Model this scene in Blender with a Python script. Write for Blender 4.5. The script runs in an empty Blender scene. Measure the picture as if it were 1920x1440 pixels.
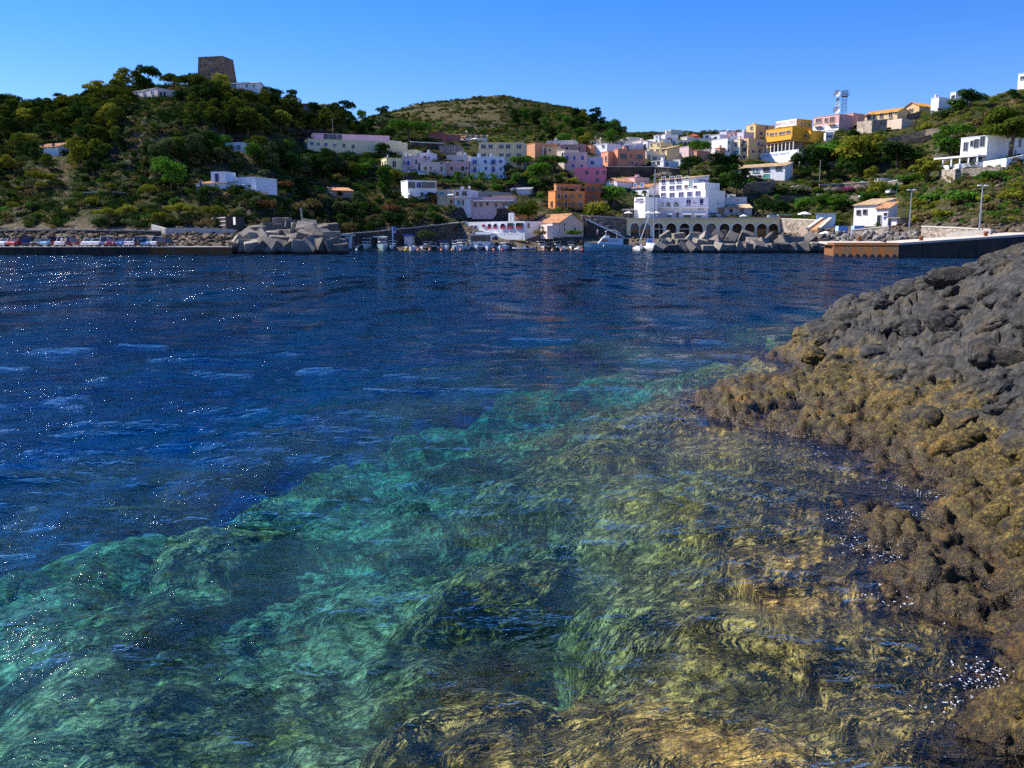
import bpy, math, random
import numpy as np
from mathutils import Vector, Matrix

R = math.radians
random.seed(7)
rng = np.random.default_rng(7)
scene = bpy.context.scene
COL = scene.collection

# ------------------------------------------------------------------ camera
F = 1663.0                     # focal length in photograph pixels (1920 wide)
CAM_H = 2.0
PITCH = R(9.05)
cam_d = bpy.data.cameras.new('camera')
cam = bpy.data.objects.new('camera', cam_d)
COL.objects.link(cam)
cam.location = (0, 0, CAM_H)
cam.rotation_euler = (R(90) - PITCH, 0, 0)
cam_d.sensor_width = 36
cam_d.lens = 36 * F / 1920
cam_d.clip_start = 0.1
cam_d.clip_end = 9000
scene.camera = cam

# ------------------------------------------------------------------ world and sun
SUN_AZ = R(-66)                # measured from +Y (the view direction), negative to the left
SUN_EL = R(42)
world = bpy.data.worlds.new('World')
scene.world = world
world.use_nodes = True
nt = world.node_tree
nt.nodes.clear()
w_out = nt.nodes.new('ShaderNodeOutputWorld')
w_bg = nt.nodes.new('ShaderNodeBackground')
w_sky = nt.nodes.new('ShaderNodeTexSky')
w_sky.sky_type = 'NISHITA'
w_sky.sun_disc = False
w_sky.sun_elevation = SUN_EL
w_sky.sun_rotation = SUN_AZ
w_sky.altitude = 0
w_sky.air_density = 1.0
w_sky.dust_density = 0.0
w_sky.ozone_density = 3.0
w_hsv = nt.nodes.new('ShaderNodeHueSaturation')
w_hsv.inputs['Saturation'].default_value = 1.42
w_mul = nt.nodes.new('ShaderNodeMix')
w_mul.data_type = 'RGBA'
w_mul.blend_type = 'MULTIPLY'
w_mul.inputs['Factor'].default_value = 1
w_mul.inputs['B'].default_value = (0.84, 0.80, 1.16, 1)
w_bg.inputs['Strength'].default_value = 0.088
nt.links.new(w_sky.outputs['Color'], w_hsv.inputs['Color'])
nt.links.new(w_hsv.outputs['Color'], w_mul.inputs['A'])
nt.links.new(w_mul.outputs['Result'], w_bg.inputs['Color'])
nt.links.new(w_bg.outputs['Background'], w_out.inputs['Surface'])

sun_d = bpy.data.lights.new('sun', 'SUN')
sun_d.energy = 5.0
sun_d.angle = R(0.53)
sun_d.color = (1.0, 0.95, 0.86)
sun = bpy.data.objects.new('sun', sun_d)
COL.objects.link(sun)
TO_SUN = Vector((math.sin(SUN_AZ) * math.cos(SUN_EL), math.cos(SUN_AZ) * math.cos(SUN_EL), math.sin(SUN_EL)))
sun.rotation_euler = TO_SUN.to_track_quat('Z', 'Y').to_euler()
sun.location = TO_SUN * 300

vs = scene.view_settings
vs.view_transform = 'Standard'
vs.look = 'None'
vs.gamma = 1
vs.use_curve_mapping = False
vs.exposure = 0.88
scene.cycles.max_bounces = 8
scene.cycles.diffuse_bounces = 2
scene.cycles.glossy_bounces = 2
scene.cycles.transmission_bounces = 4
scene.cycles.transparent_max_bounces = 8
scene.cycles.volume_bounces = 0
scene.cycles.sample_clamp_indirect = 6
scene.cycles.sample_clamp_direct = 40
scene.cycles.use_adaptive_sampling = True
scene.cycles.adaptive_threshold = 0.012
scene.cycles.use_denoising = False
scene.cycles.caustics_refractive = False
scene.cycles.caustics_reflective = False

# ------------------------------------------------------------------ picture <-> place
CP, SP = math.cos(PITCH), math.sin(PITCH)
def ray(px, py):
    r = (px - 960) / F
    up = -(py - 720) / F
    return Vector((r, CP + SP * up, -SP + CP * up))
def at(px, py, Y):
    d = ray(px, py)
    k = Y / d.y
    return Vector((d.x * k, Y, CAM_H + d.z * k))
def water_at(px, py):
    d = ray(px, py)
    k = -CAM_H / d.z
    return Vector((d.x * k, d.y * k, 0))
def px_of(x, y, z):
    dz = z - CAM_H
    fwd = y * CP - dz * SP
    up = y * SP + dz * CP
    return 960 + F * x / fwd, 720 - F * up / fwd

# ------------------------------------------------------------------ noise on arrays
_prm = rng.permutation(4096)
_ang = rng.random(4096) * 2 * math.pi
_gx, _gy = np.cos(_ang), np.sin(_ang)
_r1, _r2 = rng.random(4096), rng.random(4096)
def _hash(i, j):
    return _prm[(_prm[i & 4095] + j) & 4095]
def perlin(x, y):
    xi = np.floor(x).astype(np.int64); yi = np.floor(y).astype(np.int64)
    xf = x - xi; yf = y - yi
    u = xf * xf * xf * (xf * (xf * 6 - 15) + 10)
    v = yf * yf * yf * (yf * (yf * 6 - 15) + 10)
    def g(i, j, dx, dy):
        h = _hash(i, j)
        return _gx[h] * dx + _gy[h] * dy
    a = g(xi, yi, xf, yf); b = g(xi + 1, yi, xf - 1, yf)
    c = g(xi, yi + 1, xf, yf - 1); d = g(xi + 1, yi + 1, xf - 1, yf - 1)
    return 1.4 * ((a + (b - a) * u) * (1 - v) + (c + (d - c) * u) * v)
def fbm(x, y, o=4, gain=0.5, lac=2.03):
    s = 0; a = 1; t = 0
    for k in range(o):
        s = s + a * perlin(x + 17.3 * k, y - 9.1 * k); t += a
        a *= gain; x = x * lac; y = y * lac
    return s / t
def worley(x, y):
    """distance to nearest and second nearest feature point, and a random value of the cell"""
    xi = np.floor(x).astype(np.int64); yi = np.floor(y).astype(np.int64)
    d1 = np.full(x.shape, 9.0); d2 = np.full(x.shape, 9.0); idv = np.zeros(x.shape)
    for i in (-1, 0, 1):
        for j in (-1, 0, 1):
            h = _hash(xi + i, yi + j)
            d = np.hypot(xi + i + _r1[h] - x, yi + j + _r2[h] - y)
            n = d < d1
            d2 = np.where(n, d1, np.minimum(d2, d))
            idv = np.where(n, _r1[(h * 7 + 3) & 4095], idv)
            d1 = np.where(n, d, d1)
    return d1, d2, idv
def sstep(a, b, x):
    t = np.clip((x - a) / (b - a), 0, 1)
    return t * t * (3 - 2 * t)

# ------------------------------------------------------------------ object helpers
def tag(o, label=None, cat=None, group=None, kind=None):
    if label: o['label'] = label
    if cat: o['category'] = cat
    if group: o['group'] = group
    if kind: o['kind'] = kind
    return o
def link(name, mesh, parent=None, loc=None, rot=None, scale=None):
    o = bpy.data.objects.new(name, mesh)
    COL.objects.link(o)
    if parent is not None: o.parent = parent
    if loc is not None: o.location = loc
    if rot is not None: o.rotation_euler = rot
    if scale is not None: o.scale = scale
    return o
def empty(name, loc=(0, 0, 0), rz=0, parent=None):
    o = link(name, None, parent, loc, (0, 0, rz))
    o.empty_display_size = 0.3
    return o
def grid_mesh(name, X, Y, Z, mat, smooth=True, keep=None):
    n, m = X.shape
    co = np.stack([X, Y, Z], -1).reshape(-1, 3).astype(np.float32)
    idx = np.arange(n * m).reshape(n, m)
    q = np.stack([idx[:-1, :-1], idx[:-1, 1:], idx[1:, 1:], idx[1:, :-1]], -1).reshape(-1, 4)
    if keep is not None: q = q[keep.reshape(-1)]
    used = np.zeros(n * m, bool); used[q.reshape(-1)] = True
    remap = np.cumsum(used) - 1
    return np_mesh(name, co[used], remap[q], mat, smooth)
def np_mesh(name, co, q, mat, smooth=False):
    me = bpy.data.meshes.new(name)
    k = q.shape[1]
    me.vertices.add(len(co)); me.vertices.foreach_set('co', np.ascontiguousarray(co, np.float32).reshape(-1))
    me.loops.add(q.size); me.loops.foreach_set('vertex_index', q.reshape(-1).astype(np.int32))
    me.polygons.add(len(q)); me.polygons.foreach_set('loop_start', np.arange(0, q.size, k, dtype=np.int32))
    if smooth: me.polygons.foreach_set('use_smooth', np.ones(len(q), bool))
    me.update(calc_edges=True)
    if mat is not None:
        for m in (mat if isinstance(mat, (list, tuple)) else [mat]): me.materials.append(m)
    return me

# ------------------------------------------------------------------ material helpers
MATS = {}
def new_mat(name):
    m = bpy.data.materials.new(name); m.use_nodes = True
    t = m.node_tree; t.nodes.clear()
    out = t.nodes.new('ShaderNodeOutputMaterial')
    return m, t, out
def N(t, kind, **kw):
    n = t.nodes.new(kind)
    for k, v in kw.items():
        if k in n.inputs: n.inputs[k].default_value = v
        else: setattr(n, k, v)
    return n
def noise(t, scale, detail=4, rough=0.55, vec=None, dist=0.0):
    n = N(t, 'ShaderNodeTexNoise', Scale=scale, Detail=detail, Roughness=rough, Distortion=dist)
    if vec is not None: t.links.new(vec, n.inputs['Vector'])
    return n
def ramp(t, fac, stops):
    r = t.nodes.new('ShaderNodeValToRGB')
    e = r.color_ramp.elements
    while len(e) < len(stops): e.new(0.5)
    for el, (p, c) in zip(e, stops):
        el.position = p; el.color = (c[0], c[1], c[2], 1)
    t.links.new(fac, r.inputs['Fac'])
    return r
def mix(t, fac, a, b, mode='MIX'):
    m = t.nodes.new('ShaderNodeMix'); m.data_type = 'RGBA'; m.blend_type = mode
    for sock, v in (('Factor', fac), ('A', a), ('B', b)):
        s = m.inputs[sock]
        if hasattr(v, 'links'): t.links.new(v, s)
        elif isinstance(v, (int, float)): s.default_value = v
        else: s.default_value = (v[0], v[1], v[2], 1)
    return m.outputs['Result']
def mth(t, op, a, b=0.0, c=None):
    m = t.nodes.new('ShaderNodeMath'); m.operation = op
    for i, v in enumerate((a, b) if c is None else (a, b, c)):
        if hasattr(v, 'links'): t.links.new(v, m.inputs[i])
        else: m.inputs[i].default_value = v
    return m.outputs[0]
def bump(t, h, strength, dist, normal=None):
    b = N(t, 'ShaderNodeBump', Strength=strength, Distance=dist)
    t.links.new(h, b.inputs['Height'])
    if normal is not None: t.links.new(normal, b.inputs['Normal'])
    return b.outputs['Normal']
def bsdf(t, out, col, rough=0.8, normal=None, metal=0.0, spec=0.35):
    p = N(t, 'ShaderNodeBsdfPrincipled', Roughness=rough, Metallic=metal)
    p.inputs['Specular IOR Level'].default_value = spec
    if hasattr(col, 'links'): t.links.new(col, p.inputs['Base Color'])
    else: p.inputs['Base Color'].default_value = (col[0], col[1], col[2], 1)
    if normal is not None: t.links.new(normal, p.inputs['Normal'])
    t.links.new(p.outputs[0], out.inputs['Surface'])
    return p
def simple(name, col, rough=0.7, var=0.15, scale=1.5, metal=0.0, bmp=0.0, spec=0.35):
    """plain material with uneven tone (dirt and weathering) from object-space noise"""
    if name in MATS: return MATS[name]
    m, t, out = new_mat(name)
    tc = t.nodes.new('ShaderNodeTexCoord')
    n1 = noise(t, scale, 5, 0.6, tc.outputs['Object'])
    n2 = noise(t, scale * 7, 3, 0.6, tc.outputs['Object'])
    f = mth(t, 'MULTIPLY_ADD', n2.outputs[0], 0.4, mth(t, 'MULTIPLY', n1.outputs[0], 0.6))
    lo = [c * (1 - var) for c in col]; hi = [min(1, c * (1 + var)) for c in col]
    r = ramp(t, f, [(0.3, lo), (0.7, hi)])
    nm = bump(t, n2.outputs[0], bmp, 0.05) if bmp else None
    bsdf(t, out, r.outputs[0], rough, nm, metal, spec)
    MATS[name] = m
    return m
# ================================================================== THE SHORE: one height function for rock and seabed
_cp = []
def cpw(px, py, z):            # a point on the water plane seen at a pixel, with its ground height
    p = water_at(px, py); _cp.append((p.x, p.y, z))
def cpa(px, py, Y):            # a point above water seen at a pixel, at distance Y
    p = at(px, py, Y); _cp.append((p.x, p.y, p.z))
for a in [(1430,662),(1330,712),(1292,748),(1340,772),(1450,802),(1530,818),(1600,835),(1690,868),(1750,900),(1730,928),
          (1600,955),(1640,1005),(1700,1065),(1760,1100),(1825,1135),(1895,1125),(1858,1180),(1860,1240),(1850,1330),(1885,1400),(1935,1440)]:
    cpw(a[0], a[1], 0.0)
for a in [(1920,476,12.3),(1850,494,13.8),(1740,528,15.2),(1640,562,17),(1560,602,18.2),(1700,640,13.3),(1800,600,12.3),(1900,600,10.2),(1900,530,11.3),
          (1700,700,11.6),(1850,700,9.9),(1600,690,13),(1850,800,8.3),(1700,780,9.6),(1580,760,10.6),(1450,735,11.7),(1500,690,13.6),
          (1900,900,6.9),(1910,980,5.85),(1700,990,5.95),(1800,1030,5.45),(1920,1080,4.85),(1915,1220,4.0),(1910,1320,3.45)]:
    cpa(*a)
for x, y, z in [(3.4,3.2,.55),(4.2,4.0,.8),(5.2,5.5,1.0),(6.5,8,1.45),(8.3,11,1.95),(10,14,2.0),(12,18,1.5),(3.0,1.0,.5),(4.5,1,.9),(12,8,2.6),
                (10.5,21,.4),(9,22.5,-.6),(11,26,-1.6),(6.4,22,-1.0),(14,24,-.5)]:
    _cp.append((x, y, z))
for px, py, z in [(1500,900,-.28),(1400,820,-.35),(1550,1000,-.3),(1600,1150,-.32),(1650,1300,-.3),(1750,1200,-.22),(1500,1250,-.45),(1400,1100,-.5),
                  (1300,950,-.55),(1250,850,-.6),(1300,1300,-.55),(1200,1400,-.6),(1650,1430,-.28),(1150,1150,-.8),(1100,900,-.95),(1200,780,-.8),
                  (1250,700,-1.0),(1350,665,-1.0),(1000,820,-1.5),(900,900,-1.6),(1000,1300,-.9),(950,1150,-1.2),(800,1250,-1.3),(700,1350,-1.6),
                  (640,1420,-1.5),(900,985,-1.6),(1000,1040,-2.7),(820,1040,-2.8),(910,1050,-3.1),(760,1000,-1.9),(1090,1040,-1.2),(900,1110,-1.5),(600,1050,-1.9),(400,1120,-1.9),(450,1250,-2.6),(250,1330,-2.5),(150,1200,-1.9),(300,1420,-2.4),
                  (60,1110,-2.1),(300,1000,-2.2),(500,920,-2.2),(640,850,-2.6),(700,780,-2.5),(850,760,-2.1),(880,700,-2.9),(1050,690,-2.1),(1150,660,-2.4),
                  (1300,635,-2.3),(1450,620,-2.1),(1560,607,-2.0),
                  (0,865,-2.2),(200,805,-2.3),(400,800,-2.3),(600,745,-2.3),(760,690,-2.3),(950,645,-2.3),(1150,622,-2.3),(0,745,-6),(200,728,-6.5),(400,730,-6.5),(580,690,-6.5),(740,650,-6.5),(940,612,-6.5),(1130,600,-6.5),(1300,590,-6.0),(1500,580,-6)]:
    cpw(px, py, z)
for x, y, z in [(-18,4,-9),(-17,13,-10),(-13,23,-11),(-6,32,-11),(4,38,-11),(14,40,-10),(30,50,-8),(-25,20,-12),(-3.5,1.5,-3),(0,0,-1.1),(1.5,-1,-.5),(-4,-3,-4),(4,-3,.4),(-20,40,-12),(0,60,-12),(30,30,-4)]:
    _cp.append((x, y, z))
_cp = np.array(_cp)
def _rbf_fit(P):
    n = len(P); d = np.hypot(P[:, None, 0] - P[None, :, 0], P[:, None, 1] - P[None, :, 1])
    A = np.zeros((n + 3, n + 3)); A[:n, :n] = d + 0.0
    np.fill_diagonal(A[:n, :n], -0.04)
    A[:n, n] = 1; A[:n, n + 1:] = P[:, :2]; A[n, :n] = 1; A[n + 1:, :n] = P[:, :2].T
    b = np.zeros(n + 3); b[:n] = P[:, 2]
    return np.linalg.solve(A, b)
_w = _rbf_fit(_cp)
def shore_base(x, y):
    z = _w[-3] + _w[-2] * x + _w[-1] * y
    for (cx, cy, _), w in zip(_cp, _w[:-3]):
        z = z + w * np.hypot(x - cx, y - cy)
    return z
def shore_height(x, y):
    b = shore_base(x, y)
    dw = sstep(-1.2, -2.4, b) * 1.5
    b = shore_base(x + dw * fbm(x * .45 + 8, y * .45, 4), y + dw * 1.4 * fbm(x * .45 - 30, y * .45, 4))
    x0_, y0_ = x, y; y = y + 1.3 * np.clip(b, 0, 3)
    wx = x + 0.35 * fbm(x * 1.1, y * 1.1, 3); wy = y + 0.35 * fbm(x * 1.1 + 40, y * 1.1, 3)
    dry = sstep(0.25, 0.8, b)
    wet = 1 - dry
    # rounded basalt lumps of three sizes
    d1, d2, v = worley(wx * 1.05, wy * (0.75 + .6 * dry))
    lump = np.sqrt(np.clip(1 - (d1 / 0.85) ** 2, 0, 1)) * (0.5 + 0.7 * v)
    z = b + (lump - 0.45) * (0.16 - 0.04 * dry)
    d1, d2, v = worley(wx * 2.4 + 9, wy * 3.0)
    lump2 = np.sqrt(np.clip(1 - (d1 / 0.8) ** 2, 0, 1)) * (0.4 + 0.8 * v)
    crack = sstep(0.0, 0.16, d2 - d1)
    z = z + (lump2 - 0.45) * (0.10 - 0.04 * dry) - (1 - crack) * 0.11 * dry - dry * np.clip(-fbm(x * 1.6 + 77, y * 1.3, 4) - .12, 0, 1) * 0.25
    d1, d2, v = worley(wx * 6.1 + 3, wy * 5.2)
    z = z + (np.sqrt(np.clip(1 - (d1 / 0.8) ** 2, 0, 1)) - 0.5) * (0.035 + 0.02 * wet) * (0.5 + v)
    # pitted, crusted band near the water
    r = fbm(x * 7.5, y * 7.5, 4, 0.6)
    z = z + r * (0.022 * dry + 0.075 * wet * sstep(-1.5, 0.1, b))
    rid = 1 - np.abs(fbm(x * 3.1 + 5, y * 3.1, 3))
    z = z - (rid ** 6) * 0.10 * wet * sstep(-0.6, 0.15, b)
    z = z + fbm(x * 26, y * 26, 3, 0.6) * (0.004 + 0.012 * wet)
    # under water: boulders and ledges
    sub = sstep(-0.15, -0.9, b)
    d1, d2, v = worley(x * 0.8 + 31, y * 0.55 + 7)
    z = z + sub * (np.sqrt(np.clip(1 - (d1 / 0.75) ** 2, 0, 1)) * (v - 0.25) * 0.85)
    z = z + sub * fbm(x * 0.9, y * 0.7, 3) * 0.5
    lim = -0.10 - 0.35 * sstep(-0.35, -0.9, b)
    z = np.where(b < -0.3, np.minimum(z, lim + 0.06 * fbm(x * 3, y * 3, 3)), z)
    return z

def fan(y_near, y_far, n_r, amin, amax, n_a, oy=-5.0, far_rows=0, y_end=0.0):
    """rows evenly spaced as seen from the shore, on a fan whose apex lies behind the viewer"""
    inv = np.linspace(1 / y_near, 1 / y_far, n_r)
    yy = 1 / inv
    if far_rows:
        yy = np.concatenate([yy, np.geomspace(y_far, y_end, far_rows + 1)[1:]])
    a = np.tan(np.linspace(R(amin), R(amax), n_a))
    Y, T = np.meshgrid(yy, a, indexing='ij')
    return T * (Y - oy), Y

# -- seabed and shore rock share one grid, split where the rock rises out of the sea
SX, SY = fan(1.6, 34, 760, -38, 45, 720)
SZ = shore_height(SX, SY)
SZ = np.interp(SZ, [-20, -12, -6, -2.8, -0.6, 0, 9], [-8.2, -8.2, -5.2, -1.45, -0.36, 0, 9])
cz = (SZ[:-1, :-1] + SZ[1:, 1:]) / 2
above = cz > -0.06

def rock_material():
    m, t, out = new_mat('basalt_and_algae')
    geo = t.nodes.new('ShaderNodeNewGeometry')
    pos = geo.outputs['Position']
    sep = t.nodes.new('ShaderNodeSeparateXYZ'); t.links.new(pos, sep.inputs[0])
    nb = noise(t, 1.7, 6, 0.6, pos)
    nm_ = noise(t, 9, 6, 0.65, pos)
    nf = noise(t, 42, 5, 0.7, pos)
    nff = noise(t, 150, 3, 0.7, pos)
    # bare basalt
    g = ramp(t, nm_.outputs[0], [(0.36, (0.006, 0.0056, 0.0052)), (0.52, (0.028, 0.026, 0.024)), (0.68, (0.095, 0.085, 0.074))])
    gp = ramp(t, noise(t, 2.6, 5, 0.65, pos).outputs[0], [(0.50, (0, 0, 0)), (0.60, (1, 1, 1))])
    g_ = mix(t, mth(t, 'MULTIPLY', gp.outputs[0], 0.6), g.outputs[0], (0.085, 0.062, 0.034))
    spk = ramp(t, nff.outputs[0], [(0.66, (0, 0, 0)), (0.74, (1, 1, 1))])
    g2 = mix(t, mth(t, 'MULTIPLY', spk.outputs[0], 0.5), g_, (0.30, 0.28, 0.25))
    # golden brown crust
    al = ramp(t, nf.outputs[0], [(0.30, (0.012, 0.008, 0.002)), (0.45, (0.045, 0.033, 0.006)), (0.58, (0.150, 0.112, 0.020)), (0.72, (0.38, 0.31, 0.10))])
    al2 = ramp(t, nm_.outputs[0], [(0.36, (0.28, 0.20, 0.10)), (0.60, (1.35, 1.25, 1.1))])  # crevice shade and bright highlights of the crust painted into its colour
    al3 = mix(t, 1.0, al.outputs[0], al2.outputs[0], 'MULTIPLY')
    nr = noise(t, 3.1, 4, 0.6, pos)
    rust = ramp(t, nr.outputs[0], [(0.58, (0, 0, 0)), (0.66, (1, 1, 1))])
    al3 = mix(t, mth(t, 'MULTIPLY', rust.outputs[0], 0.55), al3, (0.22, 0.11, 0.012))
    # border height between the two, uneven
    hh = mth(t, 'MULTIPLY_ADD', nb.outputs[0], 1.3, mth(t, 'MULTIPLY', nm_.outputs[0], 0.7))
    lim = mth(t, 'SUBTRACT', sep.outputs['Z'], mth(t, 'SUBTRACT', hh, 0.68))
    fac = N(t, 'ShaderNodeMapRange'); t.links.new(lim, fac.inputs['Value'])
    fac.inputs['From Min'].default_value = -0.08; fac.inputs['From Max'].default_value = 0.12
    col = mix(t, fac.outputs[0], al3, g2)
    # wet fringe is darker: it really is soaked there
    wf = N(t, 'ShaderNodeMapRange'); t.links.new(mth(t, 'MULTIPLY_ADD', nm_.outputs[0], -0.15, sep.outputs['Z']), wf.inputs['Value'])
    wf.inputs['From Min'].default_value = -0.03; wf.inputs['From Max'].default_value = 0.07
    col = mix(t, wf.outputs[0], mix(t, 1.0, col, (0.50, 0.42, 0.32), 'MULTIPLY'), col)
    n1 = bump(t, nf.outputs[0], 0.9, 0.02)
    n2 = bump(t, nff.outputs[0], 0.7, 0.006, n1)
    n3 = bump(t, nm_.outputs[0], 0.5, 0.05, n2)
    p = bsdf(t, out, col, 0.75, n3)
    rr = N(t, 'ShaderNodeMapRange'); t.links.new(wf.outputs[0], rr.inputs['Value'])
    rr.inputs['To Min'].default_value = 0.32; rr.inputs['To Max'].default_value = 0.72
    t.links.new(rr.outputs[0], p.inputs['Roughness'])
    return m
def seabed_material():
    m, t, out = new_mat('seabed')
    geo = t.nodes.new('ShaderNodeNewGeometry')
    pos = geo.outputs['Position']
    sep = t.nodes.new('ShaderNodeSeparateXYZ'); t.links.new(pos, sep.inputs[0])
    n1 = noise(t, 0.9, 5, 0.6, pos, 0.1)
    n2 = noise(t, 4.0, 6, 0.65, pos, 0.1)
    n3 = noise(t, 11, 5, 0.70, pos, 0.0)
    weed = ramp(t, n3.outputs[0], [(0.34, (0.012, 0.008, 0.002)), (0.47, (0.25, 0.145, 0.016)), (0.60, (0.88, 0.58, 0.12))])
    pale = ramp(t, n3.outputs[0], [(0.34, (0.26, 0.27, 0.15)), (0.58, (0.88, 0.84, 0.64))])  # pale rock and sand; its patches also stand in for patches of light
    f = mth(t, 'ADD', mth(t, 'MULTIPLY', n1.outputs[0], 0.62), mth(t, 'MULTIPLY', n2.outputs[0], 0.38))
    mr = ramp(t, f, [(0.38, (0, 0, 0)), (0.50, (1, 1, 1))])
    # weed dominates in the shallows, pale rock and sand deeper
    dz = N(t, 'ShaderNodeMapRange'); t.links.new(sep.outputs['Z'], dz.inputs['Value'])
    dz.inputs['From Min'].default_value = -1.6; dz.inputs['From Max'].default_value = -0.35
    dz.inputs['To Min'].default_value = 1.0; dz.inputs['To Max'].default_value = 0.14
    fac = mth(t, 'MULTIPLY', mr.outputs[0], dz.outputs[0])
    col = mix(t, fac, weed.outputs[0], pale.outputs[0])
    vo = N(t, 'ShaderNodeTexVoronoi', Scale=4.5); t.links.new(pos, vo.inputs['Vector'])
    ve = N(t, 'ShaderNodeTexVoronoi', Scale=4.5, feature='DISTANCE_TO_EDGE'); t.links.new(pos, ve.inputs['Vector'])
    sc_ = t.nodes.new('ShaderNodeSeparateColor'); t.links.new(vo.outputs['Color'], sc_.inputs[0])
    tone = ramp(t, sc_.outputs[0], [(0.1, (0.45, 0.45, 0.42)), (0.8, (1.2, 1.18, 1.1))])
    gap = ramp(t, ve.outputs['Distance'], [(0.0, (0.25, 0.25, 0.22)), (0.10, (1, 1, 1))])
    col = mix(t, 0.75, col, mix(t, 1.0, mix(t, 1.0, col, tone.outputs[0], 'MULTIPLY'), gap.outputs[0], 'MULTIPLY'))
    dark = ramp(t, noise(t, 0.50, 5, 0.62, pos, 0.6).outputs[0], [(0.34, (1, 1, 1)), (0.43, (0, 0, 0))])
    col = mix(t, mth(t, 'MULTIPLY', dark.outputs[0], 0.85), col, (0.012, 0.016, 0.006))
    ds = N(t, 'ShaderNodeMapRange'); t.links.new(sep.outputs['Z'], ds.inputs['Value'])
    ds.inputs['From Min'].default_value = -4.6; ds.inputs['From Max'].default_value = -6.0
    sand = ramp(t, n2.outputs[0], [(0.3, (0.52, 0.56, 0.56)), (0.7, (0.78, 0.80, 0.78))])
    col = mix(t, ds.outputs[0], col, sand.outputs[0])
    nn = bump(t, n3.outputs[0], 0.8, 0.05)
    nn = bump(t, n2.outputs[0], 0.8, 0.15, nn)
    bsdf(t, out, col, 0.9, nn)
    return m
M_ROCK = rock_material()
M_BED = seabed_material()
rock = link('shore_rock', grid_mesh('shore_rock', SX, SY, SZ, M_ROCK, True, above))
tag(rock, 'dark rounded basalt shore with golden brown weed-crusted lower band beside the clear water', 'rock', kind='structure')
bed = link('seabed', grid_mesh('seabed', SX, SY, SZ, M_BED, True, ~above))
tag(bed, 'shallow rocky seabed seen through the clear water', 'seabed', kind='structure')
deep = link('deep_seabed', np_mesh('deep_seabed', np.array([(-500, -60, -8.3), (500, -60, -8.3), (500, 900, -8.3), (-500, 900, -8.3)]), np.array([[0, 1, 2, 3]]), M_BED))
tag(deep, 'deep sea floor under the dark blue water', 'seabed', kind='structure')

# ================================================================== WATER
def waves(x, y, spacing):
    wx = x + 0.9 * fbm(x * 0.16, y * 0.16, 2); wy = y + 0.9 * fbm(x * 0.16 + 20, y * 0.16, 2)
    z = np.zeros_like(x)
    rr = random.Random(11)
    gust = 0.75 + 0.55 * fbm(x * 0.05, y * 0.05, 3) * 2
    for k in range(64):
        lam = 0.22 * (5.2 / 0.22) ** ((k + 0.5) / 64)
        th = R(66) + rr.gauss(0, 0.52)           # direction the crests travel
        kx, ky = math.cos(th) * 2 * math.pi / lam, math.sin(th) * 2 * math.pi / lam
        ph = wx * kx + wy * ky + rr.random() * 6.283
        a = 0.0080 * lam * (1.0 if lam > 0.6 else 0.9) * (0.6 if lam > 2 else 1.1)
        s = np.sin(ph)
        z += a * (s + 0.22 * np.cos(2 * ph)) * sstep(3.5, 7.0, lam / spacing) * gust
    return z
WX, WY = fan(1.5, 90, 1100, -46, 46, 540, -6.0, 60, 1500)
sp = np.gradient(WY, axis=0)
near_shore = sstep(-0.02, 0.7, -shore_base(np.clip(WX, -20, 14), np.clip(WY, 0, 40)) * 1.0 + np.where(WY > 34, 3, 0))
WZ = waves(WX, WY, np.maximum(sp, 0.02)) * (1 - .62 * sstep(8, 26, WY)) * (0.35 + 0.65 * near_shore)
WZ = WZ * (1 - sstep(110, 140, WY)) 

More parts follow.
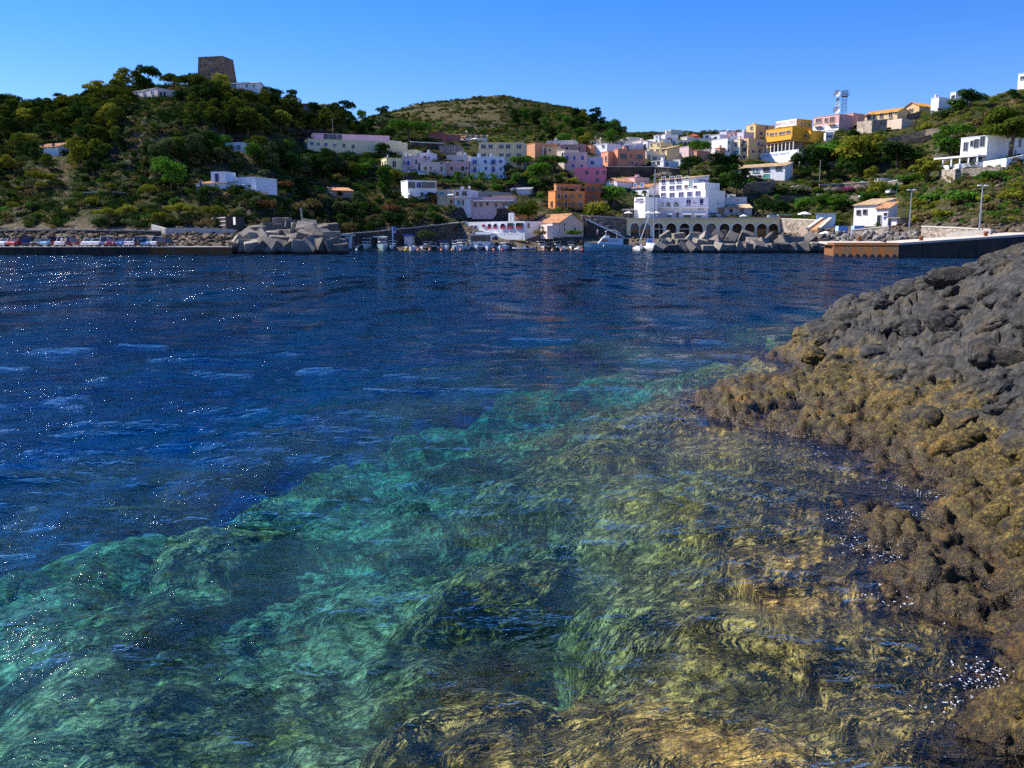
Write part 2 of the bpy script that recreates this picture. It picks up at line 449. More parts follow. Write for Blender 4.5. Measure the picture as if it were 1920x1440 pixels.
def water_material():
    m, t, out = new_mat('sea_water')
    geo = t.nodes.new('ShaderNodeNewGeometry')
    mp = N(t, 'ShaderNodeMapping'); t.links.new(geo.outputs['Position'], mp.inputs['Vector'])
    mp.inputs['Rotation'].default_value = (0, 0, R(-20)); mp.inputs['Scale'].default_value = (0.55, 1.25, 1)
    na = noise(t, 0.9, 3, 0.55, mp.outputs[0], 0.4)
    nb = noise(t, 4.2, 4, 0.6, mp.outputs[0], 0.5)
    nc = noise(t, 17, 3, 0.6, mp.outputs[0], 0.3)
    b = bump(t, na.outputs[0], 1.0, 0.10)
    b = bump(t, nb.outputs[0], 1.0, 0.075, b)
    b = bump(t, nc.outputs[0], 1.0, 0.016, b)
    # slopes of the waves too small for the mesh, taken straight from noise so that they hold at any distance
    mp2 = N(t, 'ShaderNodeMapping'); t.links.new(geo.outputs['Position'], mp2.inputs['Vector'])
    mp2.inputs['Rotation'].default_value = (0, 0, R(-20)); mp2.inputs['Scale'].default_value = (0.6, 1.1, 1)
    def vm(op, a_, b_=None, sc=None):
        v = t.nodes.new('ShaderNodeVectorMath'); v.operation = op
        for i_, q_ in enumerate((a_, b_)):
            if q_ is None: continue
            if hasattr(q_, 'links'): t.links.new(q_, v.inputs[i_])
            else: v.inputs[i_].default_value = q_
        if sc is not None:
            if hasattr(sc, 'links'): t.links.new(sc, v.inputs['Scale'])
            else: v.inputs['Scale'].default_value = sc
        return v.outputs[0]
    s0 = noise(t, 0.30, 2, 0.6, mp2.outputs[0]); s1 = noise(t, 1.3, 3, 0.7, mp2.outputs[0]); s2 = noise(t, 7.0, 2, 0.7, mp2.outputs[0])
    sl = vm('ADD', vm('SCALE', vm('SUBTRACT', s0.outputs['Color'], (0.5, 0.5, 0.5)), sc=0.8), vm('SCALE', vm('SUBTRACT', s1.outputs['Color'], (0.5, 0.5, 0.5)), sc=1.2))
    sl = vm('ADD', sl, vm('SCALE', vm('SUBTRACT', s2.outputs['Color'], (0.5, 0.5, 0.5)), sc=1.2))
    mp3 = N(t, 'ShaderNodeMapping'); t.links.new(geo.outputs['Position'], mp3.inputs['Vector'])
    mp3.inputs['Rotation'].default_value = (0, 0, R(-8)); mp3.inputs['Scale'].default_value = (1.0, 0.26, 1)
    s3 = noise(t, 0.7, 3, 0.6, mp3.outputs[0])
    s4 = noise(t, 0.28, 3, 0.6, mp3.outputs[0])
    sl = vm('ADD', sl, vm('SCALE', vm('SUBTRACT', s3.outputs['Color'], (0.5, 0.5, 0.5)), sc=3.4))
    sl = vm('ADD', sl, vm('SCALE', vm('SUBTRACT', s4.outputs['Color'], (0.5, 0.5, 0.5)), sc=1.5))
    sl = vm('MULTIPLY', sl, (0.8, 1.0, 0.0))
    gust = noise(t, 0.035, 3, 0.6, mp.outputs[0])
    gr = N(t, 'ShaderNodeMapRange'); t.links.new(gust.outputs[0], gr.inputs['Value'])
    gr.inputs['From Min'].default_value = 0.3; gr.inputs['From Max'].default_value = 0.7
    gr.inputs['To Min'].default_value = 0.7; gr.inputs['To Max'].default_value = 1.25
    sy = t.nodes.new('ShaderNodeSeparateXYZ'); t.links.new(geo.outputs['Position'], sy.inputs[0])
    yf = N(t, 'ShaderNodeMapRange'); t.links.new(sy.outputs['Y'], yf.inputs['Value'])
    yf.inputs['From Min'].default_value = 6; yf.inputs['From Max'].default_value = 45
    yf.inputs['To Min'].default_value = 0.0; yf.inputs['To Max'].default_value = 1.0
    nn = vm('NORMALIZE', vm('ADD', b, vm('SCALE', sl, sc=mth(t, 'MULTIPLY', yf.outputs[0], gr.outputs[0]))))
    fr = N(t, 'ShaderNodeFresnel', IOR=1.333); t.links.new(nn, fr.inputs['Normal'])
    gl = N(t, 'ShaderNodeBsdfGlossy', Roughness=0.085); t.links.new(nn, gl.inputs['Normal'])
    t.links.new(mth(t, 'MULTIPLY_ADD', yf.outputs[0], 0.06, 0.03), gl.inputs['Roughness'])
    rf = N(t, 'ShaderNodeBsdfRefraction', Roughness=0.0, IOR=1.333); t.links.new(b, rf.inputs['Normal'])
    tr = N(t, 'ShaderNodeBsdfTransparent')
    m1 = t.nodes.new('ShaderNodeMixShader'); m1.inputs[0].default_value = 0.72
    t.links.new(rf.outputs[0], m1.inputs[1]); t.links.new(tr.outputs[0], m1.inputs[2])
    m2 = t.nodes.new('ShaderNodeMixShader')
    t.links.new(fr.outputs[0], m2.inputs[0]); t.links.new(m1.outputs[0], m2.inputs[1]); t.links.new(gl.outputs[0], m2.inputs[2])
    t.links.new(m2.outputs[0], out.inputs['Surface'])
    va = N(t, 'ShaderNodeVolumeAbsorption', Density=0.70)
    va.inputs['Color'].default_value = (0.42, 0.900, 0.958, 1)
    t.links.new(va.outputs[0], out.inputs['Volume'])
    return m
M_WATER = water_material()
def water_mesh():
    n, m = WX.shape
    co = [np.stack([WX, WY, WZ], -1).reshape(-1, 3)]
    idx = np.arange(n * m).reshape(n, m)
    q = [np.stack([idx[:-1, :-1], idx[:-1, 1:], idx[1:, 1:], idx[1:, :-1]], -1).reshape(-1, 4)]
    loop = np.concatenate([idx[0, :], idx[1:, -1], idx[-1, -2::-1], idx[-2:0:-1, 0]])
    low = co[0][loop].copy(); low[:, 2] = -11.0
    base = n * m; k = len(loop); ar = np.arange(k)
    co.append(low)
    q.append(np.stack([loop[ar], base + ar, base + (ar + 1) % k, loop[(ar + 1) % k]], -1))
    # floor: strips between the left and the right skirt
    near = [base + i for i in range(m)]
    right = [base + m - 1 + i for i in range(n)]
    farr = [base + m - 1 + n - 1 + i for i in range(m)]
    left = [base] + [base + k - i for i in range(1, n)]
    fl = [(left[i], left[i + 1], right[i + 1], right[i]) for i in range(n - 1)]
    me = bpy.data.meshes.new('sea_water')
    C_ = np.concatenate(co); Q = np.concatenate(q + [np.array(fl)])
    me = np_mesh('sea_water', C_, Q, M_WATER, True)
    return me
sea = link('water', water_mesh())
tag(sea, 'rippled sea, deep blue in the bay and turquoise over the shallows', 'water', kind='structure')

# -- rounded basalt boulders wedged into the shore rock: pieces of it
def basalt_boulders():
    import bmesh as _b
    res = []
    for s in range(9):
        bm = _b.new(); _b.ops.create_icosphere(bm, subdivisions=5 if s < 5 else 4, radius=.5)
        co = np.array([v.co[:] for v in bm.verts])
        sx, sy = 1.0 + .35 * math.sin(s * 2.1), 1.0 - .2 * math.sin(s * 1.3)
        p = co * np.array([sx, sy, .62 + .1 * math.sin(s)])
        q = co * 2.0
        a1 = fbm(q[:, 0] * 1.1 + s * 7, q[:, 1] * 1.1 + q[:, 2] * .9, 3)
        d1, d2, v = worley(q[:, 0] * 1.5 + q[:, 2] * .8 + s * 3.3, q[:, 1] * 1.5 - q[:, 2] * .7 + s)
        crack = sstep(0.0, 0.14, d2 - d1)
        a3 = fbm(q[:, 0] * 7 + s, q[:, 1] * 7 + q[:, 2] * 6, 4, .6)
        k = 1 + .26 * a1 + .16 * (v - .5) - .09 * (1 - crack) + .035 * a3
        p = p * k[:, None]
        # a flat fracture plane knocked off some sides
        for j in range(3):
            n = np.array([math.sin(s * 3 + j * 2.1), math.cos(s * 2.3 + j * 1.7), .35 * math.sin(j + s)]); n /= np.linalg.norm(n)
            d = p @ n; lim = .36 + .05 * j
            p = p - np.outer(np.clip(d - lim, 0, None) * .82, n)
        for v_, c in zip(bm.verts, p): v_.co = c
        for f in bm.faces: f.smooth = True
        me = bpy.data.meshes.new('boulder'); bm.to_mesh(me); bm.free(); me.materials.append(M_ROCK); res.append(me)
    return res
_bb = basalt_boulders()
_r = random.Random(31); _spots = []
_gx_ = np.array([_r.uniform(1.5, 13) for _ in range(9000)]); _gy_ = np.array([_r.uniform(2.5, 22) for _ in range(9000)])
_gz_ = shore_base(_gx_, _gy_)
for x, y, z in zip(_gx_, _gy_, _gz_):
    if z < .10 or x / y > .80: continue
    if z < .38 and _r.random() < .55: continue
    big = _r.random() * (.72 if z > 1.45 else 1)
    s = (.24 + .70 * big ** 2.2) * (1.0 if z > .4 else .62) * (0.75 + y * .03)
    if any((x - q[0]) ** 2 + ((y - q[1]) * 1.2) ** 2 < ((s + q[3]) * .36) ** 2 for q in _spots): continue
    _spots.append((x, y, z, s))
_spots.sort(key=lambda q: -q[3] / q[1])
for i, (x, y, z, s) in enumerate(_spots[:296]):
    o = link('boulder', _bb[i % 5] if s > .38 else _bb[_r.randrange(9)], rock, (x, y, z - s * .09), (_r.uniform(-.5, .5), _r.uniform(-.5, .5), _r.uniform(0, 6.28)), (s * 1.15, s * 1.15, s * _r.uniform(.8, 1.15)))
print('boulders', len(_spots))
# ================================================================== LAND: heights listed along sight lines from the shore
COLS = {
 -260: [(161,463),(169,462.2),(176,456),(200,430),(230,375),(270,300),(320,225),(380,205),(470,260)],
 0: [(161,463),(169,462.2),(176,456),(184,446),(200,428),(216,392),(240,335),(268,275),(300,232),(340,210),(400,235),(470,290)],
 150: [(161,463),(169,462.2),(176,456),(184,446),(198,430),(214,392),(238,325),(265,265),(300,215),(335,192),(400,215),(470,280)],
 230: [(161,463),(169,462.2),(176,456),(184,446),(196,432),(210,395),(232,335),(250,290),(262,235),(290,190),(325,167),(385,195),(470,280)],
 310: [(161,463),(169,462.2),(176,456),(184,446),(195,432),(208,398),(228,345),(243,300),(252,235),(280,190),(322,166),(370,180),(430,230),(500,300)],
 400: [(165,463),(172,460),(184,444),(196,425),(205,398),(213,360),(235,345),(252,290),(264,232),(300,178),(325,165),(370,185),(430,240),(500,300)],
 490:  [(172,462),(182,448),(194,430),(204,398),(214,358),(238,345),(262,285),(285,210),(318,177),(350,188),(430,240),(500,300)],
 570:  [(205,460),(215,445),(228,425),(240,385),(255,355),(278,318),(300,285),(318,230),(340,208),(380,225),(450,262),(520,290)],
 640: [(229,461.5),(232,461.2),(238,455),(246,420),(254,385),(266,360),(285,325),(302,292),(320,262),(350,232),(400,222),(470,238),(560,262)],
 700: [(232,461.2),(237,460.8),(241,452),(242,448),(249,420),(258,388),(270,362),(288,330),(305,296),(325,280),(350,262),(400,247),(470,232),(560,226),(640,222),(700,223),(800,245)],
 800: [(233,461.2),(239.5,460.8),(242,448),(246,414),(258,388),(266,383),(278,352),(292,330),(305,298),(325,278),(350,262),(400,246),(480,234),(560,218),(640,202),(700,194),(800,205)],
 930: [(234,461.2),(237,460.6),(239.8,456),(241,446),(248,436),(258,390),(272,386),(284,352),(300,331),(320,306),(345,284),(370,264),(420,250),(500,228),(600,203),(690,184),(740,180),(850,200)],
 1060: [(235,461.2),(238,459),(240,446),(249,440),(258,398),(272,389),(290,352),(308,320),(330,296),(355,276),(385,262),(450,245),(540,222),(640,205),(720,203),(850,230)],
 1120: [(235,461.2),(238,457),(241,447),(248,445),(250,416),(262,411),(274,392),(292,352),(310,336),(330,302),(355,284),(385,268),(450,252),(560,238),(680,232),(850,255)],
 1180: [(234,461.2),(238,457),(242,449),(248,446),(250,412),(266,409),(276,396),(290,368),(306,340),(322,322),(340,296),(362,280),(390,266),(440,256),(560,254),(800,270)],
 1300: [(222,461),(232,456),(240,449),(247,447),(252,411),(268,409),(280,378),(296,345),(316,325),(338,306),(358,286),(382,270),(420,256),(500,252),(800,270)],
 1420: [(212,461),(228,455),(240,449),(246,447),(251,412),(266,409),(280,386),(295,352),(312,330),(332,306),(352,288),(372,272),(400,256),(460,250),(560,252),(800,272)],
 1500: [(205,460),(222,450),(236,436),(250,413),(266,404),(282,384),(296,352),(312,330),(328,306),(344,284),(360,268),(390,250),(450,248),(560,256)],
 1560: [(196,462),(212,448),(226,432),(240,416),(252,408),(264,396),(276,380),(290,352),(303,340),(314,318),(326,292),(340,268),(356,250),(380,240),(450,250)],
 1630: [(185,462),(198,448),(212,430),(224,420),(240,412),(252,398),(264,380),(276,358),(290,345),(300,328),(312,296),(324,262),(336,246),(356,232),(400,232),(470,260)],
 1700: [(160,462),(176,452),(194,440),(208,426),(220,412),(234,392),(248,370),(262,350),(276,342),(288,318),(300,290),(314,262),(328,240),(350,218),(390,212),(460,240)],
 1790: [(146,458),(158,448),(170,438),(182,424),(194,410),(208,385),(222,350),(236,322),(248,306),(262,296),(280,250),(300,222),(322,205),(350,195),(420,215)],
 1880: [(140,455),(150,447),(162,436),(172,426),(184,405),(198,370),(212,335),(226,312),(242,300),(256,290),(272,250),(290,218),(310,190),(335,172),(400,180)],
 2120: [(140,452),(150,442),(165,425),(180,400),(198,350),(214,318),(240,295),(262,270),(285,215),(310,160),(340,135),(400,140)],
}
_TY = np.arange(120.0, 1001.0, 1.0)
_TU, _TZ = [], []
for _px in sorted(COLS):
    ys = [p[0] for p in COLS[_px]]
    zs = [at(_px, p[1], p[0]).z for p in COLS[_px]]
    y0 = ys[0]
    ys = [y0 - 22, y0 - 1.5] + ys + [ys[-1] + 160, 1200]
    zs = [-9, -1.5] + zs + [zs[-1] - 25, -5]
    z = np.interp(_TY, ys, zs)
    k = np.exp(-np.arange(-6, 7) ** 2 / 8.0); k /= k.sum()
    zp = np.pad(z, 6, mode='edge')
    _TU.append((_px - 960) / F / 1.0 * 1.0)
    _TZ.append(np.convolve(zp, k, 'valid'))
_TU = np.array(_TU); _TZ = np.array(_TZ)
def terrain_z(x, y, rough=True):
    x = np.asarray(x, float); y = np.asarray(y, float)
    u = np.clip(x / np.maximum(y, 1), _TU[0], _TU[-1] - 1e-6)
    i = np.clip(np.searchsorted(_TU, u, side='right') - 1, 0, len(_TU) - 2)
    f = (u - _TU[i]) / (_TU[i + 1] - _TU[i])
    f = f * f * (3 - 2 * f) * 0.5 + f * 0.5
    ty = np.clip(y - 120.0, 0, len(_TY) - 1.001); j = ty.astype(int); g = ty - j
    z = (1 - f) * ((1 - g) * _TZ[i, j] + g * _TZ[i, j + 1]) + f * ((1 - g) * _TZ[i + 1, j] + g * _TZ[i + 1, j + 1])
    if rough:
        amp = sstep(4.0, 14.0, z) * 0.9 + 0.12
        z = z + fbm(x * 0.09, y * 0.09, 4) * amp * 1.6 + fbm(x * 0.5, y * 0.5, 3) * amp * 0.35
        # dark crags under the tower and below the cliff house
        for cx, cw, y0, y1, am in ((270, 75, 232, 262, 3.2), (470, 60, 198, 214, 2.2), (590, 70, 232, 256, 2.0), (1790, 70, 205, 236, 1.2)):
            w = np.exp(-((u * F + 960 - cx) / cw) ** 2) * sstep(y0 - 8, y0, y) * (1 - sstep(y1, y1 + 8, y))
            z = z + w * am * (np.abs(fbm(x * 0.16, y * 0.16, 4)) * 2 - 0.6)
    return z
_HY = np.arange(126.0, 900.0, 0.5)
def ground_hit(px, py, ymin=126.0, default=None):
    d = ray(px, py)
    k = _HY / d.y
    x = d.x * k; z = CAM_H + d.z * k
    tz = terrain_z(x, _HY)
    ok = (tz >= z) & (_HY >= ymin)
    if not ok.any():
        if default is not None: return at(px, py, default)
        m = (_HY >= ymin) & (_HY < 470); i = int(np.argmin(np.where(m, z - tz, 1e9)))      # base hidden behind a crest: stand it on the crest
        return Vector((x[i], _HY[i], z[i]))
    i = int(np.argmax(ok))
    return Vector((x[i], _HY[i], tz[i]))


# level platforms dug into the slope under each building
PLATS = []     # (corner, unit x, unit y, length, depth, z)
def platform(K, ex, ey, L, M, z, front=1.5):
    PLATS.append((K.x, K.y, ex.x, ex.y, ey.x, ey.y, L, M, z, front))
def ground_z(x, y, rough=True):
    z = terrain_z(x, y, rough)
    x = np.asarray(x, float); y = np.asarray(y, float)
    for kx, ky, ax, ay, bx, by, L, M, pz, fr in PLATS:
        lx = (x - kx) * ax + (y - ky) * ay       # 0 at the near corner, -L at the far left one
        ly = (x - kx) * bx + (y - ky) * by
        out = np.maximum(np.maximum(-L - 1.0 - lx, lx - 1.5), np.maximum(-fr - ly, ly - M - 0.5))
        cap = pz + np.clip(out, 0, None) * 2.2 + 0.02
        z = np.where(out < 12, np.minimum(z, np.maximum(cap, pz - 0.05)), z)
    return z
def hit2(px, py, ymin=126.0, ymax=900.0):
    d = ray(px, py)
    k = _HY / d.y
    x = d.x * k; z = CAM_H + d.z * k
    tz = ground_z(x, _HY)
    ok = (tz >= z) & (_HY >= ymin) & (_HY <= ymax)
    if not ok.any(): return None
    i = int(np.argmax(ok))
    return Vector((x[i], _HY[i], tz[i]))
def land_material():
    m, t, out = new_mat('dry_hillside')
    geo = t.nodes.new('ShaderNodeNewGeometry')
    pos = geo.outputs['Position']
    n1 = noise(t, 0.045, 5, 0.6, pos)
    n2 = noise(t, 0.35, 6, 0.65, pos)
    n3 = noise(t, 1.6, 5, 0.7, pos)
    f = mth(t, 'ADD', mth(t, 'MULTIPLY', n2.outputs[0], 0.5), mth(t, 'MULTIPLY', n3.outputs[0], 0.5))
    earth = ramp(t, n3.outputs[0], [(0.35, (0.035, 0.024, 0.014)), (0.5, (0.105, 0.070, 0.038)), (0.66, (0.27, 0.175, 0.095))])
    scrub = ramp(t, n3.outputs[0], [(0.35, (0.012, 0.017, 0.004)), (0.5, (0.040, 0.047, 0.011)), (0.68, (0.10, 0.090, 0.030))])
    rockc = ramp(t, n3.outputs[0], [(0.35, (0.020, 0.018, 0.017)), (0.55, (0.075, 0.068, 0.062)), (0.72, (0.20, 0.18, 0.16))])
    fm = ramp(t, mth(t, 'ADD', mth(t, 'MULTIPLY', n1.outputs[0], 0.5), mth(t, 'MULTIPLY', n2.outputs[0], 0.5)), [(0.50, (0, 0, 0)), (0.60, (1, 1, 1))])
    col = mix(t, fm.outputs[0], scrub.outputs[0], earth.outputs[0])
    sep = t.nodes.new('ShaderNodeSeparateXYZ'); t.links.new(geo.outputs['Normal'], sep.inputs[0])
    st = N(t, 'ShaderNodeMapRange'); t.links.new(mth(t, 'MULTIPLY_ADD', n2.outputs[0], 0.3, sep.outputs['Z']), st.inputs['Value'])
    st.inputs['From Min'].default_value = 0.82; st.inputs['From Max'].default_value = 0.95
    col = mix(t, st.outputs[0], rockc.outputs[0], col)
    # the far hill is dry grass on its left flank
    sp_ = t.nodes.new('ShaderNodeSeparateXYZ'); t.links.new(pos, sp_.inputs[0])
    far = N(t, 'ShaderNodeMapRange'); t.links.new(sp_.outputs['Y'], far.inputs['Value'])
    far.inputs['From Min'].default_value = 430; far.inputs['From Max'].default_value = 540
    lf = N(t, 'ShaderNodeMapRange'); t.links.new(mth(t, 'MULTIPLY_ADD', n1.outputs[0], 90.0, sp_.outputs['X']), lf.inputs['Value'])
    lf.inputs['From Min'].default_value = 60; lf.inputs['From Max'].default_value = 0
    dry = ramp(t, f, [(0.36, (0.042, 0.038, 0.012)), (0.5, (0.085, 0.068, 0.026)), (0.64, (0.135, 0.102, 0.045))])
    col = mix(t, mth(t, 'MULTIPLY', far.outputs[0], lf.outputs[0]), col, dry.outputs[0])
    shore = N(t, 'ShaderNodeMapRange'); t.links.new(mth(t, 'MULTIPLY_ADD', n2.outputs[0], 3.0, sp_.outputs['Z']), shore.inputs['Value'])
    shore.inputs['From Min'].default_value = 9.5; shore.inputs['From Max'].default_value = 5.5
    rub = ramp(t, n3.outputs[0], [(0.36, (0.035, 0.028, 0.022)), (0.5, (0.15, 0.115, 0.085)), (0.66, (0.33, 0.26, 0.19))])
    col = mix(t, shore.outputs[0], col, rub.outputs[0])
    nn = bump(t, n3.outputs[0], 1.0, 0.5)
    nn = bump(t, n2.outputs[0], 0.8, 1.0, nn)
    bsdf(t, out, col, 0.95, nn, spec=0.1)
    return m
# ================================================================== BUILDING KIT
import bmesh
def box(bm, x0, x1, y0, y1, z0, z1, mi=0):
    v = [bm.verts.new(p) for p in ((x0,y0,z0),(x1,y0,z0),(x1,y1,z0),(x0,y1,z0),(x0,y0,z1),(x1,y0,z1),(x1,y1,z1),(x0,y1,z1))]
    for f in ((0,3,2,1),(4,5,6,7),(0,1,5,4),(1,2,6,5),(2,3,7,6),(3,0,4,7)):
        bm.faces.new([v[i] for i in f]).material_index = mi
def poly_prism(bm, pts, off, mi=0):
    """closed outline of 3D points extruded by a vector"""
    off = Vector(off)
    a = [bm.verts.new(p) for p in pts]; b = [bm.verts.new(Vector(p) + off) for p in pts]
    bm.faces.new(a).material_index = mi; bm.faces.new(b[::-1]).material_index = mi
    n = len(pts)
    for i in range(n):
        bm.faces.new((a[i], b[i], b[(i + 1) % n], a[(i + 1) % n])).material_index = mi
def mesh_of(name, bm, mat, smooth=False):
    me = bpy.data.meshes.new(name)
    bmesh.ops.recalc_face_normals(bm, faces=bm.faces)
    if smooth:
        for f in bm.faces: f.smooth = True
    bm.to_mesh(me); bm.free()
    for m in (mat if isinstance(mat, (list, tuple)) else [mat]): me.materials.append(m)
    return me
def stucco(col):
    g_ = 1.22 if max(col) < .7 else 1.05
    col = [min(.84, c * g_) for c in col]
    name = 'stucco_%03d_%03d_%03d' % tuple(int(c * 100) for c in col)
    if name in MATS: return MATS[name]
    m, t, out = new_mat(name)
    tc = t.nodes.new('ShaderNodeTexCoord')
    mp = N(t, 'ShaderNodeMapping', Scale=(1, 1, 0.25)); t.links.new(tc.outputs['Object'], mp.inputs['Vector'])
    n1 = noise(t, 0.5, 5, 0.65, tc.outputs['Object']); n2 = noise(t, 2.2, 4, 0.6, mp.outputs[0]); n3 = noise(t, 9, 3, 0.6, tc.outputs['Object'])
    f = mth(t, 'ADD', mth(t, 'MULTIPLY', n1.outputs[0], 0.5), mth(t, 'ADD', mth(t, 'MULTIPLY', n2.outputs[0], 0.35), mth(t, 'MULTIPLY', n3.outputs[0], 0.15)))
    r = ramp(t, f, [(0.30, [c * 0.74 for c in col]), (0.48, col), (0.7, [min(.9, c * 1.10) for c in col])])
    bsdf(t, out, r.outputs[0], 0.85, bump(t, n3.outputs[0], 0.3, 0.03), spec=0.15)
    MATS[name] = m
    return m
def stone_wall_mat(name, base, scale=1.3):
    if name in MATS: return MATS[name]
    m, t, out = new_mat(name)
    geo = t.nodes.new('ShaderNodeNewGeometry')
    mp = N(t, 'ShaderNodeMapping', Scale=(1, 1, 1.6)); t.links.new(geo.outputs['Position'], mp.inputs['Vector'])
    v = N(t, 'ShaderNodeTexVoronoi', Scale=scale); t.links.new(mp.outputs[0], v.inputs['Vector'])
    e = N(t, 'ShaderNodeTexVoronoi', Scale=scale, feature='DISTANCE_TO_EDGE'); t.links.new(mp.outputs[0], e.inputs['Vector'])
    n1 = noise(t, 0.3, 5, 0.65, geo.outputs['Position']); n2 = noise(t, 6, 4, 0.6, geo.outputs['Position'])
    sp_ = t.nodes.new('ShaderNodeSeparateColor'); t.links.new(v.outputs['Color'], sp_.inputs[0])
    f = mth(t, 'ADD', mth(t, 'MULTIPLY', sp_.outputs[0], 0.4), mth(t, 'ADD', mth(t, 'MULTIPLY', n1.outputs[0], 0.4), mth(t, 'MULTIPLY', n2.outputs[0], 0.2)))
    r = ramp(t, f, [(0.25, [c * 0.45 for c in base]), (0.5, base), (0.8, [min(.8, c * 1.5) for c in base])])
    j = ramp(t, e.outputs['Distance'], [(0.0, (0.35, 0.33, 0.3)), (0.08, (1, 1, 1))])
    col = mix(t, 1.0, r.outputs[0], j.outputs[0], 'MULTIPLY')
    bsdf(t, out, col, 0.9, bump(t, j.outputs[0], 0.7, 0.08, bump(t, n2.outputs[0], 0.5, 0.05)), spec=0.15)
    MATS[name] = m
    return m
def tile_mat(name, col):
    if name in MATS: return MATS[name]
    m, t, out = new_mat(name)
    geo = t.nodes.new('ShaderNodeNewGeometry')
    n1 = noise(t, 0.6, 4, 0.6, geo.outputs['Position']); n2 = noise(t, 3.5, 3, 0.7, geo.outputs['Position'])
    v = N(t, 'ShaderNodeTexVoronoi', Scale=2.6); t.links.new(geo.outputs['Position'], v.inputs['Vector'])
    sp_ = t.nodes.new('ShaderNodeSeparateColor'); t.links.new(v.outputs['Color'], sp_.inputs[0])
    f = mth(t, 'ADD', mth(t, 'MULTIPLY', sp_.outputs[0], 0.35), mth(t, 'ADD', mth(t, 'MULTIPLY', n1.outputs[0], 0.3), mth(t, 'MULTIPLY', n2.outputs[0], 0.35)))
    r = ramp(t, f, [(0.28, [c * 0.5 for c in col]), (0.5, col), (0.75, [min(.85, col[0] * 1.25), min(.8, col[1] * 1.45), min(.7, col[2] * 1.6)])])
    bsdf(t, out, r.outputs[0], 0.85, bump(t, n2.outputs[0], 0.4, 0.05), spec=0.15)
    MATS[name] = m
    return m
def glass_mat(name, col, rough=0.12):
    if name in MATS: return MATS[name]
    m, t, out = new_mat(name)
    oi = t.nodes.new('ShaderNodeObjectInfo')
    r = ramp(t, oi.outputs['Random'], [(0, [c * 0.5 for c in col]), (1, [c * 1.6 for c in col])])
    bsdf(t, out, r.outputs[0], rough, spec=0.5)
    MATS[name] = m
    return m
WHITE = stucco((0.80, 0.79, 0.77))
TRIM = simple('pale_trim', (0.74, 0.71, 0.66), 0.8, 0.12)
CONCRETE = simple('concrete', (0.36, 0.33, 0.29), 0.9, 0.25, 0.8, bmp=0.3)
IRON = simple('grey_iron', (0.10, 0.10, 0.11), 0.5, 0.2, 2, metal=0.6)
METAL_PALE = simple('galvanised_steel', (0.45, 0.47, 0.5), 0.4, 0.15, 2, metal=0.7)
GLASS = glass_mat('window_glass', (0.035, 0.040, 0.050))
TILE = tile_mat('terracotta_tiles', (0.52, 0.25, 0.115))
TILE_PALE = tile_mat('pale_roof_tiles', (0.60, 0.40, 0.21))
PANES = {
 'dark': (GLASS, TRIM), 'blue': (simple('blue_shutter', (0.045, 0.10, 0.36), 0.6, 0.15, 3), TRIM),
 'navy': (simple('navy_shutter', (0.020, 0.030, 0.16), 0.6, 0.15, 3), TRIM),
 'brown': (simple('brown_shutter', (0.09, 0.035, 0.022), 0.7, 0.2, 3), TRIM),
 'red': (simple('oxblood_door', (0.20, 0.035, 0.035), 0.6, 0.2, 3), TRIM),
 'green': (simple('green_shutter', (0.02, 0.30, 0.22), 0.6, 0.15, 3), TRIM),
 'teal': (simple('teal_shutter', (0.10, 0.24, 0.28), 0.6, 0.15, 3), TRIM),
 'wood': (simple('varnished_wood', (0.42, 0.16, 0.035), 0.5, 0.2, 2), TRIM),
 'plain': (GLASS, simple('grey_frame', (0.22, 0.20, 0.18), 0.8, 0.2)),
}
_WM = {}
def window_meshes(w, h, style):
    w = round(w * 5) / 5 or 0.2; h = round(h * 5) / 5 or 0.2
    k = (w, h, style)
    if k not in _WM:
        pane, fr = PANES[style]
        f = 0.10 if w > 0.7 else 0.07
        bm = bmesh.new()
        box(bm, -w/2 - f, -w/2, -0.11, 0.03, -h/2, h/2); box(bm, w/2, w/2 + f, -0.11, 0.03, -h/2, h/2)
        box(bm, -w/2 - f, w/2 + f, -0.11, 0.03, h/2, h/2 + f); box(bm, -w/2 - f - .06, w/2 + f + .06, -0.20, 0.03, -h/2 - f, -h/2)
        frame = mesh_of('window', bm, fr)
        bm = bmesh.new()
        n = max(1, int(round(w / 0.7)))
        for i in range(n):
            x0 = -w/2 + i * w / n; box(bm, x0 + .03, x0 + w / n - .03, -0.035, 0.02, -h/2 + .002, h/2 - .002)
        for i in range(n - 1):
            x0 = -w/2 + (i + 1) * w / n; box(bm, x0 - .029, x0 + .029, -0.06, 0.02, -h/2 + .002, h/2 - .002, 1)
        _WM[k] = (frame, mesh_of('pane', bm, [pane, PANES[style][1]]))
    return _WM[k]
def add_window(par, x, z, w, h, style, face='F', y=0.0, name='window'):
    fm, pm = window_meshes(w, h, style)
    o = link(name, fm, par)
    if face == 'F': o.location = (x, y, z)
    elif face == 'R': o.location = (y, x, z); o.rotation_euler = (0, 0, R(90))
    elif face == 'L': o.location = (y, x, z); o.rotation_euler = (0, 0, R(-90))
    link('pane' if style in ('dark', 'plain') else 'shutter', pm, o)
    return o
def arch_outline(cx, w, z0, z1, seg=10):
    """jambs from z0, round head touching z1"""
    r = w / 2; zs = z1 - r
    pts = [(cx - r, z0)]
    for i in range(seg + 1):
        a = math.pi - math.pi * i / seg
        pts.append((cx + r * math.cos(a), zs + r * math.sin(a)))
    pts.append((cx + r, z0))
    return pts
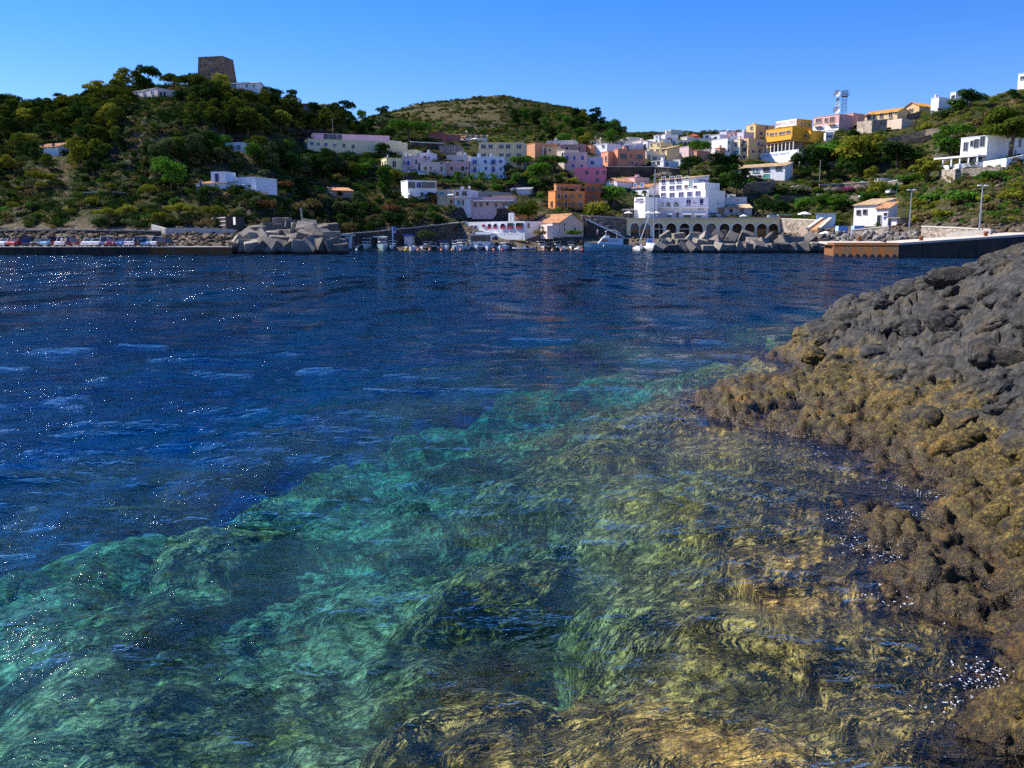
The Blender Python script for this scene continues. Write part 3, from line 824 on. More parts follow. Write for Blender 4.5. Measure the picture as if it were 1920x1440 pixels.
def arched_wall_bm(x0, x1, z0, z1, arches, t=0.5, sill=None, mi=0):
    """solid wall in the xz plane (front at y=0, back at y=t) with true round-headed openings"""
    bm = bmesh.new(); arches = sorted(arches); edge = x0
    for n, (cx, w, za, zb) in enumerate(arches):
        Rr = (cx + arches[n + 1][0]) / 2 if n < len(arches) - 1 else x1
        r = w / 2
        box(bm, edge, cx - r, 0, t, z0, z1, mi); box(bm, cx + r, Rr, 0, t, z0, z1, mi)
        out = arch_outline(cx, w, za, zb)[1:-1]
        for p, q in zip(out, out[1:]):
            poly_prism(bm, [(p[0], 0, p[1]), (q[0], 0, q[1]), (q[0], 0, z1), (p[0], 0, z1)], (0, t, 0), mi)
        if za - z0 > 0.05: box(bm, cx - r, cx + r, 0.003, t, z0, za, mi)
        edge = Rr
    return bm
def arch_panel_bm(cx, w, z0, z1, y, t=0.05, mi=0):
    bm = bmesh.new()
    poly_prism(bm, [(p[0], y, p[1]) for p in arch_outline(cx, w, z0, z1)], (0, t, 0), mi)
    return bm
def arch_rim_bm(cx, w, z0, z1, f=0.22, y=-0.06, t=0.10):
    bm = bmesh.new()
    a = arch_outline(cx, w, z0, z1); b = arch_outline(cx, w + 2 * f, z0, z1 + f)
    for i in range(len(a) - 1):
        poly_prism(bm, [(a[i][0], y, a[i][1]), (a[i+1][0], y, a[i+1][1]), (b[i+1][0], y, b[i+1][1]), (b[i][0], y, b[i][1])], (0, t, 0))
    return bm
def roof_slope(bm, p00, p10, p11, p01, step=0.55, lift=0.10):
    """tiled slope: eaves p00-p10, ridge p01-p11, alternate raised courses running up the slope"""
    p00, p10, p11, p01 = map(Vector, (p00, p10, p11, p01))
    n = max(4, int((p10 - p00).length / step))
    nrm = (p10 - p00).cross(p01 - p00).normalized()
    if nrm.z < 0: nrm = -nrm
    prev = None
    for i in range(2 * n + 1):
        t = i / (2 * n); h = nrm * (lift if i % 2 else 0.0)
        a = bm.verts.new(p00.lerp(p10, t) + h); b = bm.verts.new(p01.lerp(p11, t) + h)
        if prev: bm.faces.new((prev[0], a, b, prev[1]))
        prev = (a, b)

BUILDINGS = {}
RECTS = []        # screen rectangles of buildings, to keep trees from burying them
class House: pass
def plan(a, k, c, yt, yb, psi, M=None, L=None, Y=None, base=3.0, plat=True, ymin=126.0, front=1.5):
    """position of a box-shaped building from its near vertical edge (k) and the outer ends of its two visible faces"""
    if isinstance(psi, int) and 20 <= psi <= 56: psi = 50 + (psi - 20) * .3
    h = House(); ps = R(psi)
    h.K = at(k, yb, Y) if Y else ground_hit(k, yb, ymin)
    h.Y = h.K.y
    cs, sn = math.cos(ps), math.sin(ps)
    def u(p): 
        d = ray(p, (yt + yb) / 2); return d.x / d.y
    if k - a > 0.6: h.L = max(1.5, (h.K.x - u(a) * h.K.y) / (cs + u(a) * sn))
    else: h.L = L or 9.0
    if L: h.L = L if k - a <= 0.6 else h.L
    if c - k > 0.6: h.M = max(1.5, min(34.0, (u(c) * h.K.y - h.K.x) / max(0.06, sn - u(c) * cs)))
    else: h.M = M or 8.0
    if M: h.M = M
    h.H = at(k, yt, h.Y).z - h.K.z
    h.psi = ps; h.cs, h.sn, h.u = cs, sn, u
    h.ex = Vector((cs, -sn, 0)); h.ey = Vector((sn, cs, 0)); h.base = base
    if plat: platform(h.K, h.ex, h.ey, h.L, h.M, h.K.z, front)
    RECTS.append((a - 1, c + 1, yt - 1, yb + 1, h.Y))
    return h
def hx(h, px):      # local x on the front face below a pixel column
    return -(h.K.x - h.u(px) * h.K.y) / (h.cs + h.u(px) * h.sn)
def hy(h, px):      # local y on the right-hand face
    return (h.u(px) * h.K.y - h.K.x) / max(0.06, h.sn - h.u(px) * h.cs)
def hz(h, py, lx=0.0, ly=0.0, px=None):
    yy = h.K.y - h.sn * lx + h.cs * ly
    return at(px or 960, py, yy).z - h.K.z
def building(name, label, cat, h, col, roof='flat', Fr=(), Rt=(), auto=None, autoR=None, group=None, cornice=True, tile=TILE, eave=0.4, ridge='x', rise=None, clutter=0):
    root = empty(name, h.K, -h.psi)
    tag(root, label, cat, group)
    L, M, H = h.L, h.M, h.H
    mt = stucco(col)
    rnd = random.Random(int(h.K.x * 10) + int(h.Y))
    bm = bmesh.new()
    if roof in ('gable', 'mono', 'hip'):
        top = H - (rise or 0) if rise else H
        box(bm, -L, 0, 0, M, -h.base, top)
        rs = rise or (1.6 if roof == 'gable' else 1.2)
        rb = bmesh.new(); e = eave
        if roof == 'gable' and ridge == 'x':       # ridge parallel to the front
            poly_prism(bm, [(0, 0, top), (0, M, top), (0, M/2, top + rs - .05)], (-L, 0, 0))
            s = rs / (M / 2) * e
            roof_slope(rb, (-L - e, -e, top - s + .06), (e, -e, top - s + .06), (e, M/2, top + rs + .06), (-L - e, M/2, top + rs + .06))
            roof_slope(rb, (-L - e, M + e, top - s + .06), (e, M + e, top - s + .06), (e, M/2, top + rs + .06), (-L - e, M/2, top + rs + .06))
        elif roof == 'gable':                      # gable faces the front
            poly_prism(bm, [(0, 0, top), (-L, 0, top), (-L/2, 0, top + rs - .05)], (0, M, 0))
            s = rs / (L / 2) * e
            roof_slope(rb, (-L - e, -e, top - s + .06), (-L - e, M + e, top - s + .06), (-L/2, M + e, top + rs + .06), (-L/2, -e, top + rs + .06))
            roof_slope(rb, (e, -e, top - s + .06), (e, M + e, top - s + .06), (-L/2, M + e, top + rs + .06), (-L/2, -e, top + rs + .06))
        elif roof == 'mono':                       # rises away from the front
            poly_prism(bm, [(0, 0, top), (0, M, top), (0, M, top + rs - .05)], (-L, 0, 0))
            roof_slope(rb, (-L - e, -e, top + .0), (e, -e, top + .0), (e, M, top + rs + .06), (-L - e, M, top + rs + .06))
        else:
            i = min(L, M) / 2
            P = [(-L - e, -e, top), (e, -e, top), (e, M + e, top), (-L - e, M + e, top)]
            A, B = ((-L + i, M/2, top + rs), (-i, M/2, top + rs)) if L >= M else ((-L/2, M - i, top + rs), (-L/2, i, top + rs))
            if L >= M:
                roof_slope(rb, P[0], P[1], B, A); roof_slope(rb, P[2], P[3], A, B); roof_slope(rb, P[1], P[2], B, B); roof_slope(rb, P[3], P[0], A, A)
            else:
                roof_slope(rb, P[0], P[1], B, B); roof_slope(rb, P[1], P[2], A, B); roof_slope(rb, P[2], P[3], A, A); roof_slope(rb, P[3], P[0], B, A)
        link('wall', mesh_of('wall', bm, mt), root)
        me = mesh_of('roof', rb, tile)
        ro = link('roof', me, root)
        sol = ro.modifiers.new('thick', 'SOLIDIFY'); sol.thickness = 0.12; sol.offset = -1
    else:
        p = 0.25; ph = 0.45
        box(bm, -L, 0, 0, M, -h.base, H - ph)
        box(bm, -L, 0, 0, p, H - ph, H); box(bm, -L, 0, M - p, M, H - ph, H)
        box(bm, -L, -L + p, p, M - p, H - ph, H); box(bm, -p, 0, p, M - p, H - ph, H)
        link('wall', mesh_of('wall', bm, mt), root)
        bm = bmesh.new(); box(bm, -L + p, -p, p, M - p, H - ph + .004, H - ph + .05)
        link('roof', mesh_of('roof', bm, CONCRETE), root)
        if cornice:
            bm = bmesh.new()
            box(bm, -L - .12, .12, -.12, p + .05, H - .02, H + .10); box(bm, -L - .12, .12, M - p, M + .12, H - .02, H + .10)
            box(bm, -L - .12, -L + p, p + .05, M - p, H - .02, H + .10); box(bm, -p, .12, p + .05, M - p, H - .02, H + .10)
            link('cornice', mesh_of('cornice', bm, stucco([min(.8, c * 1.12 + .03) for c in col])), root)
    def px_win(lst, face):
        for it in lst:
            px, py, w, hh, st = it
            sc = F / h.Y
            if face == 'F':
                x = hx(h, px); z = hz(h, py, x, 0, px); add_window(root, x, z, w / sc / h.cs, hh / sc, st, 'F')
            else:
                y = hy(h, px); z = hz(h, py, 0, y, px); add_window(root, y, z, w / sc / max(.2, h.sn), hh / sc, st, 'R', 0.0)
    px_win(Fr, 'F')
    px_win(Rt, 'R')
    def auto_win(spec, face, length):
        fl, st = spec[0], spec[1]; sp_ = spec[2] if len(spec) > 2 else 3.4
        HH = H - (rise or 0)
        n = max(1, int(length / sp_)); fh = HH / fl
        for r_ in range(fl):
            for i in range(n):
                if rnd.random() < 0.12: continue
                cx = (i + 0.5) * length / n + rnd.uniform(-.15, .15)
                door = (r_ == 0 and rnd.random() < .3)
                w_, h_ = (1.0, min(2.1, fh * .8)) if door else (rnd.choice((0.8, 1.0, 1.0, 1.2)), min(1.5, fh * .55))
                z = r_ * fh + (h_ / 2 + .12 if door else fh * .55)
                if face == 'F': add_window(root, -cx, z, w_, h_, st, 'F', name='door' if door else 'window')
                else: add_window(root, cx, z, w_, h_, st, 'R', 0.0, name='door' if door else 'window')
    if auto: auto_win(auto, 'F', L)
    if autoR: auto_win(autoR, 'R', M)
    topz = H
    for i in range(clutter):
        kind = rnd.choice(('chimney', 'water_tank', 'antenna', 'satellite_dish', 'chimney'))
        x = -rnd.uniform(.8, max(.9, L - .8)); y = rnd.uniform(.8, max(.9, min(M, 5) - .8)); zb = topz - .4
        bm = bmesh.new()
        if kind == 'chimney':
            w = rnd.uniform(.3, .5); hh = rnd.uniform(.9, 1.7)
            box(bm, x - w, x + w, y - w, y + w, zb, zb + hh); box(bm, x - w - .1, x + w + .1, y - w - .1, y + w + .1, zb + hh, zb + hh + .15)
            link('chimney', mesh_of('chimney', bm, mt), root)
        elif kind == 'water_tank':
            bmesh.ops.create_cone(bm, cap_ends=True, segments=12, radius1=.55, radius2=.5, depth=1.2, matrix=Matrix.Translation((x, y, zb + .7)))
            bmesh.ops.create_cone(bm, cap_ends=True, segments=12, radius1=.5, radius2=.15, depth=.25, matrix=Matrix.Translation((x, y, zb + 1.42)))
            link('water_tank', mesh_of('water_tank', bm, simple('blue_grey_tank', (.35, .42, .5), .5)), root)
        elif kind == 'antenna':
            box(bm, x - .04, x + .04, y - .04, y + .04, zb, zb + 2.6)
            for q in (2.5, 2.2, 1.9): box(bm, x - .5, x + .5, y - .03, y + .03, zb + q, zb + q + .05)
            link('antenna', mesh_of('antenna', bm, METAL_PALE), root)
        else:
            dish(root, (x, y, zb + 1.2), 0.45, 0)
    h.root = root
    BUILDINGS[name + str(len(BUILDINGS))] = h
    return root
def dish(parent, loc, r, rz, name='satellite_dish', mat=None, tilt=70):
    bm = bmesh.new(); rings = []
    for i in range(5):
        t = i / 4; rr = r * t
        rings.append([bm.verts.new((rr * math.cos(a * math.pi / 7), rr * math.sin(a * math.pi / 7), 0.28 * r * t * t)) for a in range(14)] if i else [bm.verts.new((0, 0, 0))])
    for i in range(1, 5):
        for k in range(14):
            if i == 1: bm.faces.new((rings[0][0], rings[1][k], rings[1][(k + 1) % 14]))
            else: bm.faces.new((rings[i-1][k], rings[i][k], rings[i][(k + 1) % 14], rings[i-1][(k + 1) % 14]))
    r_ = bmesh.ops.solidify(bm, geom=bm.faces[:], thickness=0.04)
    box(bm, -.03, .03, -.03, .03, -0.15, r * .5)
    o = link(name, mesh_of(name, bm, mat or WHITE, True), parent, loc, (R(tilt), 0, rz))
    return o
def balcony(root, x0, x1, z, face='F', d=1.0, col=None, solid=False, off=0.0):
    """slab with railing (bars) or solid parapet, a part of the building with its railing as a sub-part"""
    m = stucco(col) if col else TRIM
    bm = bmesh.new(); bm2 = bmesh.new()
    box(bm, x0, x1, -d, -.002, z - .15, z)
    if solid:
        box(bm2, x0, x1, -d, -d + .12, z, z + .95); box(bm2, x0, x0 + .12, -d + .12, -.004, z, z + .95); box(bm2, x1 - .12, x1, -d + .12, -.004, z, z + .95)
    else:
        box(bm2, x0, x1, -d + .02, -d + .08, z + .9, z + .98); box(bm2, x0, x0 + .06, -d + .08, -.004, z + .9, z + .98); box(bm2, x1 - .06, x1, -d + .08, -.004, z + .9, z + .98)
        n = max(2, int((x1 - x0) / .3))
        for i in range(n + 1):
            xx = x0 + .03 + (x1 - x0 - .06) * i / n; box(bm2, xx - .02, xx + .02, -d + .03, -d + .07, z, z + .9)
    o = link('balcony', mesh_of('balcony', bm, m), root)
    r = link('railing' if not solid else 'parapet', mesh_of('railing', bm2, m if solid else IRON), o)
    if face == 'R': o.rotation_euler = (0, 0, R(90))
    return o
def slab(root, name, x0, x1, y0, y1, z0, z1, mat):
    bm = bmesh.new(); box(bm, x0, x1, y0, y1, z0, z1)
    return link(name, mesh_of(name, bm, mat), root)
def awning(root, x0, x1, z, drop=0.9, out=1.5, mat=None, y=0.0):
    bm = bmesh.new()
    poly_prism(bm, [(x0, y - .02, z), (x0, y - out, z - drop), (x0, y - out, z - drop - .25), (x0, y - out + .05, z - drop - .25), (x0, y - out + .06, z - drop - .06), (x0, y - .02, z - .08)], (x1 - x0, 0, 0))
    return link('awning', mesh_of('awning', bm, mat or CANVAS), root)
CANVAS = simple('white_canvas', (0.80, 0.79, 0.76), 0.8, 0.08)
def lettering(root, text, x, z, size, mat, y=-0.03, rz=0.0, name='lettering', align='CENTER'):
    c = bpy.data.curves.new(name, 'FONT'); c.body = text; c.size = size; c.extrude = 0.02
    c.align_x = align; c.align_y = 'CENTER'
    tmp = bpy.data.objects.new('tmp', c); COL.objects.link(tmp)
    dg = bpy.context.evaluated_depsgraph_get(); me = bpy.data.meshes.new_from_object(tmp.evaluated_get(dg))
    bpy.data.objects.remove(tmp); me.materials.clear(); me.materials.append(mat)
    return link(name, me, root, (x, y, z), (R(90), 0, rz))

_JM = {}
def absorb(main, sub, part):
    """make a block that belongs to the same building a part of it; its windows become one-piece sub-parts"""
    a, b = main.root, sub.root
    for o in list(b.children):
        for ch in list(o.children):
            if ch.data is None: continue
            k = (o.data.name, ch.data.name)
            if k not in _JM:
                bm = bmesh.new(); bm.from_mesh(o.data); nf = len(bm.faces); n0 = max(1, len(o.data.materials)); bm.from_mesh(ch.data)
                bm.faces.ensure_lookup_table()
                for f in bm.faces[nf:]: f.material_index += n0
                me = bpy.data.meshes.new(o.data.name); bm.to_mesh(me); bm.free()
                for m in list(o.data.materials) + list(ch.data.materials): me.materials.append(m)
                _JM[k] = me
            o.data = _JM[k]; bpy.data.objects.remove(ch)
    ma = Matrix.Translation(a.location) @ Matrix.Rotation(a.rotation_euler.z, 4, 'Z')
    mb = Matrix.Translation(b.location) @ Matrix.Rotation(b.rotation_euler.z, 4, 'Z')
    b.parent = a
    rel = ma.inverted() @ mb
    b.location = rel.translation; b.rotation_euler = rel.to_euler()
    b.name = part
    for k in ('category', 'group', 'kind'):
        if k in b: del b[k]
# ================================================================== BUILDINGS, read off the photograph from left to right, top to bottom
CW = (.80, .79, .78)
def B(name, label, g, col, cat='house', M=None, Y=None, base=3.0, L=None, ymin=126.0, plat=True, front=1.5, **kw):
    h = plan(*g, M=M, Y=Y, base=base, L=L, ymin=ymin, plat=plat, front=front)
    building(name, label, cat, h, col, **kw)
    return h
# ---- left hill
h = B('villa', 'small pale pink flat-roofed villa among the pines on the hilltop left of the stone tower', (247, 296, 320, 165, 186, 35.0), (.55, .47, .45), M=7,
      Fr=[(256, 174, 5, 5, 'dark'), (270, 174, 6, 5, 'dark'), (285, 174, 4, 7, 'dark')], Rt=[(301, 176, 3, 7, 'dark'), (308, 176, 3, 7, 'dark')])
h = B('tower_house', 'long white house with a low gable beside the stone tower on the hilltop', (427, 480, 484, 151, 168, 8), (.72, .74, .78), roof='gable', rise=.9, M=7, tile=CONCRETE,
      Fr=[(463, 161, 4, 4, 'dark'), (476, 161, 3, 3, 'dark'), (437, 161, 12, 7, 'teal')])
h = B('hut', 'small white house with a red tiled roof in the woods at the far left', (73, 110, 121, 266, 292, 25.0), (.62, .66, .68), roof='gable', ridge='x', rise=1.2, M=6,
      Fr=[(81, 274, 4, 6, 'plain'), (101, 273, 5, 7, 'plain')])
h = B('white_house', 'square white and pale blue house half hidden by trees above the cliff house', (420, 462, 471, 267, 287, 14), (.66, .74, .80), M=7, Fr=[(432, 275, 9, 6, 'teal'), (448, 276, 7, 8, 'teal')])
h = B('forest_house', 'dark red house among trees just below the ridge right of the tower', (556, 585, 590, 194, 212, 15), (.26, .09, .07), M=6, Fr=[(566, 203, 3, 5, 'teal'), (574, 203, 5, 6, 'teal')])
# L-shaped white house above the cliff
h = B('cliff_house', 'long low white house with a sun umbrella on its terrace above the dark cliff', (423, 480, 494, 332, 358, 19), (.74, .76, .84), M=9, base=.8,  # white walls; the bluish tint of their shade is in the colour
      Fr=[(431, 349, 6, 6, 'dark'), (447, 348, 13, 6, 'plain'), (468, 349, 6, 5, 'dark')])
slab(h.root, 'terrace', -h.L, 0.5, -2.6, -.004, -3, 0.02, stucco(CW))
h2 = B('cliff_house_wing', 'white wing with a square upper room and terracotta roof left of the cliff house', (367, 423, 424, 336, 357, 12), (.72, .75, .82), M=7, roof='mono', rise=1.0,  # same bluish shade tint painted into the white wing
       Fr=[(377, 344, 5, 9, 'navy'), (390, 353, 4, 8, 'navy'), (405, 347, 3, 5, 'dark')])
z0 = h2.H
CLIFF = (h, h2)
bm = bmesh.new(); box(bm, hx(h2, 394), hx(h2, 422), 0.6, 5.2, z0 - 2, hz(h2, 321)); link('upper_room', mesh_of('upper_room', bm, stucco((.72, .75, .82))), h2.root)
add_window(h2.root, hx(h2, 405), hz(h2, 333), 1.0, 1.9, 'navy', 'F', 0.6)
# yellow institute and the pink terrace house above it
h = B('long_house', 'very long pale yellow two-storey building among trees below the pink arcaded house', (560, 577, 688, 260, 284, 68), (.62, .55, .36), base=6, M=34,
      Rt=[(585, 269, 5, 6, 'blue'), (597, 270, 5, 6, 'teal'), (611, 271, 5, 6, 'blue'), (628, 272, 6, 4, 'teal'), (645, 273, 4, 5, 'plain'), (662, 275, 4, 5, 'plain')])
h = B('pink_house', 'long pink house with dark arches and a white roof edge above the pale yellow building', (583, 588, 650, 250, 264, 72), (.60, .40, .47), base=6, M=26, ymin=300)
for i, p in enumerate((611, 620, 628, 637)):
    y = hy(h, p); bm = arch_panel_bm(y, 1.5, .4, 2.6, -.02, .06)
    o = link('arched_window', mesh_of('arched_window', bm, GLASS), h.root, (0, 0, 0), (0, 0, R(90)))
h = B('colonnade_house', 'white house front with a row of dark openings beside the dark pergola', (694, 730, 732, 264, 284, 20), (.68, .70, .80), M=5,
      Fr=[(698 + i * 5.6, 272 + i * .5, 3, 6, 'dark') for i in range(6)] + [(699 + i * 5.6, 280 + i * .5, 3, 3, 'plain') for i in range(6)])
h = B('shed', 'low tan building between the white colonnade house and the big umbrella pine', (732, 758, 759, 268, 285, 10), (.42, .30, .22), M=6, Fr=[(738, 275, 7, 6, 'dark')])
h = B('pergola_house', 'dark roofed open pergola building between pink arches and white colonnade', (650, 692, 694, 255, 270, 25), (.10, .06, .06), M=6, roof='mono', rise=.6, tile=CONCRETE)
h = B('cottage', 'small brown gabled cottage with one white window on the slope above the left breakwater', (605, 626, 635, 350, 371, 35), (.34, .22, .17), roof='gable', ridge='y', rise=1.0, M=6, Fr=[(618, 358, 8, 6, 'teal')])
# ---- centre
h = B('yellow_house', 'pale yellow house with a balcony slab at the left end of the village terrace', (715, 725, 754, 296, 319, 64), (.72, .64, .36), M=9, clutter=1,
      Rt=[(739, 308, 6, 11, 'brown')], auto=(1, 'dark', 2.6))
h = B('lilac_house', 'lilac house with a rusty roof terrace right of the pale yellow house', (754, 784, 788, 293, 324, 12), (.50, .38, .42), M=8, clutter=2,
      Fr=[(758, 305, 3, 6, 'dark'), (766, 306, 6, 9, 'blue'), (781, 304, 4, 8, 'dark'), (766, 318, 4, 4, 'dark')])
balcony(h.root, hx(h, 760), hx(h, 775), hz(h, 311))
h = B('roof_house', 'cream box house rising behind the lilac house', (754, 780, 782, 281, 294, 15), (.66, .58, .40), M=7)
h = B('plain_house', 'beige four-window house with a white corner between lilac and pink houses', (788, 834, 837, 304, 331, 8), (.52, .42, .40), M=8,
      Fr=[(798, 316, 6, 7, 'dark'), (808, 316, 3, 6, 'dark'), (828, 317, 5, 9, 'dark'), (828, 304.5, 5, 5, 'plain'), (815, 321, 3, 3, 'dark')])
h = B('upper_house', 'narrow lilac-white storey set back above the beige four-window house', (787, 811, 813, 287, 306, 10), (.66, .62, .72), M=6, clutter=2, Fr=[(797, 297, 5, 8, 'brown'), (804, 296, 3, 4, 'dark')])
h = B('pink_row_house', 'dusty pink house with three brown doors left of the blue shuttered building', (837, 879, 881, 303, 333, 6), (.55, .33, .33), M=8,
      Fr=[(847, 316, 5, 8, 'brown'), (868, 316, 6, 8, 'brown'), (875, 315, 3, 5, 'brown'), (872, 328, 5, 6, 'brown')])
balcony(h.root, hx(h, 862), hx(h, 879), hz(h, 321.5))
h = B('grey_house', 'grey rooftop storey with dish antennas above the dusty pink house', (838, 878, 880, 291, 306, 8), (.48, .44, .44), M=7, clutter=4, Fr=[(862, 303, 12, 5, 'teal')])
h = B('blue_window_house', 'white three-storey building with bright blue shutters and doors in the village centre', (881, 945, 947, 294, 335, 4), (.62, .68, .84), M=9, clutter=2, cat='apartment building',  # white facade in shade: the blue tint is painted into the stucco
      Fr=[(890, 304, 8, 9, 'blue'), (910, 303, 6, 6, 'blue'), (925, 304, 8, 9, 'blue'), (939, 303, 7, 6, 'blue'), (890, 318.5, 6, 10, 'blue'), (911, 316, 5, 6, 'blue'),
          (925, 318, 6, 10, 'blue'), (939, 316.5, 5, 6, 'blue'), (925, 331, 7, 5, 'blue'), (940, 331, 5, 5, 'blue')])
for a, b, z in ((884, 900, 323.5), (921, 930, 323.5), (884, 897, 309), (920, 931, 309)): balcony(h.root, hx(h, a), hx(h, b), hz(h, z))
for z in (309.5, 324): slab(h.root, 'string_course', -h.L, 0, -.08, -.004, hz(h, z), hz(h, z) + .18, TRIM)
S_MAIN = h = B('school', 'large beige three-storey building with square dark windows behind the blue shuttered one', (898, 982, 984, 267, 318, 6), (.50, .42, .27), cat='large building', M=12,
      Fr=[(x, 275, 8, 8, 'dark') for x in (907, 920, 940, 953, 973)] + [(x, 291, 8, 6, 'dark') for x in (907, 920, 940, 953, 973)] + [(x, 309, 8, 7, 'dark') for x in (953, 973)])
for x in (900, 929, 963, 981): slab(h.root, 'pilaster', hx(h, x) - .25, hx(h, x) + .25, -.12, -.004, 0, h.H - .3, TRIM if x < 0 else stucco((.54, .45, .30)))
S_A = h = B('annex', 'orange-brown windowless block adjoining the right side of the beige school building', (984, 1003, 1029, 268, 296, 50), (.48, .24, .13), M=10, cat='building')
h = B('terrace_villa', 'cream two-storey villa with four windows and a tiled roof above the school building', (870, 911, 913, 250, 268, 5), (.66, .62, .50), roof='mono', rise=1.2, M=7,
      Fr=[(878, 256, 7, 5, 'dark'), (887, 256, 7, 5, 'dark'), (898, 256, 6, 5, 'dark'), (908, 256, 7, 5, 'dark'), (888, 264, 13, 4, 'plain')], clutter=1)
h = B('red_house', 'dark red house behind the tall palm left of the cream villa', (803, 829, 832, 249, 270, 12), (.27, .10, .09), M=7, Fr=[(809, 259, 4, 6, 'dark'), (820, 262, 5, 8, 'brown')])
h = B('red_house', 'dark red house with a white edge just right of the tall palm', (833, 852, 855, 249, 269, 18), (.30, .12, .10), M=7, roof='mono', rise=.8, Fr=[(845, 261, 4, 8, 'red')])
h = B('low_house', 'low house with a bright orange roof between the dark red house and the cream villa', (855, 868, 870, 253, 264, 12), (.58, .30, .20), M=6, roof='mono', rise=.9)
h = B('ruin', 'grey unrendered stone house with three white-framed windows on the upper terrace', (823, 860, 863, 271, 294, 10), (.15, .135, .13), M=8, roof='flat', cornice=False,
      Fr=[(829, 280, 4, 5, 'dark'), (840, 280, 3, 5, 'dark'), (850, 281, 4, 6, 'dark')])
h = B('studio_house', 'white house with four wide dark windows and an outside stair on the slope', (752, 765, 818, 338, 372, 63), (.74, .76, .86), cat='house', M=None, base=7,
      Rt=[(772, 347, 11, 10, 'plain'), (785.5, 347, 8, 10, 'navy'), (797.5, 347, 12, 10, 'plain'), (810, 347, 11, 10, 'plain'), (791, 365, 4, 9, 'brown'), (804.5, 364, 6, 7, 'brown')])
bm = bmesh.new()
n = 16
for i in range(n):
    ya = h.M * (i / n) * .93; za = hz(h, 362) * (1 - i / n) + (-2.4) * (i / n)
    box(bm, .004, 1.2, ya, ya + h.M * .93 / n, za - .5, za)
link('outside_stair', mesh_of('outside_stair', bm, WHITE), h.root)
bm = bmesh.new(); poly_prism(bm, [(1.2, 0, hz(h, 362)), (1.2, h.M * .93, -2.4), (1.2, h.M * .93, -1.5), (1.2, 0, hz(h, 362) + .9)], (.12, 0, 0)); link('stair_parapet', mesh_of('stair_parapet', bm, WHITE), h.root)
h = B('awning_house', 'beige two-storey house with one white awning between white balcony houses', (820, 850, 852, 356, 386, 6), (.42, .34, .25), M=8, Fr=[(828, 363, 9, 6, 'teal'), (846, 366, 7, 8, 'plain'), (846, 379, 5, 8, 'brown')])
awning(h.root, hx(h, 840), hx(h, 851), hz(h, 362), .6, 1.2); balcony(h.root, hx(h, 839), hx(h, 851), hz(h, 370))
h = B('balcony_house', 'lilac-white two-storey house with a long balcony left of the low pink row', (852, 882, 886, 356, 388, 14), (.62, .60, .70), M=8, clutter=2,
      Fr=[(858, 364, 5, 8, 'brown'), (871, 363, 7, 7, 'plain'), (860, 380, 6, 9, 'teal'), (868, 380, 5, 10, 'dark')])
balcony(h.root, hx(h, 854), hx(h, 881), hz(h, 370.5))
h = B('shop_row', 'long low lilac building with a pink awning band facing the road above the restaurant', (885, 966, 968, 370, 391, 4), (.44, .34, .38), M=7, cat='building',
      Fr=[(891, 384, 5, 6, 'plain'), (902, 384, 6, 9, 'dark'), (914, 382, 5, 6, 'brown'), (946, 383, 9, 7, 'dark'), (930, 384, 4, 7, 'plain'), (960, 383, 4, 7, 'plain')])
slab(h.root, 'awning', hx(h, 889), -.2, -1.5, -.004, hz(h, 376.5), hz(h, 374.5), simple('faded_pink_canvas', (.52, .30, .34), .8))
slab(h.root, 'awning_valance', hx(h, 889), -.2, -1.6, -1.502, hz(h, 377.6), hz(h, 375), CANVAS)
slab(h.root, 'roof_canopy', hx(h, 923), -.3, 1.5, 5.5, hz(h, 370) + .1, hz(h, 366), TILE_PALE)
h = B('white_shed', 'angular white shed roof on the slope below the village palms', (958, 992, 1000, 350, 366, 14), (.55, .55, .58), M=5, roof='mono', rise=.8, tile=simple('pale_sheet_roof', (.5, .5, .52), .5), Fr=[(965, 357, 7, 8, 'dark')])
h = B('white_box_house', 'narrow white house against the orange-brown block', (1003, 1020, 1024, 275, 294, 18), (.74, .72, .68), M=7, Fr=[(1010, 282, 5, 6, 'dark')])
h = B('ochre_house', 'low ochre wall house right of the narrow white house', (1024, 1050, 1052, 276, 298, 8), (.60, .42, .24), M=8, Fr=[(1031, 282, 4, 4, 'brown')])
h = B('white_terrace_house', 'white flat house with a long white roof terrace above the ochre house', (1024, 1074, 1078, 263, 278, 18), (.70, .66, .62), M=8, clutter=1, Fr=[(1035, 271, 3, 6, 'dark'), (1048, 272, 3, 5, 'dark'), (1062, 273, 4, 4, 'plain')])
h = B('beige_house', 'beige house with narrow window left of the lilac house with blue shutters', (1044, 1058, 1064, 281, 305, 25), (.52, .44, .36), M=7, Fr=[(1055, 290, 3, 7, 'dark')])
h = B('brown_roof_house', 'long low brown house front under a rust coloured roof', (1051, 1098, 1101, 271, 288, 10), (.40, .25, .20), M=8, auto=(1, 'brown', 4))
h = B('lilac_blue_house', 'square lilac-beige house with five small blue shutters', (1058, 1100, 1103, 286, 321, 6), (.50, .38, .37), M=9,
      Fr=[(1063.5, 296, 5, 7, 'blue'), (1077, 296, 4, 7, 'blue'), (1092, 296, 5, 7, 'blue'), (1075, 311, 5, 6, 'blue'), (1091, 311, 4, 5, 'blue')])
h = B('orange_side_house', 'bright orange house wall below the pines beside a pale blue house', (1097, 1108, 1110, 272, 286, 20), (.62, .30, .15), M=6)
h = B('pale_blue_house', 'pale blue-white house with one dark window right of the orange wall', (1107, 1138, 1141, 269, 293, 24), (.70, .73, .84), M=7, clutter=1, Fr=[(1112, 274, 3, 3, 'dark'), (1131, 274, 4, 4, 'dark')])
h = B('white_blue_window_house', 'white house with one blue window between lilac and terracotta houses', (1101, 1126, 1129, 294, 316, 12), (.70, .66, .78), M=8, Fr=[(1111, 305, 6, 6, 'blue')])
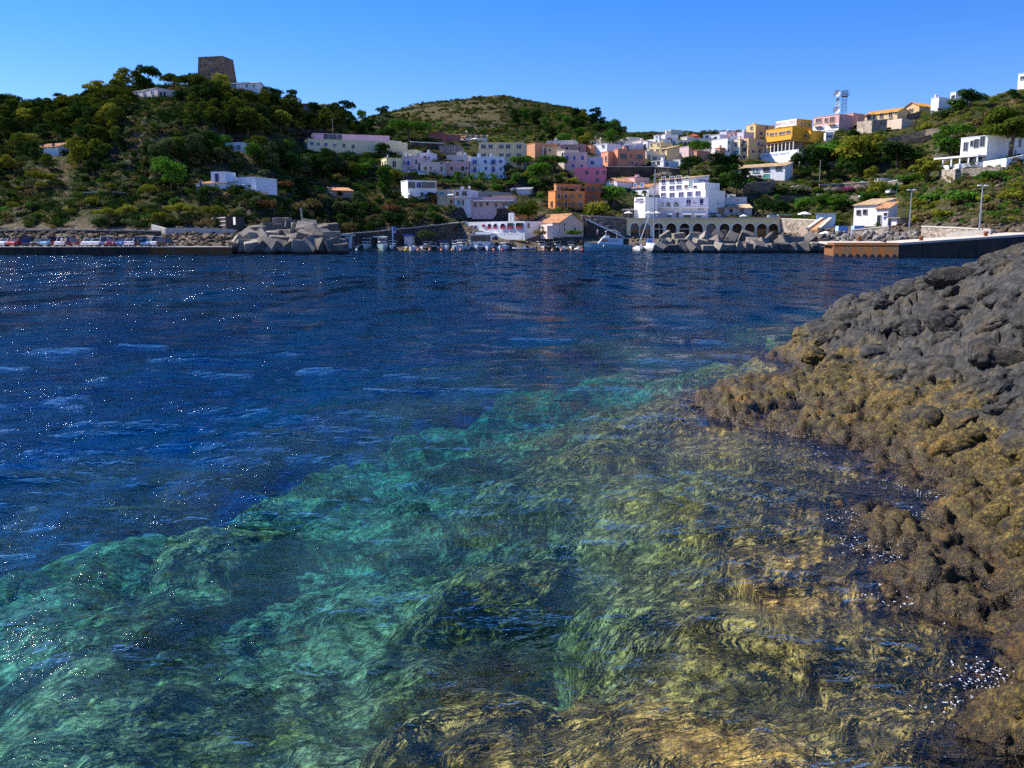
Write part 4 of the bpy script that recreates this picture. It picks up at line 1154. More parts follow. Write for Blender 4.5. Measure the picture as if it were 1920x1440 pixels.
h = B('rose_house', 'tall windowless-looking rose pink house with four small dark windows', (1077, 1135, 1138, 314.5, 348, 8), (.70, .21, .29), M=9, Fr=[(1100, 323.5, 4, 5, 'plain'), (1120, 323.5, 4, 5, 'plain'), (1133, 323.5, 3, 5, 'plain'), (1120, 338, 5, 5, 'plain')])
A_MAIN = h = B('orange_apartments', 'orange-brown three-storey apartment block with balconies left of the rose pink house', (1028, 1041, 1096, 358, 391, 64), (.58, .21, .07), cat='apartment building', M=None, base=5,
      Rt=[(1048, 368, 5, 8, 'brown'), (1061, 368, 5, 8, 'brown'), (1074, 367, 5, 5, 'plain'), (1087, 367, 5, 5, 'plain'), (1048, 381, 5, 6, 'plain'), (1061, 382, 5, 9, 'brown'), (1074, 381, 5, 5, 'plain'), (1088, 382, 6, 8, 'dark')],
      auto=(2, 'plain', 3))
for z in (375, 388):
    balcony(h.root, hy(h, 1043), hy(h, 1067), hz(h, z, 0, 4, 1055), 'R', 1.0, (.58, .21, .07))
A_TOP = h = B('apartment_top', 'set-back orange top storey with a white banner on the orange apartment block', (1040, 1043, 1090, 345, 359, 64), (.48, .22, .10), M=None, ymin=270, plat=False, cat='apartment storey',
      Rt=[(1047, 353, 4, 5, 'dark'), (1054, 353, 4, 4, 'plain'), (1063, 353, 4, 4, 'plain'), (1080, 352, 4, 5, 'brown')])
slab(h.root, 'banner', .004, .08, hy(h, 1068), hy(h, 1092), hz(h, 360, 0, 5, 1075), hz(h, 357, 0, 5, 1075), WHITE)
h = B('brown_apartments', 'dark brown balconied apartment block right of the orange one', (1096, 1125, 1128, 345.5, 388, 8), (.34, .12, .05), cat='apartment building', M=9,
      Fr=[(1103, 355, 5, 9, 'plain'), (1113, 355, 5, 9, 'plain'), (1123, 355, 4, 7, 'plain'), (1103, 368, 5, 7, 'plain'), (1113, 368, 5, 7, 'plain'), (1105, 381, 6, 8, 'dark'), (1118, 381, 6, 8, 'dark')])
for z in (361, 374): balcony(h.root, hx(h, 1097), hx(h, 1126), hz(h, z), 'F', 1.2, (.34, .12, .05))
h = B('gable_house', 'little white gabled house with a tall red door below the stone terrace wall', (1137, 1157, 1165, 333, 352, 25), (.72, .68, .72), roof='gable', ridge='y', rise=1.1, M=7, Fr=[(1147, 340, 5, 9, 'red')])
h = B('porch_house', 'pink and white house with a wide oxblood door right of the little gabled house', (1166, 1190, 1198, 332, 352, 22), (.66, .42, .40), M=7, clutter=2, Fr=[(1176, 343, 9, 9, 'red')])
h = B('tiled_house', 'lilac-white house with two blue windows and a terracotta roof left of the big white hotel', (1184, 1216, 1235, 343, 368, 35), (.64, .60, .66), roof='gable', rise=1.3, M=9, Fr=[(1191, 348, 5, 7, 'blue'), (1204, 347, 5, 7, 'blue')], Rt=[(1226, 350, 3, 6, 'dark')])
TC_MAIN = h = B('terracotta_house', 'big terracotta house with two wide windows standing on the dark retaining wall', (1151, 1158, 1210, 279, 312, 62), (.60, .24, .14), M=None, base=4, clutter=1,
      Rt=[(1169, 293, 12, 8, 'plain'), (1199, 294, 11, 7, 'plain'), (1177, 281, 5, 4, 'brown'), (1183, 293, 3, 5, 'plain'), (1185, 306, 5, 5, 'brown'), (1194, 306, 4, 4, 'brown')])
TC_A = h = B('terracotta_annex', 'smaller terracotta block left of the big terracotta house', (1127, 1140, 1151, 284, 309, 40), (.62, .26, .16), M=7, Fr=[(1136, 297, 3, 9, 'brown')])
h = B('white_back_house', 'white wall house with two small windows behind the terracotta houses', (1139, 1152, 1156, 272, 290, 20), (.74, .72, .74), M=6, Fr=[(1143, 281, 2, 4, 'dark'), (1149, 281, 2, 4, 'dark')])
h = B('lilac_storey', 'pale lilac storey behind the roof of the big terracotta house', (1170, 1204, 1208, 269, 282, 12), (.62, .52, .62), M=7, Fr=[(1183, 279, 3, 3, 'dark')])
for i, (g, col, lab) in enumerate([
    ((1106, 1126, 1130, 262, 274, 20), (.58, .46, .34), 'beige cube house on the slope under the hilltop pines'),
    ((1150, 1172, 1176, 264, 274, 22), (.70, .64, .50), 'cream stepped house on the slope below the pines'),
    ((1173, 1180, 1186, 257, 270, 40), (.72, .66, .54), 'small cream tower house with a flat top left of the chimneys'),
    ((1186, 1202, 1206, 263, 275, 25), (.60, .50, .46), 'pinkish house carrying two tall chimneys'),
    ((1206, 1214, 1218, 265, 280, 30), (.72, .72, .76), 'narrow white house right of the chimneys'),
    ((1214, 1236, 1240, 260, 274, 26), (.76, .75, .78), 'white cube house with steps left of the tall white box'),
    ((1150, 1186, 1192, 272, 284, 18), (.72, .70, .70), 'low white terrace house right behind the two small dark windows'),
    ((1194, 1212, 1217, 283, 297, 24), (.70, .60, .46), 'cream house squeezed left of the khaki yellow house'),
    ((1262, 1276, 1280, 299, 312, 22), (.66, .60, .58), 'small pale house at the foot of the khaki gabled house'),
    ((1296, 1314, 1319, 274, 290, 22), (.74, .60, .58), 'pinkish white house under the arched hall right half'),
    ((1318, 1332, 1337, 272, 288, 24), (.78, .76, .76), 'white house left of the big blank white wall'),
    ((1276, 1288, 1292, 256, 266, 20), (.62, .56, .46), 'beige house left of the red hipped roof'),
    ((1376, 1390, 1394, 270, 284, 22), (.74, .66, .50), 'cream house left of the glazed veranda'),
    ((1226, 1236, 1240, 253, 263, 26), (.60, .60, .64), 'small pale house on the skyline left of the tall white box')]):
    B('cube_house', lab, g, col, M=7, clutter=(2, 1, 0, 3, 1, 2, 0, 1, 0, 1, 1, 1, 1, 1)[i], auto=(1, 'dark', 2.8))
h = B('white_tall_house', 'tall white box with lilac side near the crest of the village', (1240, 1247, 1265, 252, 270, 50), (.80, .76, .76), M=7, clutter=1, Rt=[(1256, 262, 8, 5, 'plain')])
h = B('khaki_house', 'khaki yellow house with small windows left of the gabled one', (1217, 1238, 1243, 267, 293, 20), (.60, .47, .22), M=7, clutter=2, Fr=[(1221, 271, 3, 4, 'brown'), (1234, 271, 3, 4, 'brown'), (1222, 283, 4, 7, 'brown'), (1233, 283, 4, 7, 'brown')])
h = B('khaki_gable_house', 'tall khaki gabled house with a narrow white lit front', (1240, 1250, 1274, 271, 301, 48), (.52, .42, .22), M=None, roof='mono', rise=1.5, tile=TILE_PALE, Fr=[(1244, 283, 4, 9, 'brown')])
h = B('balcony_white_house', 'white house with arched balcony wall above the dark retaining wall right end', (1221, 1244, 1258, 301, 318, 26), (.76, .74, .76), M=8, clutter=1, Rt=[(1250, 308, 5, 6, 'dark')], Fr=[(1226, 305, 4, 5, 'plain'), (1234, 305, 4, 5, 'plain'), (1229, 313, 4, 6, 'plain')])
h = B('canopy_house', 'low beige house with a canopy between khaki houses and white balcony', (1219, 1246, 1250, 290, 304, 14), (.56, .48, .38), M=7, Fr=[(1228, 297, 8, 6, 'dark'), (1241, 297, 8, 6, 'dark')])
# arched hall on the crest
h = B('arcade_hall', 'cream hall with a row of dark arches and solar panels near the crest', (1266, 1338, 1342, 262, 274, 10), (.66, .60, .50), M=8, cat='hall')
for i in range(8):
    x = hx(h, 1277 + i * 8)
    if i < 5:
        link('arched_window', mesh_of('arched_window', arch_panel_bm(x, 1.6, .2, h.H - .6, -.03, .08), simple('arch_shadow_brown', (.10, .06, .05), .7)), h.root)  # brown panel paints the shade inside the arch
        link('arch_rim', mesh_of('arch_rim', arch_rim_bm(x, 1.6, .2, h.H - .6, .16, -.12, .11), WHITE), h.root)
for i in range(5):
    bm = bmesh.new(); x = hx(h, 1298 + i * 9); poly_prism(bm, [(x - 1, 1.2, h.H + .1), (x + 1, 1.2, h.H + .1), (x + 1, 2.9, h.H + 1.0), (x - 1, 2.9, h.H + 1.0)], (0, .08, .08))
    link('solar_panel', mesh_of('solar_panel', bm, simple('solar_glass', (.08, .11, .16), .15, spec=.6)), h.root)
h = B('red_roof_house', 'house with a bright red hipped roof on the skyline behind the arched hall', (1288, 1308, 1313, 249, 264, 18), (.45, .12, .08), M=7, roof='hip', rise=1.4, tile=tile_mat('red_roof_tiles', (.42, .085, .05)))
h = B('skyline_block', 'beige unfinished block with two openings on the skyline', (1247, 1258, 1280, 243, 258, 42), (.60, .55, .46), M=None, Fr=[(1252, 248, 3, 4, 'dark'), (1256, 248, 2, 4, 'dark')], cat='building')
for i, (g, col, lab, cl) in enumerate([
    ((1333, 1349, 1353, 252, 268, 22), (.70, .68, .78), 'lilac-white house at the left of the skyline cluster', 2),
    ((1350, 1362, 1366, 246, 262, 24), (.62, .60, .72), 'highest lilac house of the skyline cluster with a roof rail', 2),
    ((1366, 1378, 1382, 249, 264, 20), (.40, .22, .22), 'dark pinkish roofed house in the skyline cluster', 1),
    ((1382, 1394, 1400, 247, 266, 24), (.62, .58, .70), 'pale lilac house right in the skyline cluster beside the tan block', 2),
    ((1368, 1384, 1388, 256, 272, 18), (.74, .74, .78), 'small white house below the skyline cluster', 1),
    ((1352, 1366, 1370, 262, 276, 26), (.78, .76, .78), 'white house under the dark pinkish roof', 1),
    ((1318, 1332, 1336, 252, 264, 16), (.58, .55, .52), 'low grey-beige house on the crest above the solar panels', 1)]):
    B('skyline_house', lab, g, col, M=7, clutter=cl, auto=(1, 'plain', 3))
h = B('big_white_house', 'big blank white wall of a house above the trees beside two terracotta blocks', (1334, 1363, 1376, 259, 298, 42), (.80, .77, .77), M=None, base=4, Rt=[(1366, 268, 3, 5, 'brown'), (1366, 282, 3, 5, 'brown')])
h = B('brick_house', 'terracotta block in front of the big blank white wall', (1340, 1349, 1363, 277, 303, 44), (.44, .20, .13), M=None, clutter=1, Fr=[(1344, 284, 4, 5, 'teal')])
h = B('brick_house', 'terracotta block half hidden by the dark round trees below the white wall', (1301, 1306, 1328, 283, 308, 55), (.40, .19, .13), M=None, Rt=[(1320, 294, 3, 5, 'brown')])
h = B('low_brick_house', 'low terracotta wall house between the two terracotta blocks', (1326, 1340, 1345, 292, 306, 30), (.56, .28, .18), M=6, Fr=[(1332, 297, 4, 4, 'brown')])
h = B('pink_white_house', 'white and pink house behind the fig tree on the upper slope', (1274, 1291, 1297, 274, 296, 30), (.70, .52, .52), M=7)
h = B('veranda_house', 'cream house with a glazed veranda left of the tan hotel block', (1374, 1386, 1398, 261, 300, 40), (.66, .56, .38), M=7, clutter=1, Fr=[(1380, 270, 4, 8, 'dark'), (1380, 286, 10, 8, 'teal')], Rt=[(1391, 272, 4, 6, 'brown')])
# the yellow and orange hotel
h = B('tan_block', 'tan three-storey block with a roof parapet left of the orange hotel', (1399, 1416, 1452, 233, 262, 44), (.66, .44, .17), M=None, base=6, cat='building', clutter=1,
      Fr=[(1409, 240, 3, 6, 'dark'), (1410, 251, 4, 6, 'dark')], Rt=[(1427, 250, 7, 5, 'brown'), (1437, 240, 4, 5, 'plain')])
h = B('peach_block', 'peach building with balconies below the tan block', (1389, 1402, 1437, 259, 300, 46), (.68, .42, .20), M=None, base=6, cat='building',
      Fr=[(1396, 266, 5, 5, 'dark'), (1396, 281, 6, 8, 'dark'), (1396, 294, 4, 5, 'brown')], Rt=[(1412, 284, 5, 6, 'brown'), (1422, 270, 6, 6, 'dark'), (1424, 284, 5, 5, 'dark')])
O_MAIN = h = B('orange_hotel', 'bright orange hotel with two balcony bands and a white pergola on the hillside', (1436, 1484, 1522, 237, 277, 52), (.76, .36, .035), cat='hotel', M=None, base=7,
      Fr=[(1439, 251, 2, 6, 'dark'), (1447, 252, 5, 6, 'brown'), (1455, 251, 2, 6, 'dark'), (1464, 250, 5, 6, 'brown'), (1470, 249, 2, 6, 'dark'), (1478, 247.5, 5, 6, 'brown'),
          (1442, 268.5, 4, 8, 'dark'), (1453, 267.5, 4, 7, 'dark'), (1464, 266, 4, 6, 'dark'), (1475, 264.5, 9, 7, 'dark')])
for za, zb in ((261, 256), (275.5, 272)):
    balcony(h.root, -h.L, 0.9, hz(h, za), 'F', 1.3, (.76, .38, .06), True)
HT3 = h3 = B('hotel_top', 'orange top storey with a long white sign band carrying letters behind the orange hotel', (1455, 1493, 1524, 223, 246, 50), (.74, .38, .07), cat='hotel', M=9, Y=h.Y + 9, base=8,
      Fr=[(1462, 236, 4, 4, 'brown'), (1473, 235, 2, 4, 'brown'), (1488, 233, 5, 5, 'brown')], Rt=[(1503, 234, 2, 7, 'brown'), (1509, 233, 2, 7, 'brown'), (1517, 235, 4, 6, 'brown')])
zt = h3.H
slab(h3.root, 'sign_band', -h3.L, 0.1, -.16, -.014, zt - 2.3, zt + .1, WHITE)
lettering(h3.root, 'ALBERGO GRILLO', -h3.L / 2, zt - 1.15, 1.9, simple('faded_letters', (.30, .12, .12), .7), -.18)
HT4 = h4 = B('hotel_wing', 'lower orange wing with a balcony band at the right of the orange hotel', (1490, 1519, 1547, 245, 272, 50), (.76, .38, .045), cat='hotel', M=None, base=7,
       Fr=[(1498, 256.5, 5, 5, 'brown'), (1510, 255, 5, 5, 'brown'), (1494, 269, 6, 4, 'plain')])
balcony(h4.root, -h4.L, 0.5, hz(h4, 266), 'F', 1.1, (.76, .40, .08), True)
# white curtain wall of the hotel terrace and its pergola
HT5 = h5 = B('terrace_block', 'big blank white terrace wall below the orange hotel, stepping down to the left', (1425, 1502, 1510, 279, 312, 56), (.82, .80, .78), cat='wall building', M=6, base=8, cornice=False)
for i in range(9):
    x = -h5.L + 1.2 + i * (h5.L * .72) / 8
    slab(h5.root, 'pergola_post', x - .12, x + .12, .3, .54, h5.H, h5.H + 3.0, WHITE)
slab(h5.root, 'pergola_roof', -h5.L, -h5.L * .26, .1, 5.4, h5.H + 3.0, h5.H + 3.2, simple('weathered_wood', (.16, .10, .08), .8))
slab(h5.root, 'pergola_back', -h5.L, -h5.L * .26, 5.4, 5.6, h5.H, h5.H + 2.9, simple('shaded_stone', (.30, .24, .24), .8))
lettering(h5.root, 'Hotel Grotta Azzurra', -h5.L * .62, h5.H - .9, 1.5, simple('blue_letters', (.12, .2, .55), .7), -.02)
h = B('white_long_house', 'long white two-storey house with green doors, paired shutters and a pale tiled roof', (1367, 1471, 1486, 302, 339, 44.0), (.76, .76, .77), M=None, roof='mono', rise=1.5, tile=TILE_PALE, base=3,
      Fr=[(x, 322 - (x - 1376) * .05, 4, 7, 'teal') for x in (1374, 1380, 1393.5, 1400, 1413.5, 1420)] + [(x, 318 - (x - 1434) * .09, 4, 7, 'plain') for x in (1434, 1440, 1457, 1463)] + [(1376, 336, 8, 6, 'green'), (1415.5, 333, 9, 8, 'green'), (1437, 331, 9, 9, 'green')])
# ---- right hill
h = B('radio_house', 'pink over white building with balconies carrying the radio mast', (1525, 1572, 1585, 214, 248, 40), (.60, .34, .31), cat='building', M=12, base=6,
      Fr=[(1535, 226, 7, 7, 'brown'), (1549, 225, 4, 7, 'brown'), (1560, 224, 6, 9, 'brown'), (1535, 241, 6, 7, 'dark'), (1549, 240, 9, 9, 'dark'), (1561, 239, 5, 10, 'dark')], Rt=[(1577, 223, 3, 6, 'brown')])
slab(h.root, 'white_base', -h.L - .01, .012, -.06, -.006, 0, hz(h, 231), WHITE)
balcony(h.root, hx(h, 1528), hx(h, 1541), hz(h, 232)); balcony(h.root, hx(h, 1554), hx(h, 1567), hz(h, 231.5), 'F', 1.0, (.7, .45, .1))
RADIO = h
R_A = h = B('pink_annex', 'pink annex with a shaded loggia right of the mast building', (1584, 1599, 1609, 212, 236, 40), (.62, .34, .28), M=8, Fr=[(1591, 222, 12, 6, 'dark')])
h = B('small_white_annex', 'little white outbuilding below the mast building', (1548, 1562, 1564, 248, 261, 12), (.74, .73, .75), M=5, Fr=[(1555, 256, 9, 5, 'dark')])
Y_MAIN = h = B('yellow_villa', 'long yellow villa with arched brown windows and an orange roof on a bastion wall', (1622, 1682, 1694, 200, 228, 36), (.70, .52, .27), M=8, roof='gable', rise=1.8, tile=tile_mat('orange_tiles', (.62, .30, .06)), base=5,
      Fr=[(1630, 219, 4, 9, 'brown'), (1640, 218.5, 3, 8, 'brown'), (1653, 216.5, 4, 9, 'brown'), (1670, 214.5, 4, 10, 'brown'), (1680, 211, 2, 5, 'brown')])
Y_G = h = B('gabled_villa', 'peach gabled house with one arched window at the right end of the yellow villa', (1695, 1723, 1765, 190, 213, 44), (.72, .46, .22), M=None, roof='gable', ridge='y', rise=1.8, tile=tile_mat('orange_tiles', (.62, .30, .06)), base=5, Fr=[(1708, 208, 5, 8, 'brown')], Rt=[(1737, 202, 3, 4, 'dark')])
Y_B = h = B('bastion_house', 'pale pink-yellow bastion with steps below the yellow villa', (1662, 1690, 1699, 222, 241, 40), (.72, .58, .44), M=7, base=5, cat='building', cornice=False)
h = B('white_block', 'white flat-roofed block on the skyline right of the peach gabled house', (1746, 1760, 1783, 182, 194, 44), (.80, .79, .80), M=8, base=4, clutter=2)
h = B('white_block', 'taller white block on the skyline beside dark trees', (1782, 1791, 1797, 172, 192, 40), (.80, .79, .80), M=6, base=4, Fr=[(1787, 182, 3, 6, 'plain')])
h = B('white_block', 'white house corner at the very top right of the hill', (1909, 1925, 1950, 136, 156, 40), (.80, .79, .78), M=9, base=4, Fr=[(1917, 146, 4, 6, 'dark')])
# white villa with terrace
h = B('white_villa', 'white two-storey villa with tall dark windows and a roofed terrace under the big pine', (1801, 1848, 1935, 254, 306, 50), (.82, .81, .82), M=None, base=4, cat='villa', cornice=True,
      Fr=[(1810.5, 275, 4, 15, 'plain'), (1821.5, 269, 3, 10, 'plain'), (1830, 269, 4, 15, 'plain'), (1841, 265, 4, 18, 'plain')], Rt=[(1893, 271, 6, 9, 'plain'), (1911, 268, 6, 13, 'plain'), (1893, 285, 5, 4, 'plain'), (1904, 285, 4, 7, 'plain')])
slab(h.root, 'terrace_roof', -h.L - 5, .2, -4.2, -.004, hz(h, 294) - .0, hz(h, 294) + .45, WHITE)
for i in range(6):
    x = -h.L - 4.8 + i * (h.L + 4.8) / 5
    slab(h.root, 'column', x - .15, x + .15, -4.0, -3.7, -.5, hz(h, 294) - .002, WHITE)
slab(h.root, 'doorway', -h.L * .7, -h.L * .5, -.05, -.003, 0, 2.1, GLASS); slab(h.root, 'doorway', -h.L * .35, -h.L * .15, -.05, -.003, 0, 2.1, GLASS)
VILLA = h
# port house at the pier
P_MAIN = h = B('port_house', 'white harbour house with a sloping terracotta roof behind the old pier', (1601, 1642, 1678, 370, 424, 38), (.74, .70, .68), M=None, roof='mono', rise=1.7, base=3, cat='house', tile=TILE_PALE,
      Fr=[(1610, 398, 4, 7, 'plain'), (1622, 397, 4, 7, 'plain')])
P_W = h = B('port_house_wing', 'lower white wing with an arched black doorway right of the harbour house', (1643, 1664, 1682, 378, 425, 38), (.74, .69, .66), M=None, roof='mono', rise=1.6, ymin=215, base=3, tile=TILE,
      Fr=[(1649, 413, 4, 18, 'dark'), (1661, 402, 4, 6, 'dark')])
slab(h.root, 'sign', -.35 * h.L, -.2 * h.L, -.1, -.02, hz(h, 411), hz(h, 406), simple('blue_sign', (.05, .12, .45), .5))
h = B('kiosk', 'small pale concrete kiosk with a flat slab roof at the foot of the wild slope', (1670, 1681, 1704, 409, 423, 45), (.68, .60, .56), M=None, ymin=180, base=2, cat='kiosk', cornice=False)
slab(h.root, 'roof_slab', -h.L - .4, 1.2, -.5, h.M + .4, h.H, h.H + .2, CONCRETE)

# ---- the white waterfront hotel
H_TOP = h = B('white_hotel', 'white hotel upper block with tall navy shutters and a pale lettered side wall', (1236, 1299, 1329, 327, 372, 30), (.80, .78, .80), M=None, base=3, Y=277, tile=TILE_PALE, roof='mono', rise=.9, cat='hotel',
      Fr=[(1244, 338, 6, 12, 'navy'), (1260, 337, 7, 12, 'navy'), (1273, 336, 7, 12, 'navy'), (1287.5, 333.5, 4, 6, 'teal'), (1295, 344, 4, 12, 'teal'), (1244, 352, 6, 7, 'navy'), (1260, 352, 7, 7, 'navy'), (1273, 351, 7, 7, 'navy'), (1287, 350, 5, 6, 'brown')])
o = lettering(h.root, 'Sole Rosso', 0, hz(h, 337, 0, 3, 1320), 1.1, simple('sign_letters', (.06, .03, .15), .6)); o.location = (.03, h.M * .66, h.H - 1.6); o.rotation_euler = (R(90), 0, R(90))
H_SIDE = h = B('white_hotel_side', 'white cube at the right shoulder of the hotel with a bright front', (1299, 1321, 1349, 342, 374, 28), (.84, .82, .84), M=None, base=3, Y=272, cat='hotel', cornice=False, Fr=[(1303, 350, 4, 3, 'plain')])
H_MID = h = B('white_hotel_middle', 'white middle block of the hotel with five navy windows and a roof terrace', (1238, 1322, 1330, 356, 390, 26), (.84, .82, .86), M=9, base=3, Y=266, cat='hotel', cornice=False,
      Fr=[(1243.5, 365, 7, 6, 'navy'), (1260, 366, 7, 9, 'navy'), (1277, 365, 7, 9, 'navy'), (1293, 364, 7, 9, 'navy'), (1308.5, 363, 7, 9, 'navy')])
slab(h.root, 'roof_terrace_rail', -h.L, 0, -.05, .0, h.H + .8, h.H + .88, METAL_PALE)
h = B('white_hotel_front', 'white lower front of the hotel with awnings, red lettering and two tall navy windows', (1210, 1327, 1331, 370, 411, 14), (.70, .68, .86), M=8, base=3, Y=259, cat='hotel', cornice=False,  # white front; lilac of its shade painted into the wall colour
      Fr=[(1291, 380, 7, 11, 'navy'), (1315, 379, 6, 11, 'navy'), (1271, 403, 4, 8, 'plain'), (1255, 404, 7, 7, 'dark'), (1289, 404, 12, 9, 'dark'), (1311, 404, 9, 9, 'teal')])
HOTEL = h
lw = h
zf = hz(h, 388.5)
for px, w in ((1217, 8), (1229, 9), (1242, 8), (1253, 9), (1268, 11)):
    ww = w / F * h.Y / h.cs
    link('arched_window', mesh_of('arched_window', arch_panel_bm(hx(h, px), ww, zf + .3, hz(h, 378), -.02, .06), GLASS if px > 1245 else simple('grey_loggia_glass', (.22, .24, .30), .2, spec=.5)), h.root)
    link('arch_rim', mesh_of('arch_rim', arch_rim_bm(hx(h, px), ww, zf + .3, hz(h, 378), .22, -.16, .14), WHITE), h.root)
slab(h.root, 'balcony_slab', -h.L, .3, -1.2, -.17, zf - .25, zf, WHITE)
bm = bmesh.new()
for i in range(60):
    x = -h.L + .1 + i * (h.L) / 60; box(bm, x, x + .05, -1.18, -1.12, zf, zf + .9)
box(bm, -h.L, .3, -1.2, -1.1, zf + .9, zf + .98)
link('railing', mesh_of('railing', bm, simple('white_rail', (.75, .75, .8), .5)), h.root)
lettering(h.root, 'Bar', hx(h, 1303), hz(h, 380), .9, simple('red_letters', (.6, .03, .05), .5), -.03)
lettering(h.root, '35.01', hx(h, 1314), hz(h, 392), .8, simple('dark_letters', (.05, .04, .12), .5), -.03)
for a, b, z in ((1250, 1262, 394), (1281, 1298, 394), (1302, 1324, 394.5)): awning(h.root, hx(h, a), hx(h, b), hz(h, z), 1.1, 1.9)
slab(h.root, 'porch_roof', hx(h, 1208) - 6, hx(h, 1232), -4.5, -1.25, hz(h, 393.5), hz(h, 392.3), WHITE)
for px in (1176, 1190, 1204, 1218, 1231): slab(h.root, 'porch_post', hx(h, px) - .08, hx(h, px) + .08, -4.4, -4.2, 0, hz(h, 393.6), IRON)
H_SIGN = h = B('sign_tower', 'bright white square tower with dark hotel lettering left of the arches', (1189, 1209, 1213, 369, 408, 30), (.86, .85, .86), M=5, base=3, Y=257, cat='tower block', cornice=False)
lettering(h.root, 'Garden', -h.L * .5, hz(h, 373), 1.0, simple('sign_letters', (.06, .03, .15), .6), -.03)
lettering(h.root, 'Lido Rosso', -h.L * .5, hz(h, 377), .85, simple('sign_letters', (.06, .03, .15), .6), -.03)
lettering(h.root, 'HOTEL', -h.L * .36, hz(h, 380.3), .55, simple('grey_letters', (.25, .22, .3), .6), -.03)
h = B('long_tiled_house', 'long grey-lilac one-storey house with a tiled roof right of the hotel', (1330, 1409, 1414, 381, 409, 8), (.46, .40, .42), M=9, base=3, Y=268, roof='mono', rise=1.4, tile=TILE_PALE,
      Fr=[(1333, 397, 6, 9, 'brown'), (1353, 397, 8, 11, 'plain'), (1371, 395, 6, 8, 'brown'), (1391, 394, 7, 9, 'plain'), (1346, 381.5, 2, 2, 'dark'), (1359, 381.5, 2, 2, 'dark'), (1333, 390, 6, 2, 'brown'), (1372, 388, 9, 2, 'brown')])
h = B('upper_white_terrace', 'ragged white terrace parapets above the long tiled house', (1347, 1400, 1405, 370, 384, 14), (.72, .70, .70), M=6, base=3, Y=279, cat='terrace', clutter=3)

# ---- arcade of boathouses under the hotel
K0 = at(1175, 445, 247); K1 = at(1461, 446, 243)
dv = (K1 - K0); Lw = math.hypot(dv.x, dv.y); az = math.atan2(dv.y, dv.x)
root = empty('arcade', (K0.x, K0.y, 1.6), az)
tag(root, 'cream arcade of eleven round-arched boathouses with orange wooden doors below the hotel terrace', 'arcade')
Htop = at(1175, 411, 247).z - 1.6; Htop2 = at(1461, 415, 243).z - 1.6
ARC_PX = [1197, 1219.5, 1242.5, 1259 + 9, 1284, 1310, 1332, 1358, 1382, 1405, 1428.5, 1449.5]
ARC_PX = [1190, 1210, 1234.5, 1259, 1284, 1309, 1334, 1359, 1382.5, 1406, 1428.5, 1449.5]
arcs = []
for i, p in enumerate(ARC_PX):
    t = (p - 1175) / 286.0
    x = Lw * t; arcs.append((x, Lw * 19.0 / 286 if i > 0 else Lw * 15.5 / 286, 0.0, Htop - 1.05 - .25 * t))
bm = arched_wall_bm(0, Lw, -2.0, Htop, arcs, 1.0)
link('front_wall', mesh_of('front_wall', bm, stucco((.84, .67, .33))), root)
bm = bmesh.new(); box(bm, 0, Lw, 2.6, 3.1, -2, Htop); box(bm, 0, .5, 1.003, 2.6, -2, Htop); box(bm, Lw - .5, Lw, 1.003, 2.6, -2, Htop)
link('back_wall', mesh_of('back_wall', bm, simple('vault_stone', (.12, .10, .09), .9)), root)
bm = bmesh.new(); box(bm, -.2, Lw + .2, -.25, 14, Htop, Htop + .35); link('terrace_slab', mesh_of('terrace_slab', bm, simple('cream_coping', (.62, .56, .44), .85)), root)
bm = bmesh.new()
for i in range(int(Lw / 2.2)): box(bm, i * 2.2, i * 2.2 + .08, -.1, -.02, Htop + .35, Htop + 1.25)
for z in (.75, 1.2): box(bm, 0, Lw, -.09, -.04, Htop + z, Htop + z + .06)
link('railing', mesh_of('railing', bm, IRON), root)
WOODD = simple('orange_wooden_door', (.46, .17, .03), .55, .25, 1.5)
for i, (x, w, za, zb) in enumerate(arcs):
    link('arch_rim', mesh_of('arch_rim', arch_rim_bm(x, w, za, zb, .38, -.10, .098), stucco((.80, .74, .60))), root)
    hd = [2.6, 2.6, 0, .8, 0, 1.5, 1.9, 1.6, 2.0, 2.3, 2.6, 2.4][i] * 1.55
    if hd > 0:
        for k in range(2):
            bm = bmesh.new(); box(bm, x - w/2 + .03 + k * w/2, x + k * w/2 - .03, 1.1, 1.2, -1, min(hd, zb - w/2))
            for q in range(5): box(bm, x - w/2 + .1 + k * w/2 + q * w/10, x - w/2 + .16 + k * w/2 + q * w/10, 1.06, 1.099, -1, min(hd, zb - w/2) - .1)
            link('door', mesh_of('door', bm, WOODD), root)
    if i in (0, 1, 6):
        link('fanlight', mesh_of('fanlight', arch_panel_bm(x, w - .06, hd, zb - .05, 1.12, .05), simple('dusty_fanlight', (.10, .11, .15), .25, spec=.5)), root)
    if i in (2, 4):
        bm = bmesh.new(); box(bm, x - w/2, x + w/2, 1.0, 1.1, 4.0, 4.25); link('lintel_beam', mesh_of('lintel_beam', bm, TRIM), root)
PLATS.append((K1.x, K1.y, dv.x / Lw, dv.y / Lw, -dv.y / Lw, dv.x / Lw, Lw, 14.0, 1.6 + Htop - .2, 0.2))
RECTS.append((1175, 1461, 409, 447, 247))
ARC = root

